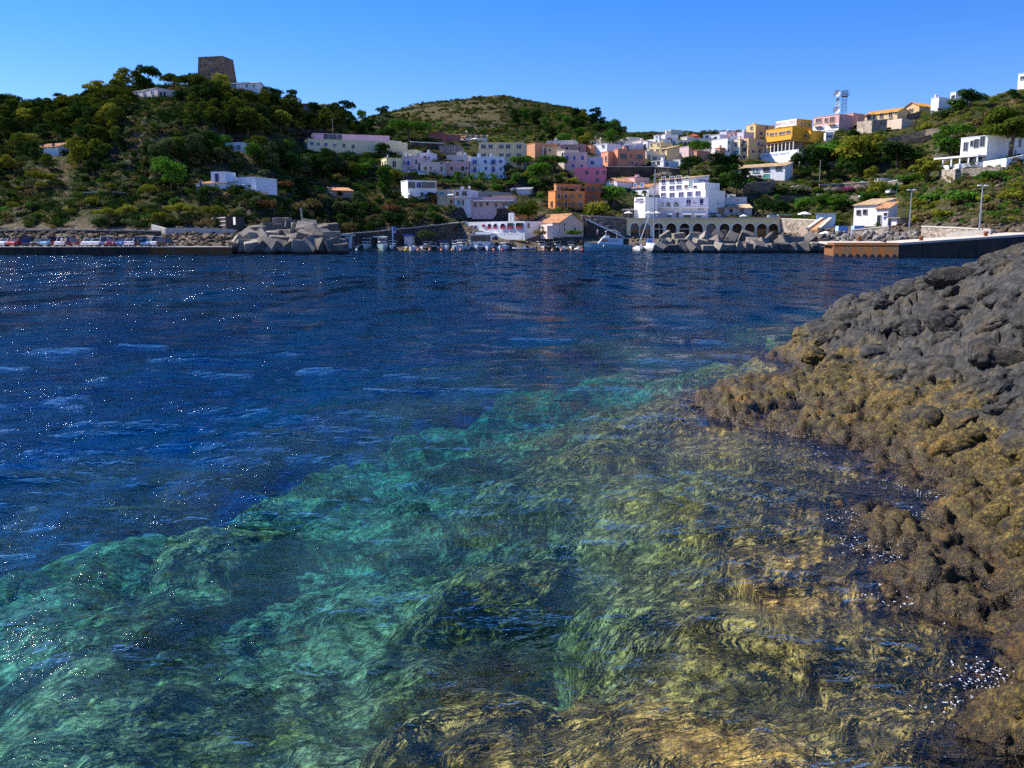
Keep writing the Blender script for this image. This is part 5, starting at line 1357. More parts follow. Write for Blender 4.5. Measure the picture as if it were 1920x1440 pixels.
# ---- church-like pink boathouse, restaurant
h = B('net_store', 'pink boat store with a large terracotta roof and a windowed brown gable end', (1003, 1049, 1094, 400, 441, 44), (.64, .43, .33), M=None, Y=241, base=3, roof='gable', ridge='x', rise=2.4, cat='boat store', eave=.25,
      Rt=[(1058, 421, 2, 5, 'brown'), (1058, 430, 2, 6, 'brown'), (1078, 429, 4, 6, 'brown')])
NET = h
bm = bmesh.new(); box(bm, -h.L * .48, -h.L * .02, -2.2, -.004, -1, hz(h, 418.5)); box(bm, -h.L * .24, h.L * .02, -4.2, -2.204, -1, hz(h, 423))
link('porch', mesh_of('porch', bm, stucco((.68, .52, .46))), h.root)
for p, z in ((1028, 429), (1042, 428)): add_window(h.root, hx(h, p), hz(h, z), .5, .6, 'dark', 'F', -2.2 if p < 1035 else -4.2)
slab(h.root, 'lean_to_roof', -h.L * .5, .1, -2.4, -.004, hz(h, 418.5) + .01, hz(h, 417.5), simple('pink_tiles', (.55, .28, .24), .8))
h = B('restaurant', 'low white harbour restaurant with arched red-trimmed windows on a dark rock wall', (866, 984, 996, 414.5, 441, 36.0), (.84, .82, .86), M=9, Y=240, base=2, cat='restaurant', cornice=False, front=0.5)
REST = h
REDT = simple('crimson_trim', (.38, .03, .06), .6)
for i, (p, w, kind) in enumerate(((907, 5.5, 'a'), (918, 7, 'a'), (929, 7, 'a'), (943, 9.5, 'a'), (957, 10, 'r'), (974, 12, 'r'), (990, 5, 'n'))):
    if kind == 'n': continue
    ww = w / F * h.Y / h.cs; x = hx(h, p); zt = hz(h, 418.5 if i else 420); zb = hz(h, 428 if i else 423.5)
    if kind == 'a':
        zt = max(zt, zb + ww / 2 + .05)
        link('arched_window', mesh_of('arched_window', arch_panel_bm(x, ww, zb, zt, -.02, .06), GLASS), h.root)
        link('arch_rim', mesh_of('arch_rim', arch_rim_bm(x, ww, zb, zt, .18, -.10, .09), stucco((.62, .56, .72))), h.root)
    else: add_window(h.root, x, (zt + zb) / 2, ww, zt - zb, 'plain')
    slab(h.root, 'window_box', x - ww / 2, x + ww / 2, -.25, -.11, zb - .1, zb + .45, REDT)
y = hy(h, 991)
link('arched_window', mesh_of('arched_window', arch_panel_bm(y, 1.2, hz(h, 428), hz(h, 418), -.02, .06), GLASS), h.root, (0, 0, 0), (0, 0, R(90)))
for p in (871, 885, 892): add_window(h.root, hx(h, p), hz(h, 425), 1.3 if p == 871 else .7, 3.0 if p == 871 else 1.0, 'navy' if p != 871 else 'teal')
slab(h.root, 'lower_terrace', hx(h, 893), hx(h, 938), -4.5, -.004, -1.5, hz(h, 437), WHITE)
slab(h.root, 'terrace_rail', hx(h, 893), hx(h, 938), -4.5, -4.42, hz(h, 437), hz(h, 434.5), simple('pale_blue_panel', (.5, .62, .75), .4))
slab(h.root, 'parapet', hx(h, 940), .6, -2.2, -1.9, -1.2, hz(h, 437.5), WHITE)
for i in range(9): slab(h.root, 'parapet_slot', hx(h, 946 + i * 4), hx(h, 946 + i * 4) + .25, -2.21, -2.202, hz(h, 439.6), hz(h, 438.4), IRON)
for x in (951, 956.5): slab(h.root, 'chimney', hx(h, x) - .3, hx(h, x) + .3, 1, 1.6, h.H - .5, h.H + 2.3, WHITE)
slab(h.root, 'rock_base', -h.L - 1, .8, -1.85, 4, -4.2, -1.55, stone_wall_mat('rubble_dark', (.10, .085, .075)))
# white summer pavilion with shutters below the restaurant terrace
h = B('pavilion', 'white beach pavilion with tall louvred shutters below the restaurant terrace', (882, 919, 921, 440, 454, 6), (.80, .77, .74), M=4, Y=235, base=2, cat='pavilion', plat=False)
for i in range(8):
    add_window(h.root, -h.L * (i + .5) / 8, h.H * .5, .6, h.H * .75, 'dark' if i % 3 == 1 else 'plain')
# harbour office shed and cabins on the dock
h = B('dock_office', 'white dockside office with a flat white roof beside the left breakwater', (622, 657, 662, 443, 458, 14), (.60, .60, .66), M=4, Y=232, base=2, cat='shed', plat=False, Fr=[(631, 451, 5, 6, 'dark'), (643, 451, 4, 6, 'teal'), (652, 451, 4, 6, 'dark')])
slab(h.root, 'roof_slab', -h.L - .5, .6, -.8, 4.4, h.H + .11, h.H + .4, WHITE)
h = B('boat_shed', 'long grey sheet-covered shed on the dock with a ragged white roof edge', (681, 722, 726, 445, 457, 10), (.36, .34, .36), M=4, Y=236, base=2, cat='shed', plat=False, cornice=False)
slab(h.root, 'roof_sheet', -h.L - .3, .5, -.6, 4.3, h.H, h.H + .3, WHITE)
h = B('ticket_kiosk', 'small grey-white cabin with a blue roof on the dock', (758, 773, 775, 443, 457, 8), (.55, .54, .54), M=2.5, Y=236, base=2, cat='kiosk', plat=False, cornice=False)
slab(h.root, 'blue_roof', -h.L - .3, .3, -.4, 2.8, h.H, h.H + .55, simple('blue_roof_sheet', (.10, .12, .42), .5))
# sheds on the right quay
h = B('blue_shed', 'pale blue metal shed with a flat roof on the right quay', (1531, 1566, 1573, 401, 416, 18), (.40, .55, .66), M=4, base=2, Y=232, cat='shed', plat=False, cornice=False)
slab(h.root, 'roof_sheet', -h.L - .3, .3, -.4, 4.3, h.H, h.H + .25, simple('pale_sheet_roof', (.5, .5, .52), .5))
for i in range(3): slab(h.root, 'seam', -h.L * (i + 1) / 4, -h.L * (i + 1) / 4 + .08, -.05, -.003, 0, h.H - .1, METAL_PALE)
h = B('green_roof_kiosk', 'dark snack kiosk with a green roof at the right end of the arcade', (1462, 1481, 1484, 404, 411, 12), (.20, .09, .06), M=4, base=2, Y=243, cat='kiosk', plat=False, cornice=False, Fr=[(1469, 408, 6, 3, 'plain')])
slab(h.root, 'green_roof', -h.L - .4, .5, -.6, 4.3, h.H, h.H + .4, simple('green_roof_sheet', (.12, .28, .18), .6))
h = B('blue_cabin', 'low bright blue panel cabin behind the rubble near the old pier', (1572, 1590, 1592, 423.5, 434, 8), (.30, .45, .72), M=3, base=2, Y=196, cat='cabin', plat=False, cornice=False)
h = B('blue_cabin', 'second low blue panel cabin nearest the harbour house', (1602, 1621, 1623, 423, 429, 8), (.26, .42, .72), M=3, base=2, Y=196, cat='cabin', plat=False, cornice=False)
# tiled ramp roof
rt = empty('ramp_roof', at(1513, 433, 214), 0)
tag(rt, 'narrow sloping terracotta stair roof between pale parapets above the right breakwater', 'covered stair')
A0, A1, A2, A3 = at(1514, 430, 214), at(1536, 430, 212), at(1557, 411, 224), at(1541, 411, 226)
bm = bmesh.new(); o = rt.location
poly_prism(bm, [A0 - o, A1 - o, A2 - o, A3 - o], (0, 0, -.5)); link('roof', mesh_of('roof', bm, TILE), rt)
for P, Q in ((A0, A3), (A1, A2)):
    bm = bmesh.new(); d = Vector((.45, 0, 0)); poly_prism(bm, [P - o - d, P - o + d, Q - o + d, Q - o - d], (0, 0, .45)); link('parapet', mesh_of('parapet', bm, simple('cream_coping', (.62, .56, .44), .85)), rt)
bm = bmesh.new(); d = A1 - A0; poly_prism(bm, [A0 - o + Vector((.5, .3, -.5)), A1 - o + Vector((-.5, .3, -.5)), A1 - o + Vector((-.5, .3, -4)), A0 - o + Vector((.5, .3, -4))], (0, 6, 1)); link('wall', mesh_of('wall', bm, simple('ramp_stone', (.30, .22, .17), .9)), rt)

for a_, b_, n_ in ((A_MAIN, A_TOP, 'top_storey'), (O_MAIN, HT3, 'top_storey'), (O_MAIN, HT4, 'wing'), (O_MAIN, HT5, 'terrace_block'), (TC_MAIN, TC_A, 'annex'), (RADIO, R_A, 'annex'),
                   (Y_MAIN, Y_G, 'gabled_wing'), (Y_MAIN, Y_B, 'bastion'), (P_MAIN, P_W, 'wing'), (HOTEL, H_TOP, 'upper_block'), (HOTEL, H_SIDE, 'side_block'), (HOTEL, H_MID, 'middle_block'), (HOTEL, H_SIGN, 'sign_tower'), (S_MAIN, S_A, 'annex'), (CLIFF[0], CLIFF[1], 'wing')):
    absorb(a_, b_, n_)
HOTEL.root.name = 'white_hotel'; HOTEL.root['label'] = 'big white stepped hotel with navy shutters, arches and awnings above the arcade'
CLIFF[0].root['label'] = 'long low white house with a square upper room and sun umbrella above the dark cliff'
O_MAIN.root['label'] = 'bright orange hotel with balcony bands, white pergola and blank white terrace wall'
A_MAIN.root['label'] = 'orange-brown three-storey apartment block with white banner left of the rose pink house'
Y_MAIN.root['label'] = 'long yellow villa with arched brown windows, orange roofs and a gabled end wing'
# ================================================================== VEGETATION
def leaf_material(name, lo, hi, trans=0.25):
    m, t, out = new_mat(name)
    oi = t.nodes.new('ShaderNodeObjectInfo')
    geo = t.nodes.new('ShaderNodeNewGeometry')
    n = noise(t, 0.6, 3, 0.6, geo.outputs['Position'])
    rpi = mth(t, 'ADD', mth(t, 'MULTIPLY', oi.outputs['Random'], 0.45), mth(t, 'MULTIPLY', n.outputs[0], 0.55))
    r = ramp(t, rpi, [(0.2, lo), (0.75, hi)])
    d = N(t, 'ShaderNodeBsdfDiffuse', Roughness=0.6); t.links.new(r.outputs[0], d.inputs[0])
    tr = N(t, 'ShaderNodeBsdfTranslucent'); t.links.new(r.outputs[0], tr.inputs[0])
    ms = t.nodes.new('ShaderNodeMixShader'); ms.inputs[0].default_value = trans
    t.links.new(d.outputs[0], ms.inputs[1]); t.links.new(tr.outputs[0], ms.inputs[2])
    t.links.new(ms.outputs[0], out.inputs['Surface'])
    return m
LEAF = {
 'pine':   leaf_material('pine_needles', (0.026, 0.042, 0.007), (0.105, 0.145, 0.018)),
 'dark':   leaf_material('dark_leaves', (0.012, 0.030, 0.008), (0.040, 0.085, 0.018)),
 'green':  leaf_material('green_leaves', (0.040, 0.100, 0.012), (0.105, 0.235, 0.028)),
 'grey':   leaf_material('grey_green_leaves', (0.055, 0.080, 0.028), (0.14, 0.18, 0.070)),
 'gold':   leaf_material('yellow_green_leaves', (0.13, 0.14, 0.012), (0.33, 0.33, 0.04)),
 'dry':    leaf_material('dry_scrub_leaves', (0.12, 0.098, 0.032), (0.28, 0.21, 0.08)),
 'red':    leaf_material('reddish_scrub_leaves', (0.09, 0.040, 0.016), (0.17, 0.085, 0.035)),
 'pale':   leaf_material('pale_blossom', (0.30, 0.25, 0.20), (0.55, 0.46, 0.40)),
 'pink':   leaf_material('pink_blossom', (0.32, 0.07, 0.16), (0.5, 0.16, 0.28)),
}
BARK = simple('bark', (0.10, 0.075, 0.055), 0.9, 0.3, 3)
def leaf_quads(centers, radii, n, size, flat=0.6, r=None):
    """leaf-sized faces spread through the outer part of ellipsoidal clumps"""
    r = r or rng
    C_ = np.asarray(centers, float); A = np.asarray(radii, float)
    w = (A[:, 0] * A[:, 1]) ** 1.0; w = w / w.sum()
    k = r.choice(len(C_), n, p=w)
    d = r.normal(size=(n, 3)); d /= np.linalg.norm(d, axis=1)[:, None]
    d[:, 2] = np.where(d[:, 2] < -0.35, -d[:, 2] * 0.6, d[:, 2])
    rad = (0.62 + 0.42 * r.random(n) ** 0.6)[:, None]
    p = C_[k] + d * A[k] * rad
    nn = d + r.normal(size=(n, 3)) * 0.55; nn[:, 2] += 0.25
    nn /= np.linalg.norm(nn, axis=1)[:, None]
    t1 = np.cross(nn, r.normal(size=(n, 3))); t1 /= np.linalg.norm(t1, axis=1)[:, None]
    t2 = np.cross(nn, t1)
    s = (size * (0.6 + 0.8 * r.random(n)))[:, None]
    q = np.stack([p - t1 * s, p - t2 * s * flat, p + t1 * s, p + t2 * s * flat], 1)
    return q.reshape(-1, 3), np.arange(n * 4).reshape(n, 4)
def crown_mesh(name, kind, mat, seed, n=620):
    r = np.random.default_rng(seed)
    cs, rs = [], []
    if kind == 'pine':          # irregular, layered, top-heavy; unit height 1, crown from .25 up
        for i in range(13):
            h = 0.26 + 0.68 * (i / 12) ** 0.9
            spread = 0.34 * math.sin(math.pi * min(1, (h - 0.1) / 1.15)) + 0.02
            a = r.random() * 6.283
            cs.append((math.cos(a) * spread * r.uniform(.3, 1), math.sin(a) * spread * r.uniform(.3, 1), h + r.normal() * 0.03))
            q = r.uniform(.14, .23); rs.append((q * 1.15, q * 1.15, q * 0.75))
        size = 0.040
    elif kind == 'umbrella':    # flat-topped stone pine
        for i in range(16):
            a = r.random() * 6.283; d = 0.52 * math.sqrt(r.random())
            cs.append((math.cos(a) * d, math.sin(a) * d, 0.74 + r.normal() * 0.05 - d * d * 0.38))
            q = r.uniform(.17, .25); rs.append((q, q, q * 0.75))
        size = 0.036
    elif kind == 'dome':        # heavy rounded pine crown on a bare trunk
        for i in range(24):
            a = r.random() * 6.283; d = 0.40 * math.sqrt(r.random()); top = .82 - d * d * 1.5
            cs.append((math.cos(a) * d, math.sin(a) * d, r.uniform(.36 + d * .2, max(.4 + d * .2, top))))
            q = r.uniform(.12, .18); rs.append((q, q, q * 0.6))
        size = 0.026
    elif kind == 'round':
        for i in range(12):
            a = r.random() * 6.283; b = r.random(); d = 0.30 * math.sqrt(b)
            cs.append((math.cos(a) * d, math.sin(a) * d, 0.55 + r.uniform(-.26, .24)))
            q = r.uniform(.18, .27); rs.append((q, q, q * 0.85))
        size = 0.040
    elif kind == 'bush':        # sits on the ground
        for i in range(7):
            a = r.random() * 6.283; d = 0.45 * math.sqrt(r.random())
            cs.append((math.cos(a) * d, math.sin(a) * d, r.uniform(.18, .48)))
            q = r.uniform(.28, .44); rs.append((q, q, q * 0.75))
        size = 0.085
    elif kind == 'column':
        for i in range(12):
            h = 0.12 + 0.80 * i / 11
            q = 0.15 * (1 - 0.55 * abs(h - 0.4)) * r.uniform(.75, 1.1)
            cs.append((r.normal() * 0.05, r.normal() * 0.05, h)); rs.append((q, q, q * 1.1))
        size = 0.030
    co, q = leaf_quads(cs, rs, n, size, 0.65, r)
    return np_mesh(name, co, q, mat)
def tube_bm(bm, pts, radii, seg=6):
    rings = []
    for i, p in enumerate(pts):
        p = Vector(p)
        d = (Vector(pts[min(i + 1, len(pts) - 1)]) - Vector(pts[max(i - 1, 0)])).normalized()
        u = d.orthogonal().normalized() if i == 0 else (rings_u - d * rings_u.dot(d)).normalized()
        rings_u = u; v = d.cross(u)
        rings.append([bm.verts.new(p + (u * math.cos(6.28318 * k / seg) + v * math.sin(6.28318 * k / seg)) * radii[i]) for k in range(seg)])
    for a, b in zip(rings, rings[1:]):
        for k in range(seg): bm.faces.new((a[k], a[(k + 1) % seg], b[(k + 1) % seg], b[k]))
    bm.faces.new(rings[0][::-1]); bm.faces.new(rings[-1])
import bmesh
def bm_mesh(name, bm, mat, smooth=False):
    me = bpy.data.meshes.new(name)
    bmesh.ops.recalc_face_normals(bm, faces=bm.faces)
    if smooth:
        for f in bm.faces: f.smooth = True
    bm.to_mesh(me); bm.free()
    for m in (mat if isinstance(mat, (list, tuple)) else [mat]): me.materials.append(m)
    return me
def trunk_mesh(seed, lean=0.06, top=0.78, rad=0.03):
    r = random.Random(seed); bm = bmesh.new()
    l = r.uniform(-lean, lean); l2 = r.uniform(-lean, lean)
    P = [(0, 0, -0.12), (l * .4, l2 * .3, .2), (l, l2, .45), (l * .6, l2 * 1.2, top)]
    tube_bm(bm, P, [rad * 1.25, rad, rad * .75, rad * .3], 7)
    for i in range(5):
        a = r.random() * 6.28; h = r.uniform(.34, .62); d = r.uniform(.16, .3)
        tube_bm(bm, [(l, l2, h), (l + math.cos(a) * d * .6, l2 + math.sin(a) * d * .6, h + d * .5), (l + math.cos(a) * d, l2 + math.sin(a) * d, h + d * .8)], [rad * .45, rad * .3, rad * .12], 5)
    return bm_mesh('trunk', bm, BARK)
CROWNS = {}
def crowns(kind, mat):
    k = (kind, mat)
    if k not in CROWNS:
        n = {'dome': 6500, 'umbrella': 2600, 'pine': 1700, 'round': 1500, 'bush': 420, 'column': 1200}[kind]
        CROWNS[k] = [crown_mesh('crown', kind, LEAF[mat], hash_seed(kind + mat) + i, n) for i in range(3)]
    return CROWNS[k]
def hash_seed(s): return sum((i + 3) * ord(c) for i, c in enumerate(s))
TRUNKS = [trunk_mesh(i) for i in range(4)]
TREES = []      # (object, px, py, base words)
def put_tree(p, h, kind, mat, name, base, group, seed=None, wide=1.0):
    r = random.Random(seed if seed is not None else int(abs(p.x) * 131 + p.y * 17))
    e = empty(name, (p.x, p.y, p.z - 0.05), r.random() * 6.28)
    e.scale = (h * wide, h * wide * r.uniform(.9, 1.1), h)
    link('crown', r.choice(crowns(kind, mat)), e)
    if kind != 'bush': link('trunk', r.choice(TRUNKS), e)
    tag(e, None, 'bush' if kind == 'bush' else 'tree', group)
    pp = px_of(p.x, p.y, p.z)
    TREES.append((e, pp[0], pp[1], base))
    return e
TXn = np.tan(np.linspace(R(-46), R(46), 700))
TYn = np.concatenate([np.arange(126, 360, 0.8), np.arange(360, 520, 2.0), np.arange(520, 1000, 6.0)])
TYg, TTg = np.meshgrid(TYn, TXn, indexing='ij')
TXg = TTg * TYg
TZg = ground_z(TXg, TYg)
land = link('hillside_terrain', grid_mesh('hillside_terrain', TXg, TYg, TZg, land_material(), True))
tag(land, 'hillsides of dry earth, scrub and dark rock rising round the harbour', 'hill', kind='structure')

# ================================================================== WALLS, QUAYS AND PATHS
def wall_run(name, label, pts, mat, thick=.5, cat='wall', coping=None, deep=2.5, ymin=126, kind=None, fixY=None):
    """a wall following the ground: pts = [(px, py_top, py_base[, Y])]"""
    P = []
    for q in pts:
        b = at(q[0], q[2], q[3]) if len(q) > 3 else (hit2(q[0], q[2], ymin) or at(q[0], q[2], 250))
        P.append((b, at(q[0], q[1], b.y).z))
    o = P[0][0].copy()
    e = empty(name, o); tag(e, label, cat, kind=kind or 'thing')
    bm = bmesh.new(); cb = bmesh.new()
    for (a, za), (b, zb) in zip(P, P[1:]):
        d = Vector((b.x - a.x, b.y - a.y, 0)).normalized(); n = Vector((-d.y, d.x, 0))
        if n.y < 0: n = -n
        q = [Vector((a.x, a.y, min(a.z, za) - deep)), Vector((b.x, b.y, min(b.z, zb) - deep)), Vector((b.x, b.y, zb)), Vector((a.x, a.y, za))]
        poly_prism(bm, [v - o for v in q], n * thick)
        if coping:
            m = n * -.08
            q = [Vector((a.x, a.y, za)) + m, Vector((b.x, b.y, zb)) + m, Vector((b.x, b.y, zb + .22)) + m, Vector((a.x, a.y, za + .22)) + m]
            poly_prism(cb, [v - o for v in q], n * (thick + .16))
    link('masonry', mesh_of('masonry', bm, mat), e)
    if coping: link('coping', mesh_of('coping', cb, coping), e)
    else: cb.free()
    return e
W_DARK = stone_wall_mat('dark_masonry', (.085, .072, .062))
W_MID = stone_wall_mat('brown_masonry', (.20, .165, .13))
W_PALE = stone_wall_mat('pale_masonry', (.36, .30, .24))
COPE = simple('pale_coping', (.50, .46, .40), .85, .2)
wall_run('harbour_wall', 'long dark stone retaining wall with a pale rising coping behind the moored boats', [(628, 441, 461, 231), (700, 435, 461, 236), (780, 427, 461, 239), (845, 419.5, 461, 241.5), (870, 417.5, 461, 253)], W_DARK, coping=COPE, deep=1)
wall_run('quarry_wall', 'high brown stone retaining wall with a long flight of steps left of the arcade', [(1090, 405, 447, 248), (1130, 406.5, 447, 248), (1174.5, 410, 447, 247.5)], W_MID, coping=COPE, deep=1, thick=1.2)
wall_run('village_wall', 'tall dark stained retaining wall under the terracotta house', [(1136, 313, 333), (1180, 313, 331), (1225, 313, 331), (1256, 315, 331), (1274, 317, 331)], W_DARK, deep=4, ymin=270, coping=COPE)
wall_run('right_quay_wall', 'stone quay wall topped with pale plaster right of the arcade', [(1461.5, 411, 440, 243), (1495, 412, 440, 236), (1532, 414, 440, 228)], W_PALE, deep=2, coping=simple('cream_coping', (.62, .56, .44), .85), thick=1.5)
wall_run('rubble_wall', 'low rubble stone wall with pale coping behind the boulders by the old pier', [(1596, 432, 446, 190), (1640, 428, 446, 186), (1665, 425, 446, 183)], W_PALE, coping=COPE)
wall_run('pier_wall', 'rough stone wall with pale coping at the root of the old pier', [(1727, 425.5, 441, 168), (1790, 428, 443, 158), (1858, 432, 444, 150)], W_PALE, coping=COPE)
wall_run('bastion_wall', 'ragged pale stone bastion wall under the yellow villa', [(1606, 228, 252), (1634, 226, 250), (1662, 223, 248)], W_PALE, deep=5, ymin=290, thick=2)
wall_run('bastion_wall', 'stone wall under the peach gabled house joining the bastion', [(1699, 214, 226), (1725, 210, 222)], W_MID, deep=4, ymin=290)
wall_run('terrace_wall', 'upper dry stone terrace wall on the right hill below the yellow villa', [(1650, 262, 275), (1690, 253, 268), (1735, 243, 258), (1768, 238, 252)], W_MID, deep=3, ymin=270)
wall_run('terrace_wall', 'dark broken terrace wall above the round dark tree on the right hill', [(1628, 272, 285), (1665, 262, 276), (1700, 264, 274), (1745, 252, 262)], W_DARK, deep=3, ymin=262)
wall_run('terrace_wall', 'dry stone terrace wall left of the big pine near the hilltop', [(1808, 230, 244), (1850, 226, 240)], W_MID, deep=3)
wall_run('road_wall', 'pale grey road wall crossing the right hill with vehicles on it', [(1536, 347, 356), (1580, 345, 355), (1625, 342, 352), (1665, 341, 351), (1692, 337, 350)], W_MID, deep=3, coping=COPE, ymin=250)
wall_run('high_road_wall', 'grey stone wall behind the road under the yellow-green bushes', [(1540, 305, 322), (1580, 303, 320), (1590, 310, 322)], W_MID, deep=3, ymin=250)
wall_run('car_park_wall', 'grey stone wall below the green-doored long white house', [(1392, 345, 362), (1420, 343, 364), (1452, 340, 360)], W_MID, deep=3, ymin=250, coping=COPE)
wall_run('villa_wall', 'bright white boundary wall of the villa on a rubble base', [(1769, 311, 318), (1800, 307, 317), (1846, 303, 313), (1889, 296.5, 314)], WHITE, deep=1.0, thick=.4)
wall_run('villa_wall', 'shaded white wall return at the right edge below the villa tree', [(1889.5, 296.5, 314), (1925, 289, 303)], WHITE, deep=1.0, thick=.4)
wall_run('villa_base_wall', 'rough pale stone wall and rock face below the white villa wall', [(1769, 317.5, 330), (1800, 317, 332), (1846, 313, 330), (1888, 312, 322)], W_PALE, deep=3, thick=1.2)
wall_run('shop_road_wall', 'dark road edge wall below the low lilac shop row', [(886, 391, 403), (930, 391, 404), (965, 392, 405)], W_DARK, deep=3)
wall_run('shop_back_wall', 'grey concrete wall rising behind the low lilac shop row', [(884, 358.5, 372), (925, 359.5, 372), (960, 361, 372)], simple('grey_render', (.32, .30, .28), .9), deep=3, ymin=262)
wall_run('brick_wall', 'orange-brown rendered wall left of the boat store below the pines', [(962, 401, 413), (985, 402, 414), (1003, 404, 416)], stucco((.36, .17, .08)), deep=3)
wall_run('upper_terrace_wall', 'long dark terrace wall with a white top under the umbrella pine', [(770, 266, 283), (800, 268, 284), (832, 269, 286)], W_DARK, deep=3, ymin=285, coping=WHITE)
wall_run('parking_wall', 'dark parking wall below the pale yellow and lilac houses', [(680, 318, 335), (710, 321, 337), (745, 327, 339), (790, 332, 341)], W_DARK, deep=3, ymin=240)
wall_run('field_wall', 'dark dry stone field wall high on the far hill', [(845, 228, 231), (880, 231, 235), (930, 235, 239)], W_DARK, deep=2, ymin=330)
wall_run('field_wall', 'shorter dark field wall under the first one on the far hill', [(848, 237, 243), (888, 238, 244)], W_DARK, deep=2, ymin=330)
wall_run('coast_path_wall', 'dark path wall with a pale edge above the parked cars at far left', [(0, 432.5, 438.5, 192), (148, 432, 438.5, 192), (230, 433, 438.5, 190), (300, 434, 440, 188)], W_DARK, deep=2, coping=COPE)
wall_run('coast_path_wall', 'pale rising path wall with a white ramp behind the left breakwater', [(284, 421, 431, 194), (310, 428, 436, 190), (370, 427, 437, 189), (440, 430, 438, 188)], simple('pale_render', (.46, .45, .42), .9), deep=2)
wall_run('garden_wall', 'low pale terrace edging wall under the rounded shrubs on the left slope', [(150, 362, 367), (200, 360, 366), (235, 362, 367)], W_DARK, deep=2, coping=COPE)
wall_run('hotel_side_wall', 'grey stone wall left of the hotel terrace', [(1168, 391, 402, 262), (1187, 391, 402, 262)], W_MID, deep=1)
wall_run('oleander_wall', 'grey stone terrace wall above the oleanders in the middle of the right slope', [(1530, 363, 373), (1580, 366, 376), (1625, 367, 378)], W_MID, deep=2, ymin=240)
wall_run('rose_wall', 'small stone terrace wall under the pink blossoming bushes on the right slope', [(1455, 366, 374), (1500, 368, 377)], W_MID, deep=2, ymin=240)
# flight of steps on the brown wall
e = empty('harbour_steps', at(1103, 411, 246.4)); tag(e, 'diagonal flight of pale stone steps with iron lamp brackets on the brown wall', 'stairs')
o = e.location
for i in range(34):
    t = i / 33
    p = at(1103 + 62 * t, 412 + 30 * t, 246.3)
    bm = bmesh.new(); box(bm, -.20, .70, -1.2, 1.0, -.9, 0); s_ = link('step', mesh_of('step', bm, COPE) if i == 0 else STEPM, e, p - o)
    if i == 0: STEPM = s_.data
bm = bmesh.new(); a, b = at(1099, 412, 245.0) - o, at(1166, 444, 245.0) - o
poly_prism(bm, [a, b, b + Vector((0, 0, .3)), a + Vector((0, 0, .3))], (0, .2, 0)); link('stringer', mesh_of('stringer', bm, WHITE), e)
bm = bmesh.new(); poly_prism(bm, [a + Vector((0, .01, -7)), Vector((b.x, b.y + .01, a.z - 7)), b + Vector((0, .01, -.01)), a + Vector((0, .01, -.01))], (0, .9, 0)); link('stair_wall', mesh_of('stair_wall', bm, W_DARK), e)
for i in range(6):
    p = at(1106 + 11 * i, 406 + 6.2 * i, 246.3) - o
    bm = bmesh.new(); box(bm, p.x - .06, p.x + .06, p.y - .06, p.y + .06, p.z - .9, p.z); box(bm, p.x - .5, p.x + .5, p.y - .35, p.y + .35, p.z, p.z + .28)
    link('lamp_bracket', mesh_of('lamp_bracket', bm, COPE), e)

# ---- left quay
Q0, Q1 = at(-330, 478.0, 146), at(438, 474.5, 158)
def quay_prism(name, label, A, B, ztA, ztB, wid, mat, top, kind=None, cat='quay'):
    d = Vector((B.x - A.x, B.y - A.y, 0)).normalized(); n = Vector((-d.y, d.x, 0))
    if n.y < 0: n = -n
    e = empty(name, (A.x, A.y, 0)); tag(e, label, cat, kind='thing')
    o = Vector((A.x, A.y, 0))
    bm = bmesh.new()
    q = [Vector((A.x, A.y, -3)) - o, Vector((B.x, B.y, -3)) - o, Vector((B.x, B.y, ztB)) - o, Vector((A.x, A.y, ztA)) - o]
    poly_prism(bm, q, n * wid); link('quay_wall', mesh_of('quay_wall', bm, mat), e)
    bm = bmesh.new()
    q = [Vector((A.x, A.y, ztA)) - o - n * .12, Vector((B.x, B.y, ztB)) - o - n * .12, Vector((B.x, B.y, ztB + .16)) - o - n * .12, Vector((A.x, A.y, ztA + .16)) - o - n * .12]
    poly_prism(bm, q, n * (wid + .1)); link('quay_deck', mesh_of('quay_deck', bm, top), e)
    return e
def quay_mat(name, base, stain):
    m, t, out = new_mat(name)
    geo = t.nodes.new('ShaderNodeNewGeometry')
    mp = N(t, 'ShaderNodeMapping', Scale=(1.2, 1.2, .35)); t.links.new(geo.outputs['Position'], mp.inputs['Vector'])
    n1 = noise(t, .9, 5, .65, mp.outputs[0]); n2 = noise(t, 3.5, 5, .65, geo.outputs['Position'])
    r = ramp(t, n2.outputs[0], [(.3, [c * .6 for c in base]), (.55, base), (.75, [c * 1.4 for c in base])])
    s_ = ramp(t, n1.outputs[0], [(.42, (0, 0, 0)), (.60, (1, 1, 1))])
    bsdf(t, out, mix(t, s_.outputs[0], r.outputs[0], stain), .9, bump(t, n2.outputs[0], .6, .1), spec=.15)
    return m
Q_DARK = quay_mat('dark_quay_face', (.045, .040, .038), (.085, .060, .042))  # dark face with brown stains; paints the shade on the pier's long side
Q_RUST = quay_mat('rusty_concrete', (.16, .105, .06), (.25, .08, .02))
Q_TOP = simple('quay_paving', (.52, .44, .36), .9, .2, .4)
quay_prism('left_quay', 'long low quay with a dark face and parked cars at the far left', Q0, at(284, 476, 154), 1.15, 1.2, 22, Q_DARK, Q_TOP)
quay_prism('left_quay_end', 'rust-stained end stretch of the low quay beside the left breakwater', at(284.5, 476, 154), at(436, 474.5, 158), 1.15, 1.15, 20, Q_RUST, Q_TOP)
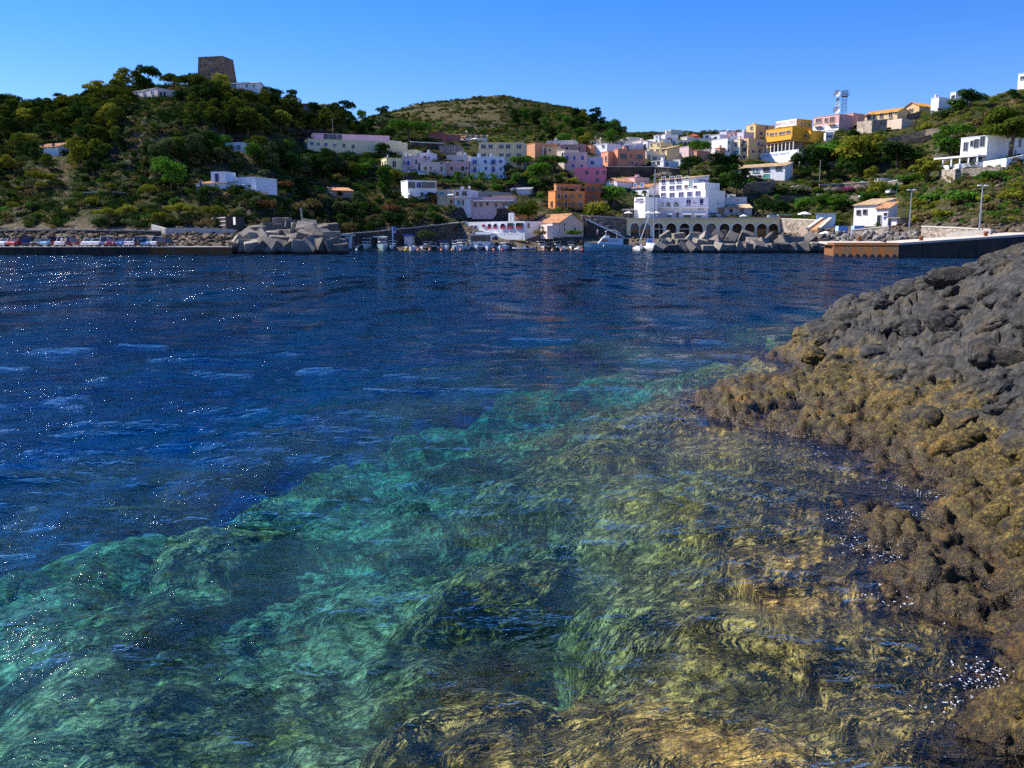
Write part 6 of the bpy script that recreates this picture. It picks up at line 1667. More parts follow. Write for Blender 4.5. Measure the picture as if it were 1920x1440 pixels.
# ---- old pier on the right: rusty end face, long side painted dark for its shade, ramped top
e = empty('old_pier', at(1562, 479.5, 134).xy.to_3d()); tag(e, 'old concrete pier with a rusty orange end, dark long side and pale ramp', 'pier')
o = e.location.copy()
a0, a1 = at(1562, 479.5, 134), at(1684, 480.5, 127); a2 = at(1960, 481.0, 121)
b0 = a0 + Vector((6, 26, 0)); b2 = a2 + Vector((16, 30, 0)); b1 = a1 + Vector((7, 26, 0))
ztop = lambda p, py: at(px_of(p.x, p.y, 0)[0], py, p.y).z
za0, za1, za2 = ztop(a0, 455.5), ztop(a1, 455.5), ztop(a2, 436)
def pr(name, A, Bp, zA, zB, mat, back):
    bm = bmesh.new()
    q = [Vector((A.x, A.y, -3)) - o, Vector((Bp.x, Bp.y, -3)) - o, Vector((Bp.x, Bp.y, zB)) - o, Vector((A.x, A.y, zA)) - o]
    aa = [bm.verts.new(v) for v in q]; bb = [bm.verts.new(v + Vector(back) + Vector((0, 0, 0.35))) for v in q]
    bm.faces.new(aa); bm.faces.new(bb[::-1])
    for i in range(4): bm.faces.new((aa[i], bb[i], bb[(i + 1) % 4], aa[(i + 1) % 4]))
    return link(name, mesh_of(name, bm, mat), e)
pr('rusty_end', a0, a1, za0 - .35, za1 - .35, Q_RUST, (7, 24, 0))
pr('dark_side', a1 + Vector((.02, 0, 0)), a2, za1 - .35, za2 - .35, Q_DARK, (9, 26, 0))
RUSTY = simple('rusty_steel', (.22, .07, .025), .8, .35, 1.5)
bm = bmesh.new(); q = [Vector((a0.x, a0.y - .12, za0 - .35)) - o, Vector((a1.x, a1.y - .12, za1 - .35)) - o, Vector((a1.x, a1.y - .12, za1)) - o, Vector((a0.x, a0.y - .12, za0)) - o]
poly_prism(bm, q, (.6, 4.5, .05)); link('rusty_edge', mesh_of('rusty_edge', bm, Q_RUST), e)
def deck(name, pts, mat):
    bm = bmesh.new(); poly_prism(bm, [Vector(p) - o for p in pts], (0, 0, -.3)); return link(name, mesh_of(name, bm, mat), e)
deck('deck', [(a0.x + .6, a0.y + 4.5, za0 + .05), (a1.x, a1.y + 4.5, za1 + .05), (a1.x + 7, a1.y + 24, za1 + .3), (a0.x + 6, a0.y + 24, za0 + .3)], Q_TOP)
deck('deck', [(a1.x + .02, a1.y - .1, za1 + .0), (a2.x, a2.y - .1, za2), (a2.x + 9, a2.y + 26, za2 + .3), (a1.x + 9, a1.y + 26, za1 + .3)], Q_TOP)
for i in range(9):
    p = a0.lerp(a1, (i + .5) / 9); bm = bmesh.new()
    poly_prism(bm, [(p.x - o.x - .45, p.y - o.y - .13, -.1), (p.x - o.x + .45, p.y - o.y - .13, -.1), (p.x - o.x + .32, p.y - o.y - .13, .28), (p.x - o.x, p.y - o.y - .13, .42), (p.x - o.x - .32, p.y - o.y - .13, .28)], (0, .2, 0))
    link('drain_mouth', mesh_of('drain_mouth', bm, GLASS), e)
for px_, py_, Y_ in ((1611, 452, 139), (1727, 452, 133), (1848, 443.5, 129)):
    p = at(px_, py_, Y_); b_ = empty('bollard', p); tag(b_, {1611: 'rusty mooring bollard at the rusty end of the old pier', 1727: 'rusty mooring bollard in the middle of the old pier deck', 1848: 'rusty mooring bollard highest up the pier ramp'}[px_], 'bollard', 'mooring bollards on the old pier')
    bm = bmesh.new(); bmesh.ops.create_cone(bm, cap_ends=True, segments=10, radius1=.30, radius2=.24, depth=.6, matrix=Matrix.Translation((0, 0, .25)))
    link('post', mesh_of('post', bm, RUSTY), b_)
    bm = bmesh.new(); bmesh.ops.create_cone(bm, cap_ends=True, segments=10, radius1=.42, radius2=.30, depth=.25, matrix=Matrix.Translation((0, 0, .62)))
    link('cap', mesh_of('cap', bm, RUSTY), b_)
wall_run('ramp_parapet', 'low concrete parapet on the ramped deck of the old pier', [(1775, 436.5, 441, 146), (1857, 430, 436, 139)], CONCRETE, deep=.8, thick=.5)
# ================================================================== TREES: singled out ones first, then the woods tree by tree
def T(px, py, hpx, kind, mat, label, wide=1.0, ymin=126, name=None, cat=None, Y=None):
    p = at(px, py, Y) if Y else hit2(px, py, ymin)
    if p is None: return None
    h = hpx / F * p.y
    nm = name or {'pine': 'pine_tree', 'umbrella': 'stone_pine', 'dome': 'stone_pine', 'round': 'broadleaf_tree', 'bush': 'bush', 'column': 'cypress'}[kind]
    e = put_tree(p, h, kind, mat, nm, None, None, None, wide)
    TREES.pop()
    tag(e, label, cat or ('bush' if kind == 'bush' else 'tree'))
    return e
T(1893, 300, 118, 'dome', 'pine', 'huge spreading pine towering over the white villa at the right edge', 1.0)
T(1945, 292, 95, 'dome', 'pine', 'second pine crown cut by the right edge behind the huge pine', .9)
T(1683, 322, 62, 'round', 'dark', 'large round dark green tree below the broken terrace walls on the right hill', 1.4)
T(1780, 302, 62, 'pine', 'green', 'bright green bushy pine left of the white villa', 1.3)
T(1735, 348, 58, 'dome', 'gold', 'yellow-green pine leaning over the road left of the villa wall', 1.15)
T(1520, 335, 62, 'round', 'dark', 'dark round tree at the right end of the long white house', 1.0)
T(1486, 330, 42, 'round', 'dark', 'dark tree hugging the stepped white terrace wall', .9)
T(1600, 318, 62, 'round', 'gold', 'big yellow-green fig spreading above the grey road wall', 1.35)
T(1560, 305, 52, 'bush', 'green', 'bright green scrub thicket right of the orange hotel wing', 1.7)
T(1632, 300, 55, 'round', 'gold', 'yellow-green tree just left of the bastion foot', 1.1)
T(1355, 333, 48, 'round', 'dark', 'wide dark green tree group below the terracotta blocks', 1.6)
T(1292, 330, 38, 'round', 'dark', 'dark green tree behind the hotel roof', 1.3)
T(1314, 302, 38, 'umbrella', 'green', 'rounded fig tree above the white wall in the upper village', 1.1)
T(1382, 372, 46, 'round', 'dark', 'dark tree left of the small street palm', 1.0)
T(1348, 372, 40, 'round', 'dark', 'dark tree behind the hotel right shoulder', 1.0)
T(1152, 386, 42, 'round', 'green', 'big green tree right of the brown balconied apartments', 1.3)
T(1122, 405, 36, 'bush', 'gold', 'yellow-green bush in front of the apartment blocks', 1.1)
T(990, 414, 40, 'round', 'pine', 'low spreading pine right of the lilac shop row', 1.3)
T(966, 410, 30, 'dome', 'gold', 'bright low pine beside the parked cars of the shop row', 1.0)
T(982, 322, 30, 'umbrella', 'green', 'clipped green plane trees right of the school palm', 1.4)
T(1035, 322, 30, 'umbrella', 'green', 'second clipped green plane tree row beside the lilac house', 1.5)
T(1010, 338, 34, 'round', 'green', 'green tree mass below the clipped plane trees', 1.6)
T(960, 338, 30, 'round', 'grey', 'grey-green tree right of the blue shuttered building', 1.2)
T(768, 272, 48, 'umbrella', 'green', 'wide umbrella pine on the upper terrace left of the tall palm', 1.3)
T(722, 372, 58, 'column', 'green', 'tall dark cypress-like tree left of the white stair house', 1.7)
T(742, 345, 28, 'round', 'gold', 'yellow-green tree under the pale yellow house', 1.2)
T(723, 268, 32, 'round', 'dark', 'dark tree clinging below the white colonnade', 1.2)
T(715, 297, 28, 'round', 'dark', 'almost black tree under the white colonnade house', 1.3)
T(832, 330, 28, 'round', 'dark', 'dark tree under the beige four-window house', 1.2)
T(677, 389, 18, 'bush', 'green', 'bright green ball shrub on the dark slope behind the sign mast', 1.0)
T(320, 362, 66, 'round', 'green', 'very large dark round tree left of the cliff house', 1.15)
T(318, 300, 40, 'round', 'grey', 'grey-green tree above the very large round tree', 1.3)
T(375, 308, 44, 'round', 'grey', 'grey-green eucalyptus left of the square pale blue house', .9)
T(283, 148 + 22, 46, 'umbrella', 'dark', 'dark pine standing above the skyline over the pink villa', .8)
T(330, 180, 42, 'umbrella', 'pine', 'broad pine hiding the left foot of the stone tower', 1.0)
T(355, 184, 46, 'umbrella', 'pine', 'pine pressed against the stone tower', .9)
T(376, 186, 44, 'umbrella', 'pine', 'dark pine directly in front of the stone tower', .8)
T(494, 180, 40, 'pine', 'dark', 'dark pine right of the white gabled house by the tower', 1.1)
T(510, 190, 38, 'pine', 'dark', 'broken pine on the ridge right of the tower house', 1.0)
T(340, 420, 40, 'umbrella', 'gold', 'yellow-green umbrella pine above the coast path wall', 1.2)
T(400, 418, 34, 'umbrella', 'gold', 'flat yellow-green pine beside the wooden shack', 1.2)
T(150, 322, 60, 'round', 'gold', 'tall yellow-green tree right of the red-roofed hut', .75)
T(800, 448, 24, 'bush', 'grey', 'grey-green tamarisk bush on the dark harbour wall', 1.2, Y=236)
T(1072, 441, 16, 'bush', 'green', 'green bushes on the quay below the pink boat store', 2.2, Y=236)
T(1010, 441, 14, 'bush', 'dry', 'dry grassy bush on the quay right of the restaurant rocks', 1.6, Y=236)
T(905, 456, 12, 'bush', 'dark', 'dark bush between pavilion and restaurant rocks', 1.0, Y=236)
T(1048, 190 + 10, 12, 'round', 'dark', 'single round dark bush on the right shoulder of the far hill', 1.2, ymin=420)
T(1133, 262, 32, 'umbrella', 'dark', 'dark windswept pine on the skyline right of the far hill', 1.2)
T(1155, 268, 34, 'umbrella', 'dark', 'thin open pine at the end of the hilltop pine row', .9)
T(1840, 180, 30, 'pine', 'dark', 'dark bushy tree on the skyline at the right', 1.2)
T(1868, 172, 26, 'pine', 'dark', 'smaller dark skyline tree beside it near the right edge', 1.1)
T(1820, 205, 40, 'round', 'dark', 'large dark green tree right of the tall white skyline block', 1.5)
T(1790, 212, 32, 'round', 'green', 'green bushy tree under the tall white skyline block', 1.3)
for px_, py_, w_, m_, lab in ((1455, 408, 1.6, 'dark', 'dark green tree clump above the arcade right half'), (1432, 404, 1.2, 'dark', 'dark round tree at the end of the tiled house'), (1500, 398, 1.3, 'green', 'green tree behind the white umbrella'),
                        (1575, 398, 1.5, 'green', 'broad bright green tree behind the pale blue shed'), (1540, 395, 1.2, 'green', 'green tree left of the broad one above the pale blue shed'), (1645, 366, 1.1, 'gold', 'golden green bush above the harbour house roof'),
                        (1622, 412, .8, 'grey', 'small grey-green tree in front of the harbour house windows')):
    T(px_, py_, 34 if m_ != 'grey' else 20, 'round', m_, lab, w_)
# ---- woods
LMARKS = [('the stone tower', 395, 140), ('the pink hilltop villa', 283, 175), ('the red-roofed hut', 95, 280), ('the cliff house', 440, 345), ('the square pale blue house', 445, 276),
          ('the dark red forest house', 571, 203), ('the pale yellow long building', 625, 270), ('the pink arcaded house', 620, 256), ('the brown cottage', 620, 360), ('the white stair house', 785, 355),
          ('the left breakwater', 540, 440), ('the parked cars on the quay', 150, 456), ('the umbrella pine', 768, 260), ('the beige school', 940, 290), ('the far hill crest', 930, 180), ('the cream villa', 890, 258),
          ('the pink hilltop houses', 1105, 243), ('the white restaurant', 930, 428), ('the pink boat store', 1050, 420), ('the rose pink house', 1105, 330), ('the brown balconied apartments', 1110, 367), ('the white hotel', 1280, 370),
          ('the arched hall', 1300, 267), ('the orange hotel', 1475, 260), ('the long white house', 1425, 325), ('the radio mast', 1578, 200), ('the yellow villa', 1650, 215), ('the white villa', 1850, 280), ('the harbour house', 1640, 400),
          ('the arcade', 1320, 430), ('the road wall', 1610, 350), ('the concrete kiosk', 1687, 415), ('the old pier', 1750, 460), ('the skyline houses', 1365, 255), ('the lilac shop row', 925, 380), ('the tall street lamp', 1833, 390), ('the oleanders', 1560, 370)]
_placed = []
def free(px, py, hpx, Y, gap):
    for a, b, c, d, yy in RECTS:
        if Y < yy + 3 and a - 1 < px < b + 1 and py - hpx < d - 3 and py > c: 
            if Y <= yy + 1: return False
        if abs(Y - yy) < 12 and a < px < b and c < py < d: return False
    for q in _placed:
        if abs(q[0] - px) < gap and abs(q[1] - py) < gap * .55: return False
    return True
def inside(poly, x, y):
    c = False; n = len(poly)
    for i in range(n):
        x1, y1 = poly[i]; x2, y2 = poly[(i + 1) % n]
        if (y1 > y) != (y2 > y) and x < (x2 - x1) * (y - y1) / (y2 - y1) + x1: c = not c
    return c
WORD = {'pine': 'olive-green pine', 'dark': 'dark evergreen', 'green': 'bright green tree', 'grey': 'grey-green tree', 'gold': 'yellow-green tree', 'dry': 'dry brown bush', 'red': 'reddish bush'}
def wood(poly, n, hr, kinds, group, gap=9, ymin=126, wide=(0.85, 1.25), seed=1, ymax=900.0):
    r = random.Random(seed); k = 0; tries = 0
    xs = [p[0] for p in poly]; ys = [p[1] for p in poly]
    while k < n and tries < n * 30:
        tries += 1
        px, py = r.uniform(min(xs), max(xs)), r.uniform(min(ys), max(ys))
        if not inside(poly, px, py): continue
        p = hit2(px, py, ymin, ymax)
        if p is None: continue
        hpx = r.uniform(*hr)
        if not free(px, py, hpx, p.y, gap): continue
        kind, mat = r.choice(kinds)
        nm = {'pine': 'pine_tree', 'umbrella': 'stone_pine', 'round': 'broadleaf_tree', 'bush': 'bush', 'column': 'cypress'}[kind]
        put_tree(p, hpx / F * p.y, kind, mat, nm, (WORD[mat] if kind != 'bush' else WORD[mat].replace(' tree', ' bush').replace('evergreen', 'evergreen bush').replace('pine', 'bush')), group, r.random(), r.uniform(*wide))
        _placed.append((px, py)); k += 1
PN = [('pine', 'pine')] * 5 + [('round', 'pine')] * 2 + [('pine', 'dark'), ('round', 'dark'), ('pine', 'gold')]
wood([(-60, 210), (120, 205), (235, 165), (280, 170), (330, 185), (250, 235), (150, 260), (-60, 265)], 62, (26, 40), PN, 'pines covering the left hill', 12)
wood([(-60, 250), (230, 225), (240, 300), (130, 320), (-60, 330)], 36, (26, 42), PN + [('round', 'gold'), ('round', 'dark')], 'pines covering the left hill', 14)
wood([(330, 195), (430, 175), (560, 195), (640, 215), (655, 235), (560, 260), (440, 262), (330, 215)], 52, (24, 42), PN + [('round', 'dark')], 'pines below the tower', 13)
wood([(280, 305), (400, 285), (560, 282), (700, 320), (690, 345), (560, 338), (500, 322), (370, 315), (290, 345)], 46, (28, 48), [('round', 'grey'), ('round', 'green'), ('pine', 'dark'), ('round', 'grey'), ('round', 'dark'), ('pine', 'pine')], 'trees between the hill houses', 14)
wood([(-60, 330), (120, 320), (280, 345), (380, 372), (360, 425), (150, 420), (-60, 420)], 38, (12, 34), [('round', 'dark'), ('umbrella', 'gold'), ('bush', 'green'), ('bush', 'gold'), ('round', 'green'), ('bush', 'dark')], 'trees on the lower left slope', 15)
wood([(490, 345), (700, 345), (860, 395), (850, 420), (640, 440), (500, 415)], 34, (12, 30), [('bush', 'dark'), ('bush', 'green'), ('round', 'dark'), ('bush', 'red'), ('bush', 'dry'), ('round', 'grey')], 'trees behind the left breakwater', 15)
wood([(600, 205), (720, 222), (760, 262), (700, 262), (610, 240)], 14, (18, 30), [('round', 'dark'), ('round', 'green'), ('pine', 'dark'), ('round', 'grey')], 'trees above the pink terrace house', 12, ymin=310)
wood([(960, 225), (1090, 222), (1175, 252), (1190, 268), (1080, 285), (960, 262)], 30, (14, 30), [('round', 'green'), ('round', 'dark'), ('pine', 'green'), ('pine', 'dark'), ('round', 'gold')], 'trees on the right foot of the far hill', 11, ymin=330)
wood([(900, 300), (1060, 320), (1075, 345), (1000, 350), (830, 350), (880, 338)], 14, (12, 24), [('round', 'green'), ('bush', 'green'), ('bush', 'gold'), ('bush', 'grey')], 'garden trees in the village centre', 12, ymin=262)
wood([(1440, 345), (1560, 360), (1650, 372), (1600, 400), (1480, 400), (1430, 385)], 14, (10, 26), [('round', 'green'), ('bush', 'green'), ('bush', 'grey'), ('bush', 'dark')], 'garden trees above the right quay', 14, ymin=230)
wood([(1610, 290), (1700, 290), (1760, 345), (1720, 385), (1660, 370), (1600, 330)], 12, (14, 28), [('bush', 'grey'), ('bush', 'green'), ('bush', 'gold'), ('round', 'gold')], 'bushes on the right hill', 14, ymin=220)
wood([(1690, 400), (1760, 350), (1960, 320), (1990, 430), (1850, 428), (1700, 425)], 30, (12, 34), [('bush', 'gold'), ('bush', 'gold'), ('bush', 'dry'), ('umbrella', 'gold'), ('bush', 'green')], 'bushes on the dry slope above the pier', 15, ymin=160)
wood([(1700, 240), (1960, 175), (1960, 250), (1760, 262)], 18, (12, 26), [('bush', 'grey'), ('bush', 'dry'), ('bush', 'gold'), ('round', 'dark')], 'scrub near the top of the right hill', 14, ymin=270)
wood([(1270, 305), (1400, 300), (1400, 350), (1350, 352), (1345, 318), (1270, 322)], 10, (20, 34), [('round', 'dark'), ('round', 'green'), ('round', 'dark')], 'dark trees behind the hotel', 14, ymin=262)
wood([(720, 330), (1020, 345), (1025, 385), (980, 368), (700, 340)], 12, (14, 26), [('round', 'green'), ('bush', 'dark'), ('bush', 'green'), ('round', 'dark')], 'garden trees in the village centre', 13, ymin=255)
wood([(1480, 290), (1620, 260), (1640, 330), (1560, 345), (1500, 340)], 12, (18, 34), [('round', 'green'), ('round', 'gold'), ('bush', 'green'), ('round', 'dark')], 'bushes on the right hill', 16, ymin=250)
# labels for the woods: kind, nearest landmark, and where several match their order from the left
_by = {}
for e, px, py, base in TREES:
    lm = min(LMARKS, key=lambda q: (q[1] - px) ** 2 + ((q[2] - py) * 1.5) ** 2)
    dx, dy = px - lm[1], py - lm[2]
    rel = ('right of' if dx > 0 else 'left of') if abs(dx) > abs(dy) * 1.6 else ('below' if dy > 0 else 'above')
    _by.setdefault('%s %s %s' % (base, rel, lm[0]), []).append((px, e))
ORD = ['first', 'second', 'third', 'fourth', 'fifth', 'sixth', 'seventh', 'eighth', 'ninth', 'tenth', 'eleventh', 'twelfth', 'thirteenth', 'fourteenth', 'fifteenth', 'sixteenth', 'seventeenth', 'eighteenth', 'nineteenth', 'twentieth']
def ORDN(i):
    return ORD[i] if i < 20 else 'twenty-' + ORD[i - 20] if i < 29 else 'thirtieth' if i == 29 else 'thirty-' + ORD[min(i - 30, 8)]
def order_labels(d, what='counting from the left'):
    for k, v in d.items():
        v.sort(key=lambda q: q[0])
        for i, (_, e) in enumerate(v):
            e['label'] = k if len(v) == 1 else '%s, %s from the left' % (k, ORDN(i))
order_labels(_by)
# ---- palms
def palm_mesh(seed, n=26, L=.5):
    r = random.Random(seed); bm = bmesh.new()
    for i in range(n):
        a = i * 2.399 + r.random() * .4; up = r.uniform(-.35, 1.1)
        prev = None; w0 = .055
        for s in range(6):
            t = s / 5; d = L * t; z = math.sin(up) * d - .75 * d * d / L * (1.1 - .3 * up) ; rr = math.cos(up) * d * .95 + .02
            c = Vector((math.cos(a) * rr, math.sin(a) * rr, z)); side = Vector((-math.sin(a), math.cos(a), 0)); w = w0 * (math.sin(math.pi * min(1, t * .9 + .12)) + .05)
            q = (bm.verts.new(c - side * w + Vector((0, 0, -w * .6))), bm.verts.new(c), bm.verts.new(c + side * w + Vector((0, 0, -w * .6))))
            if prev:
                bm.faces.new((prev[0], prev[1], q[1], q[0])); bm.faces.new((prev[1], prev[2], q[2], q[1]))
            prev = q
    return mesh_of('crown', bm, LEAF['green'])
PALMS = [palm_mesh(i) for i in range(3)]
bm = bmesh.new(); tube_bm(bm, [(0, 0, -.1), (.01, 0, .3), (-.01, .01, .7), (0, 0, 1)], [.05, .038, .034, .04], 8); PTRUNK = mesh_of('trunk', bm, BARK)
for i, (px_, py_, h_, w_, lab) in enumerate(((824, 262, 28, 18, 'tall dark palm with a slender trunk in front of the dark red houses'), (1407, 367, 30, 16, 'street palm with a dark trunk left of the grey car park wall'), (968, 310, 20, 16, 'palm in front of the right corner of the beige school'),
                           (858, 345, 18, 30, 'leftmost bushy palm below the village terrace'), (882, 350, 19, 30, 'second bushy palm below the blue shuttered building'), (903, 350, 21, 32, 'third bushy palm below the blue shuttered building'), (925, 352, 20, 32, 'fourth bushy palm with pale hanging fronds'),
                           (1006, 344, 22, 36, 'wide low palm right of the village centre gardens'), (1373, 345, 12, 20, 'small palm at the left end of the long white house'), (1188, 375, 14, 22, 'palm shrubs left of the hotel sign tower'), (1208, 372, 12, 18, 'small palm shrub beside the hotel arches'),
                           (1028, 262, 14, 14, 'small palm on the slope above the white roof terrace'), (1016, 440, 14, 12, 'small palm beside the restaurant rock wall'), (190, 375, 14, 22, 'low palm among rounded shrubs on the left slope'), (1362, 405, 12, 18, 'small palm in front of the tiled house'))):
    p = hit2(px_, py_, 130) if px_ != 1016 else at(px_, py_, 238)
    e = empty('palm_tree', (p.x, p.y, p.z), i * 1.3); H_ = h_ / F * p.y; tag(e, lab, 'palm tree')
    link('trunk', PTRUNK, e, None, None, (max(2.5, H_ * .5), max(2.5, H_ * .5), H_)); w = w_ / F * p.y
    link('crown', PALMS[i % 3], e, (0, 0, H_), (0, 0, i), (w, w, w))

# ---- ground cover nobody could count: scrub instanced over all slopes
VARIANTS = bpy.data.collections.new('scrub_variants')
def scrub_field(name, label, pts, mats, smin, smax, seed):
    src = bpy.data.collections.new(name + '_source')
    for k, m in enumerate(mats):
        for j in range(2):
            ob = bpy.data.objects.new('tuft', crown_mesh('tuft', 'bush', LEAF[m], 50 + seed * 7 + k * 3 + j, 150)); src.objects.link(ob)
    P = np.array(pts, np.float32)
    me = bpy.data.meshes.new(name); me.vertices.add(len(P)); me.vertices.foreach_set('co', P.reshape(-1)); me.update()
    ob = link(name, me); tag(ob, label, None, None, 'stuff')
    ng = bpy.data.node_groups.new(name, 'GeometryNodeTree')
    ng.interface.new_socket('Geometry', in_out='INPUT', socket_type='NodeSocketGeometry'); ng.interface.new_socket('Geometry', in_out='OUTPUT', socket_type='NodeSocketGeometry')
    gi = ng.nodes.new('NodeGroupInput'); go = ng.nodes.new('NodeGroupOutput')
    m2p = ng.nodes.new('GeometryNodeMeshToPoints'); iop = ng.nodes.new('GeometryNodeInstanceOnPoints'); ci = ng.nodes.new('GeometryNodeCollectionInfo')
    ci.inputs['Collection'].default_value = src; ci.inputs['Separate Children'].default_value = True; ci.inputs['Reset Children'].default_value = True
    iop.inputs['Pick Instance'].default_value = True
    rs = ng.nodes.new('FunctionNodeRandomValue'); rs.data_type = 'FLOAT'; rs.inputs[2].default_value = smin; rs.inputs[3].default_value = smax
    rr = ng.nodes.new('FunctionNodeRandomValue'); rr.data_type = 'FLOAT_VECTOR'; rr.inputs[0].default_value = (-.15, -.15, 0); rr.inputs[1].default_value = (.15, .15, 6.28)
    L_ = ng.links.new
    L_(gi.outputs[0], m2p.inputs[0]); L_(m2p.outputs[0], iop.inputs['Points']); L_(ci.outputs[0], iop.inputs['Instance'])
    L_(rs.outputs[1], iop.inputs['Scale']); L_(rr.outputs[0], iop.inputs['Rotation']); L_(iop.outputs[0], go.inputs[0])
    ob.modifiers.new('scatter', 'NODES').node_group = ng
    return ob
def scatter_pts(n, u0, u1, y0, y1, dens, seed):
    r = np.random.default_rng(seed); u = r.uniform(u0, u1, n); y = np.sqrt(r.uniform(y0 ** 2, y1 ** 2, n)); x = u * y
    z = ground_z(x, y); px = u * F + 960
    d = dens(px, y, z) ; keep = (r.random(n) < d) & (z > 2.6)
    for kx, ky, ax, ay, bx, by, L, M, pz, fr in PLATS:
        lx = (x - kx) * ax + (y - ky) * ay; ly = (x - kx) * bx + (y - ky) * by
        keep &= ~((lx > -L - .8) & (lx < .8) & (ly > -fr - .3) & (ly < M + .5))
    return np.stack([x, y, z - .1], 1)[keep]
nz = lambda y, px, s, o: 0.5 + fbm(px * s, y * s * 1.5 + o, 3)
dens_left = lambda px, y, z: np.clip(nz(y, px, .018, 3) * 1.9 - .2 + sstep(20, 34, z) * .6, 0, 1) * (px < 830) * (z > 5)
dens_mid = lambda px, y, z: np.clip(nz(y, px, .02, 9) * 1.8 - .25, 0, 1) * (px > 640) * (px < 1560) * (z > 7.5)
dens_right = lambda px, y, z: np.clip((nz(y, px, .02, 15) * 1.9 - .35) * (1 - .8 * np.exp(-((px - 1775) / 70) ** 2 - ((y - 188) / 20) ** 2)), 0, 1) * (px > 1480) * (z > 5.5)
dens_far = lambda px, y, z: np.clip(nz(y, px, .02, 25) * 2.0 - .75 + sstep(900, 1010, px) * .7, 0, 1)
scrub_field('undergrowth', 'dark green and olive undergrowth covering the left hill', scatter_pts(16000, -.85, -.07, 190, 380, dens_left, 1), ['dark', 'dark', 'pine', 'grey', 'dry'], 1.0, 2.8, 1)
scrub_field('village_shrubbery', 'garden shrubs and scrub between the village houses', scatter_pts(8000, -.2, .38, 245, 440, dens_mid, 2), ['dark', 'green', 'grey', 'gold', 'dry'], .8, 2.0, 2)
scrub_field('dry_scrub', 'yellow-green and brown scrub covering the right hill', scatter_pts(14000, .30, .90, 165, 400, dens_right, 3), ['gold', 'dry', 'grey', 'green', 'pine'], .8, 2.2, 3)
scrub_field('hill_scrub', 'low olive scrub dotting the far hill', scatter_pts(15000, -.2, .3, 400, 780, dens_far, 4), ['dark', 'pine', 'grey', 'dry', 'pine'], 1.2, 3.0, 4)
# blossom bushes
for i, (px_, py_, w_, m_, lab) in enumerate(((1500, 352, 1.5, 'pale', 'big pale pink oleander bush in bloom below the road wall'), (1562, 354, 1.1, 'pale', 'smaller pale oleander bush left of the bright pink one'), (1590, 352, 1.0, 'pink', 'bright pink flowering bush on the right slope'), (1608, 350, 1.1, 'pale', 'pale oleander right of the bright pink bush'),
                                   (1466, 352, 1.5, 'grey', 'pale green agave thicket left of the oleanders'), (1525, 342, 1.3, 'grey', 'grey-green cactus clump at the road edge'), (1240, 327, 1.2, 'pale', 'silvery prickly pear bush above the hotel roof left corner'), (1040, 382, 1.0, 'pale', 'silvery bush at the foot of the orange apartments'))):
    T(px_, py_ + 8, 16, 'bush', m_, lab, w_ * 1.2)
# ================================================================== TOWER
def stone_tower():
    Yt = 326.0
    K = at(424, 170, Yt)          # near lower right corner of the front face
    ps = R(12); e = empty('stone_tower', K, -ps); tag(e, 'tall tapering brown stone watchtower rising over the hilltop pines', 'tower')
    W = (424 - 366) / F * Yt; D = 9.0; zt = at(417, 105, Yt).z - K.z; i1 = 1.2; zb = -5
    bm = bmesh.new()
    lo = [(-W, 0), (0, 0), (0, D), (-W, D)]; up = [(-W + .7, .8), (-i1, .8), (-i1, D - .8), (-W + .7, D - .8)]
    k = zb / zt
    v0 = [bm.verts.new((a[0] + (a[0] - b[0]) * -k * 1.0, a[1] + (a[1] - b[1]) * -k, zb)) for a, b in zip(lo, up)]
    v1 = [bm.verts.new((b[0], b[1], zt)) for b in up]
    bm.faces.new(v0[::-1]); bm.faces.new(v1)
    for i in range(4): bm.faces.new((v0[i], v0[(i + 1) % 4], v1[(i + 1) % 4], v1[i]))
    link('wall', mesh_of('wall', bm, stone_wall_mat('tower_masonry', (.27, .185, .13), 1.6)), e)
    bm = bmesh.new(); box(bm, -W + .6, -i1 + .1, .7, D - .7, zt, zt + .25); link('parapet', mesh_of('parapet', bm, stone_wall_mat('tower_masonry', (.20, .17, .15), 1.6)), e)
    for px_, py_, w_ in ((394, 110.5, .7), (396, 131, 1.1)):
        z = at(px_, py_, Yt).z - K.z; x = (px_ - 424) / F * Yt + .3; yy = .8 * (z / zt)
        bm = bmesh.new(); box(bm, x - w_ / 2, x + w_ / 2, yy - .06, yy + .3, z - w_ / 2, z + w_ / 2); link('window', mesh_of('window', bm, GLASS), e)
    for i in range(5):
        z = 1.5 + i * 2.0; yy = .8 * z / zt
        bm = bmesh.new(); box(bm, -W + .5 + .7 * z / zt, -.3 - i1 * z / zt, yy - .05, yy + .3, z, z + .12)
        if i in (1, 4): link('string_course', mesh_of('string_course', bm, CONCRETE), e)
        else: bm.free()
stone_tower()
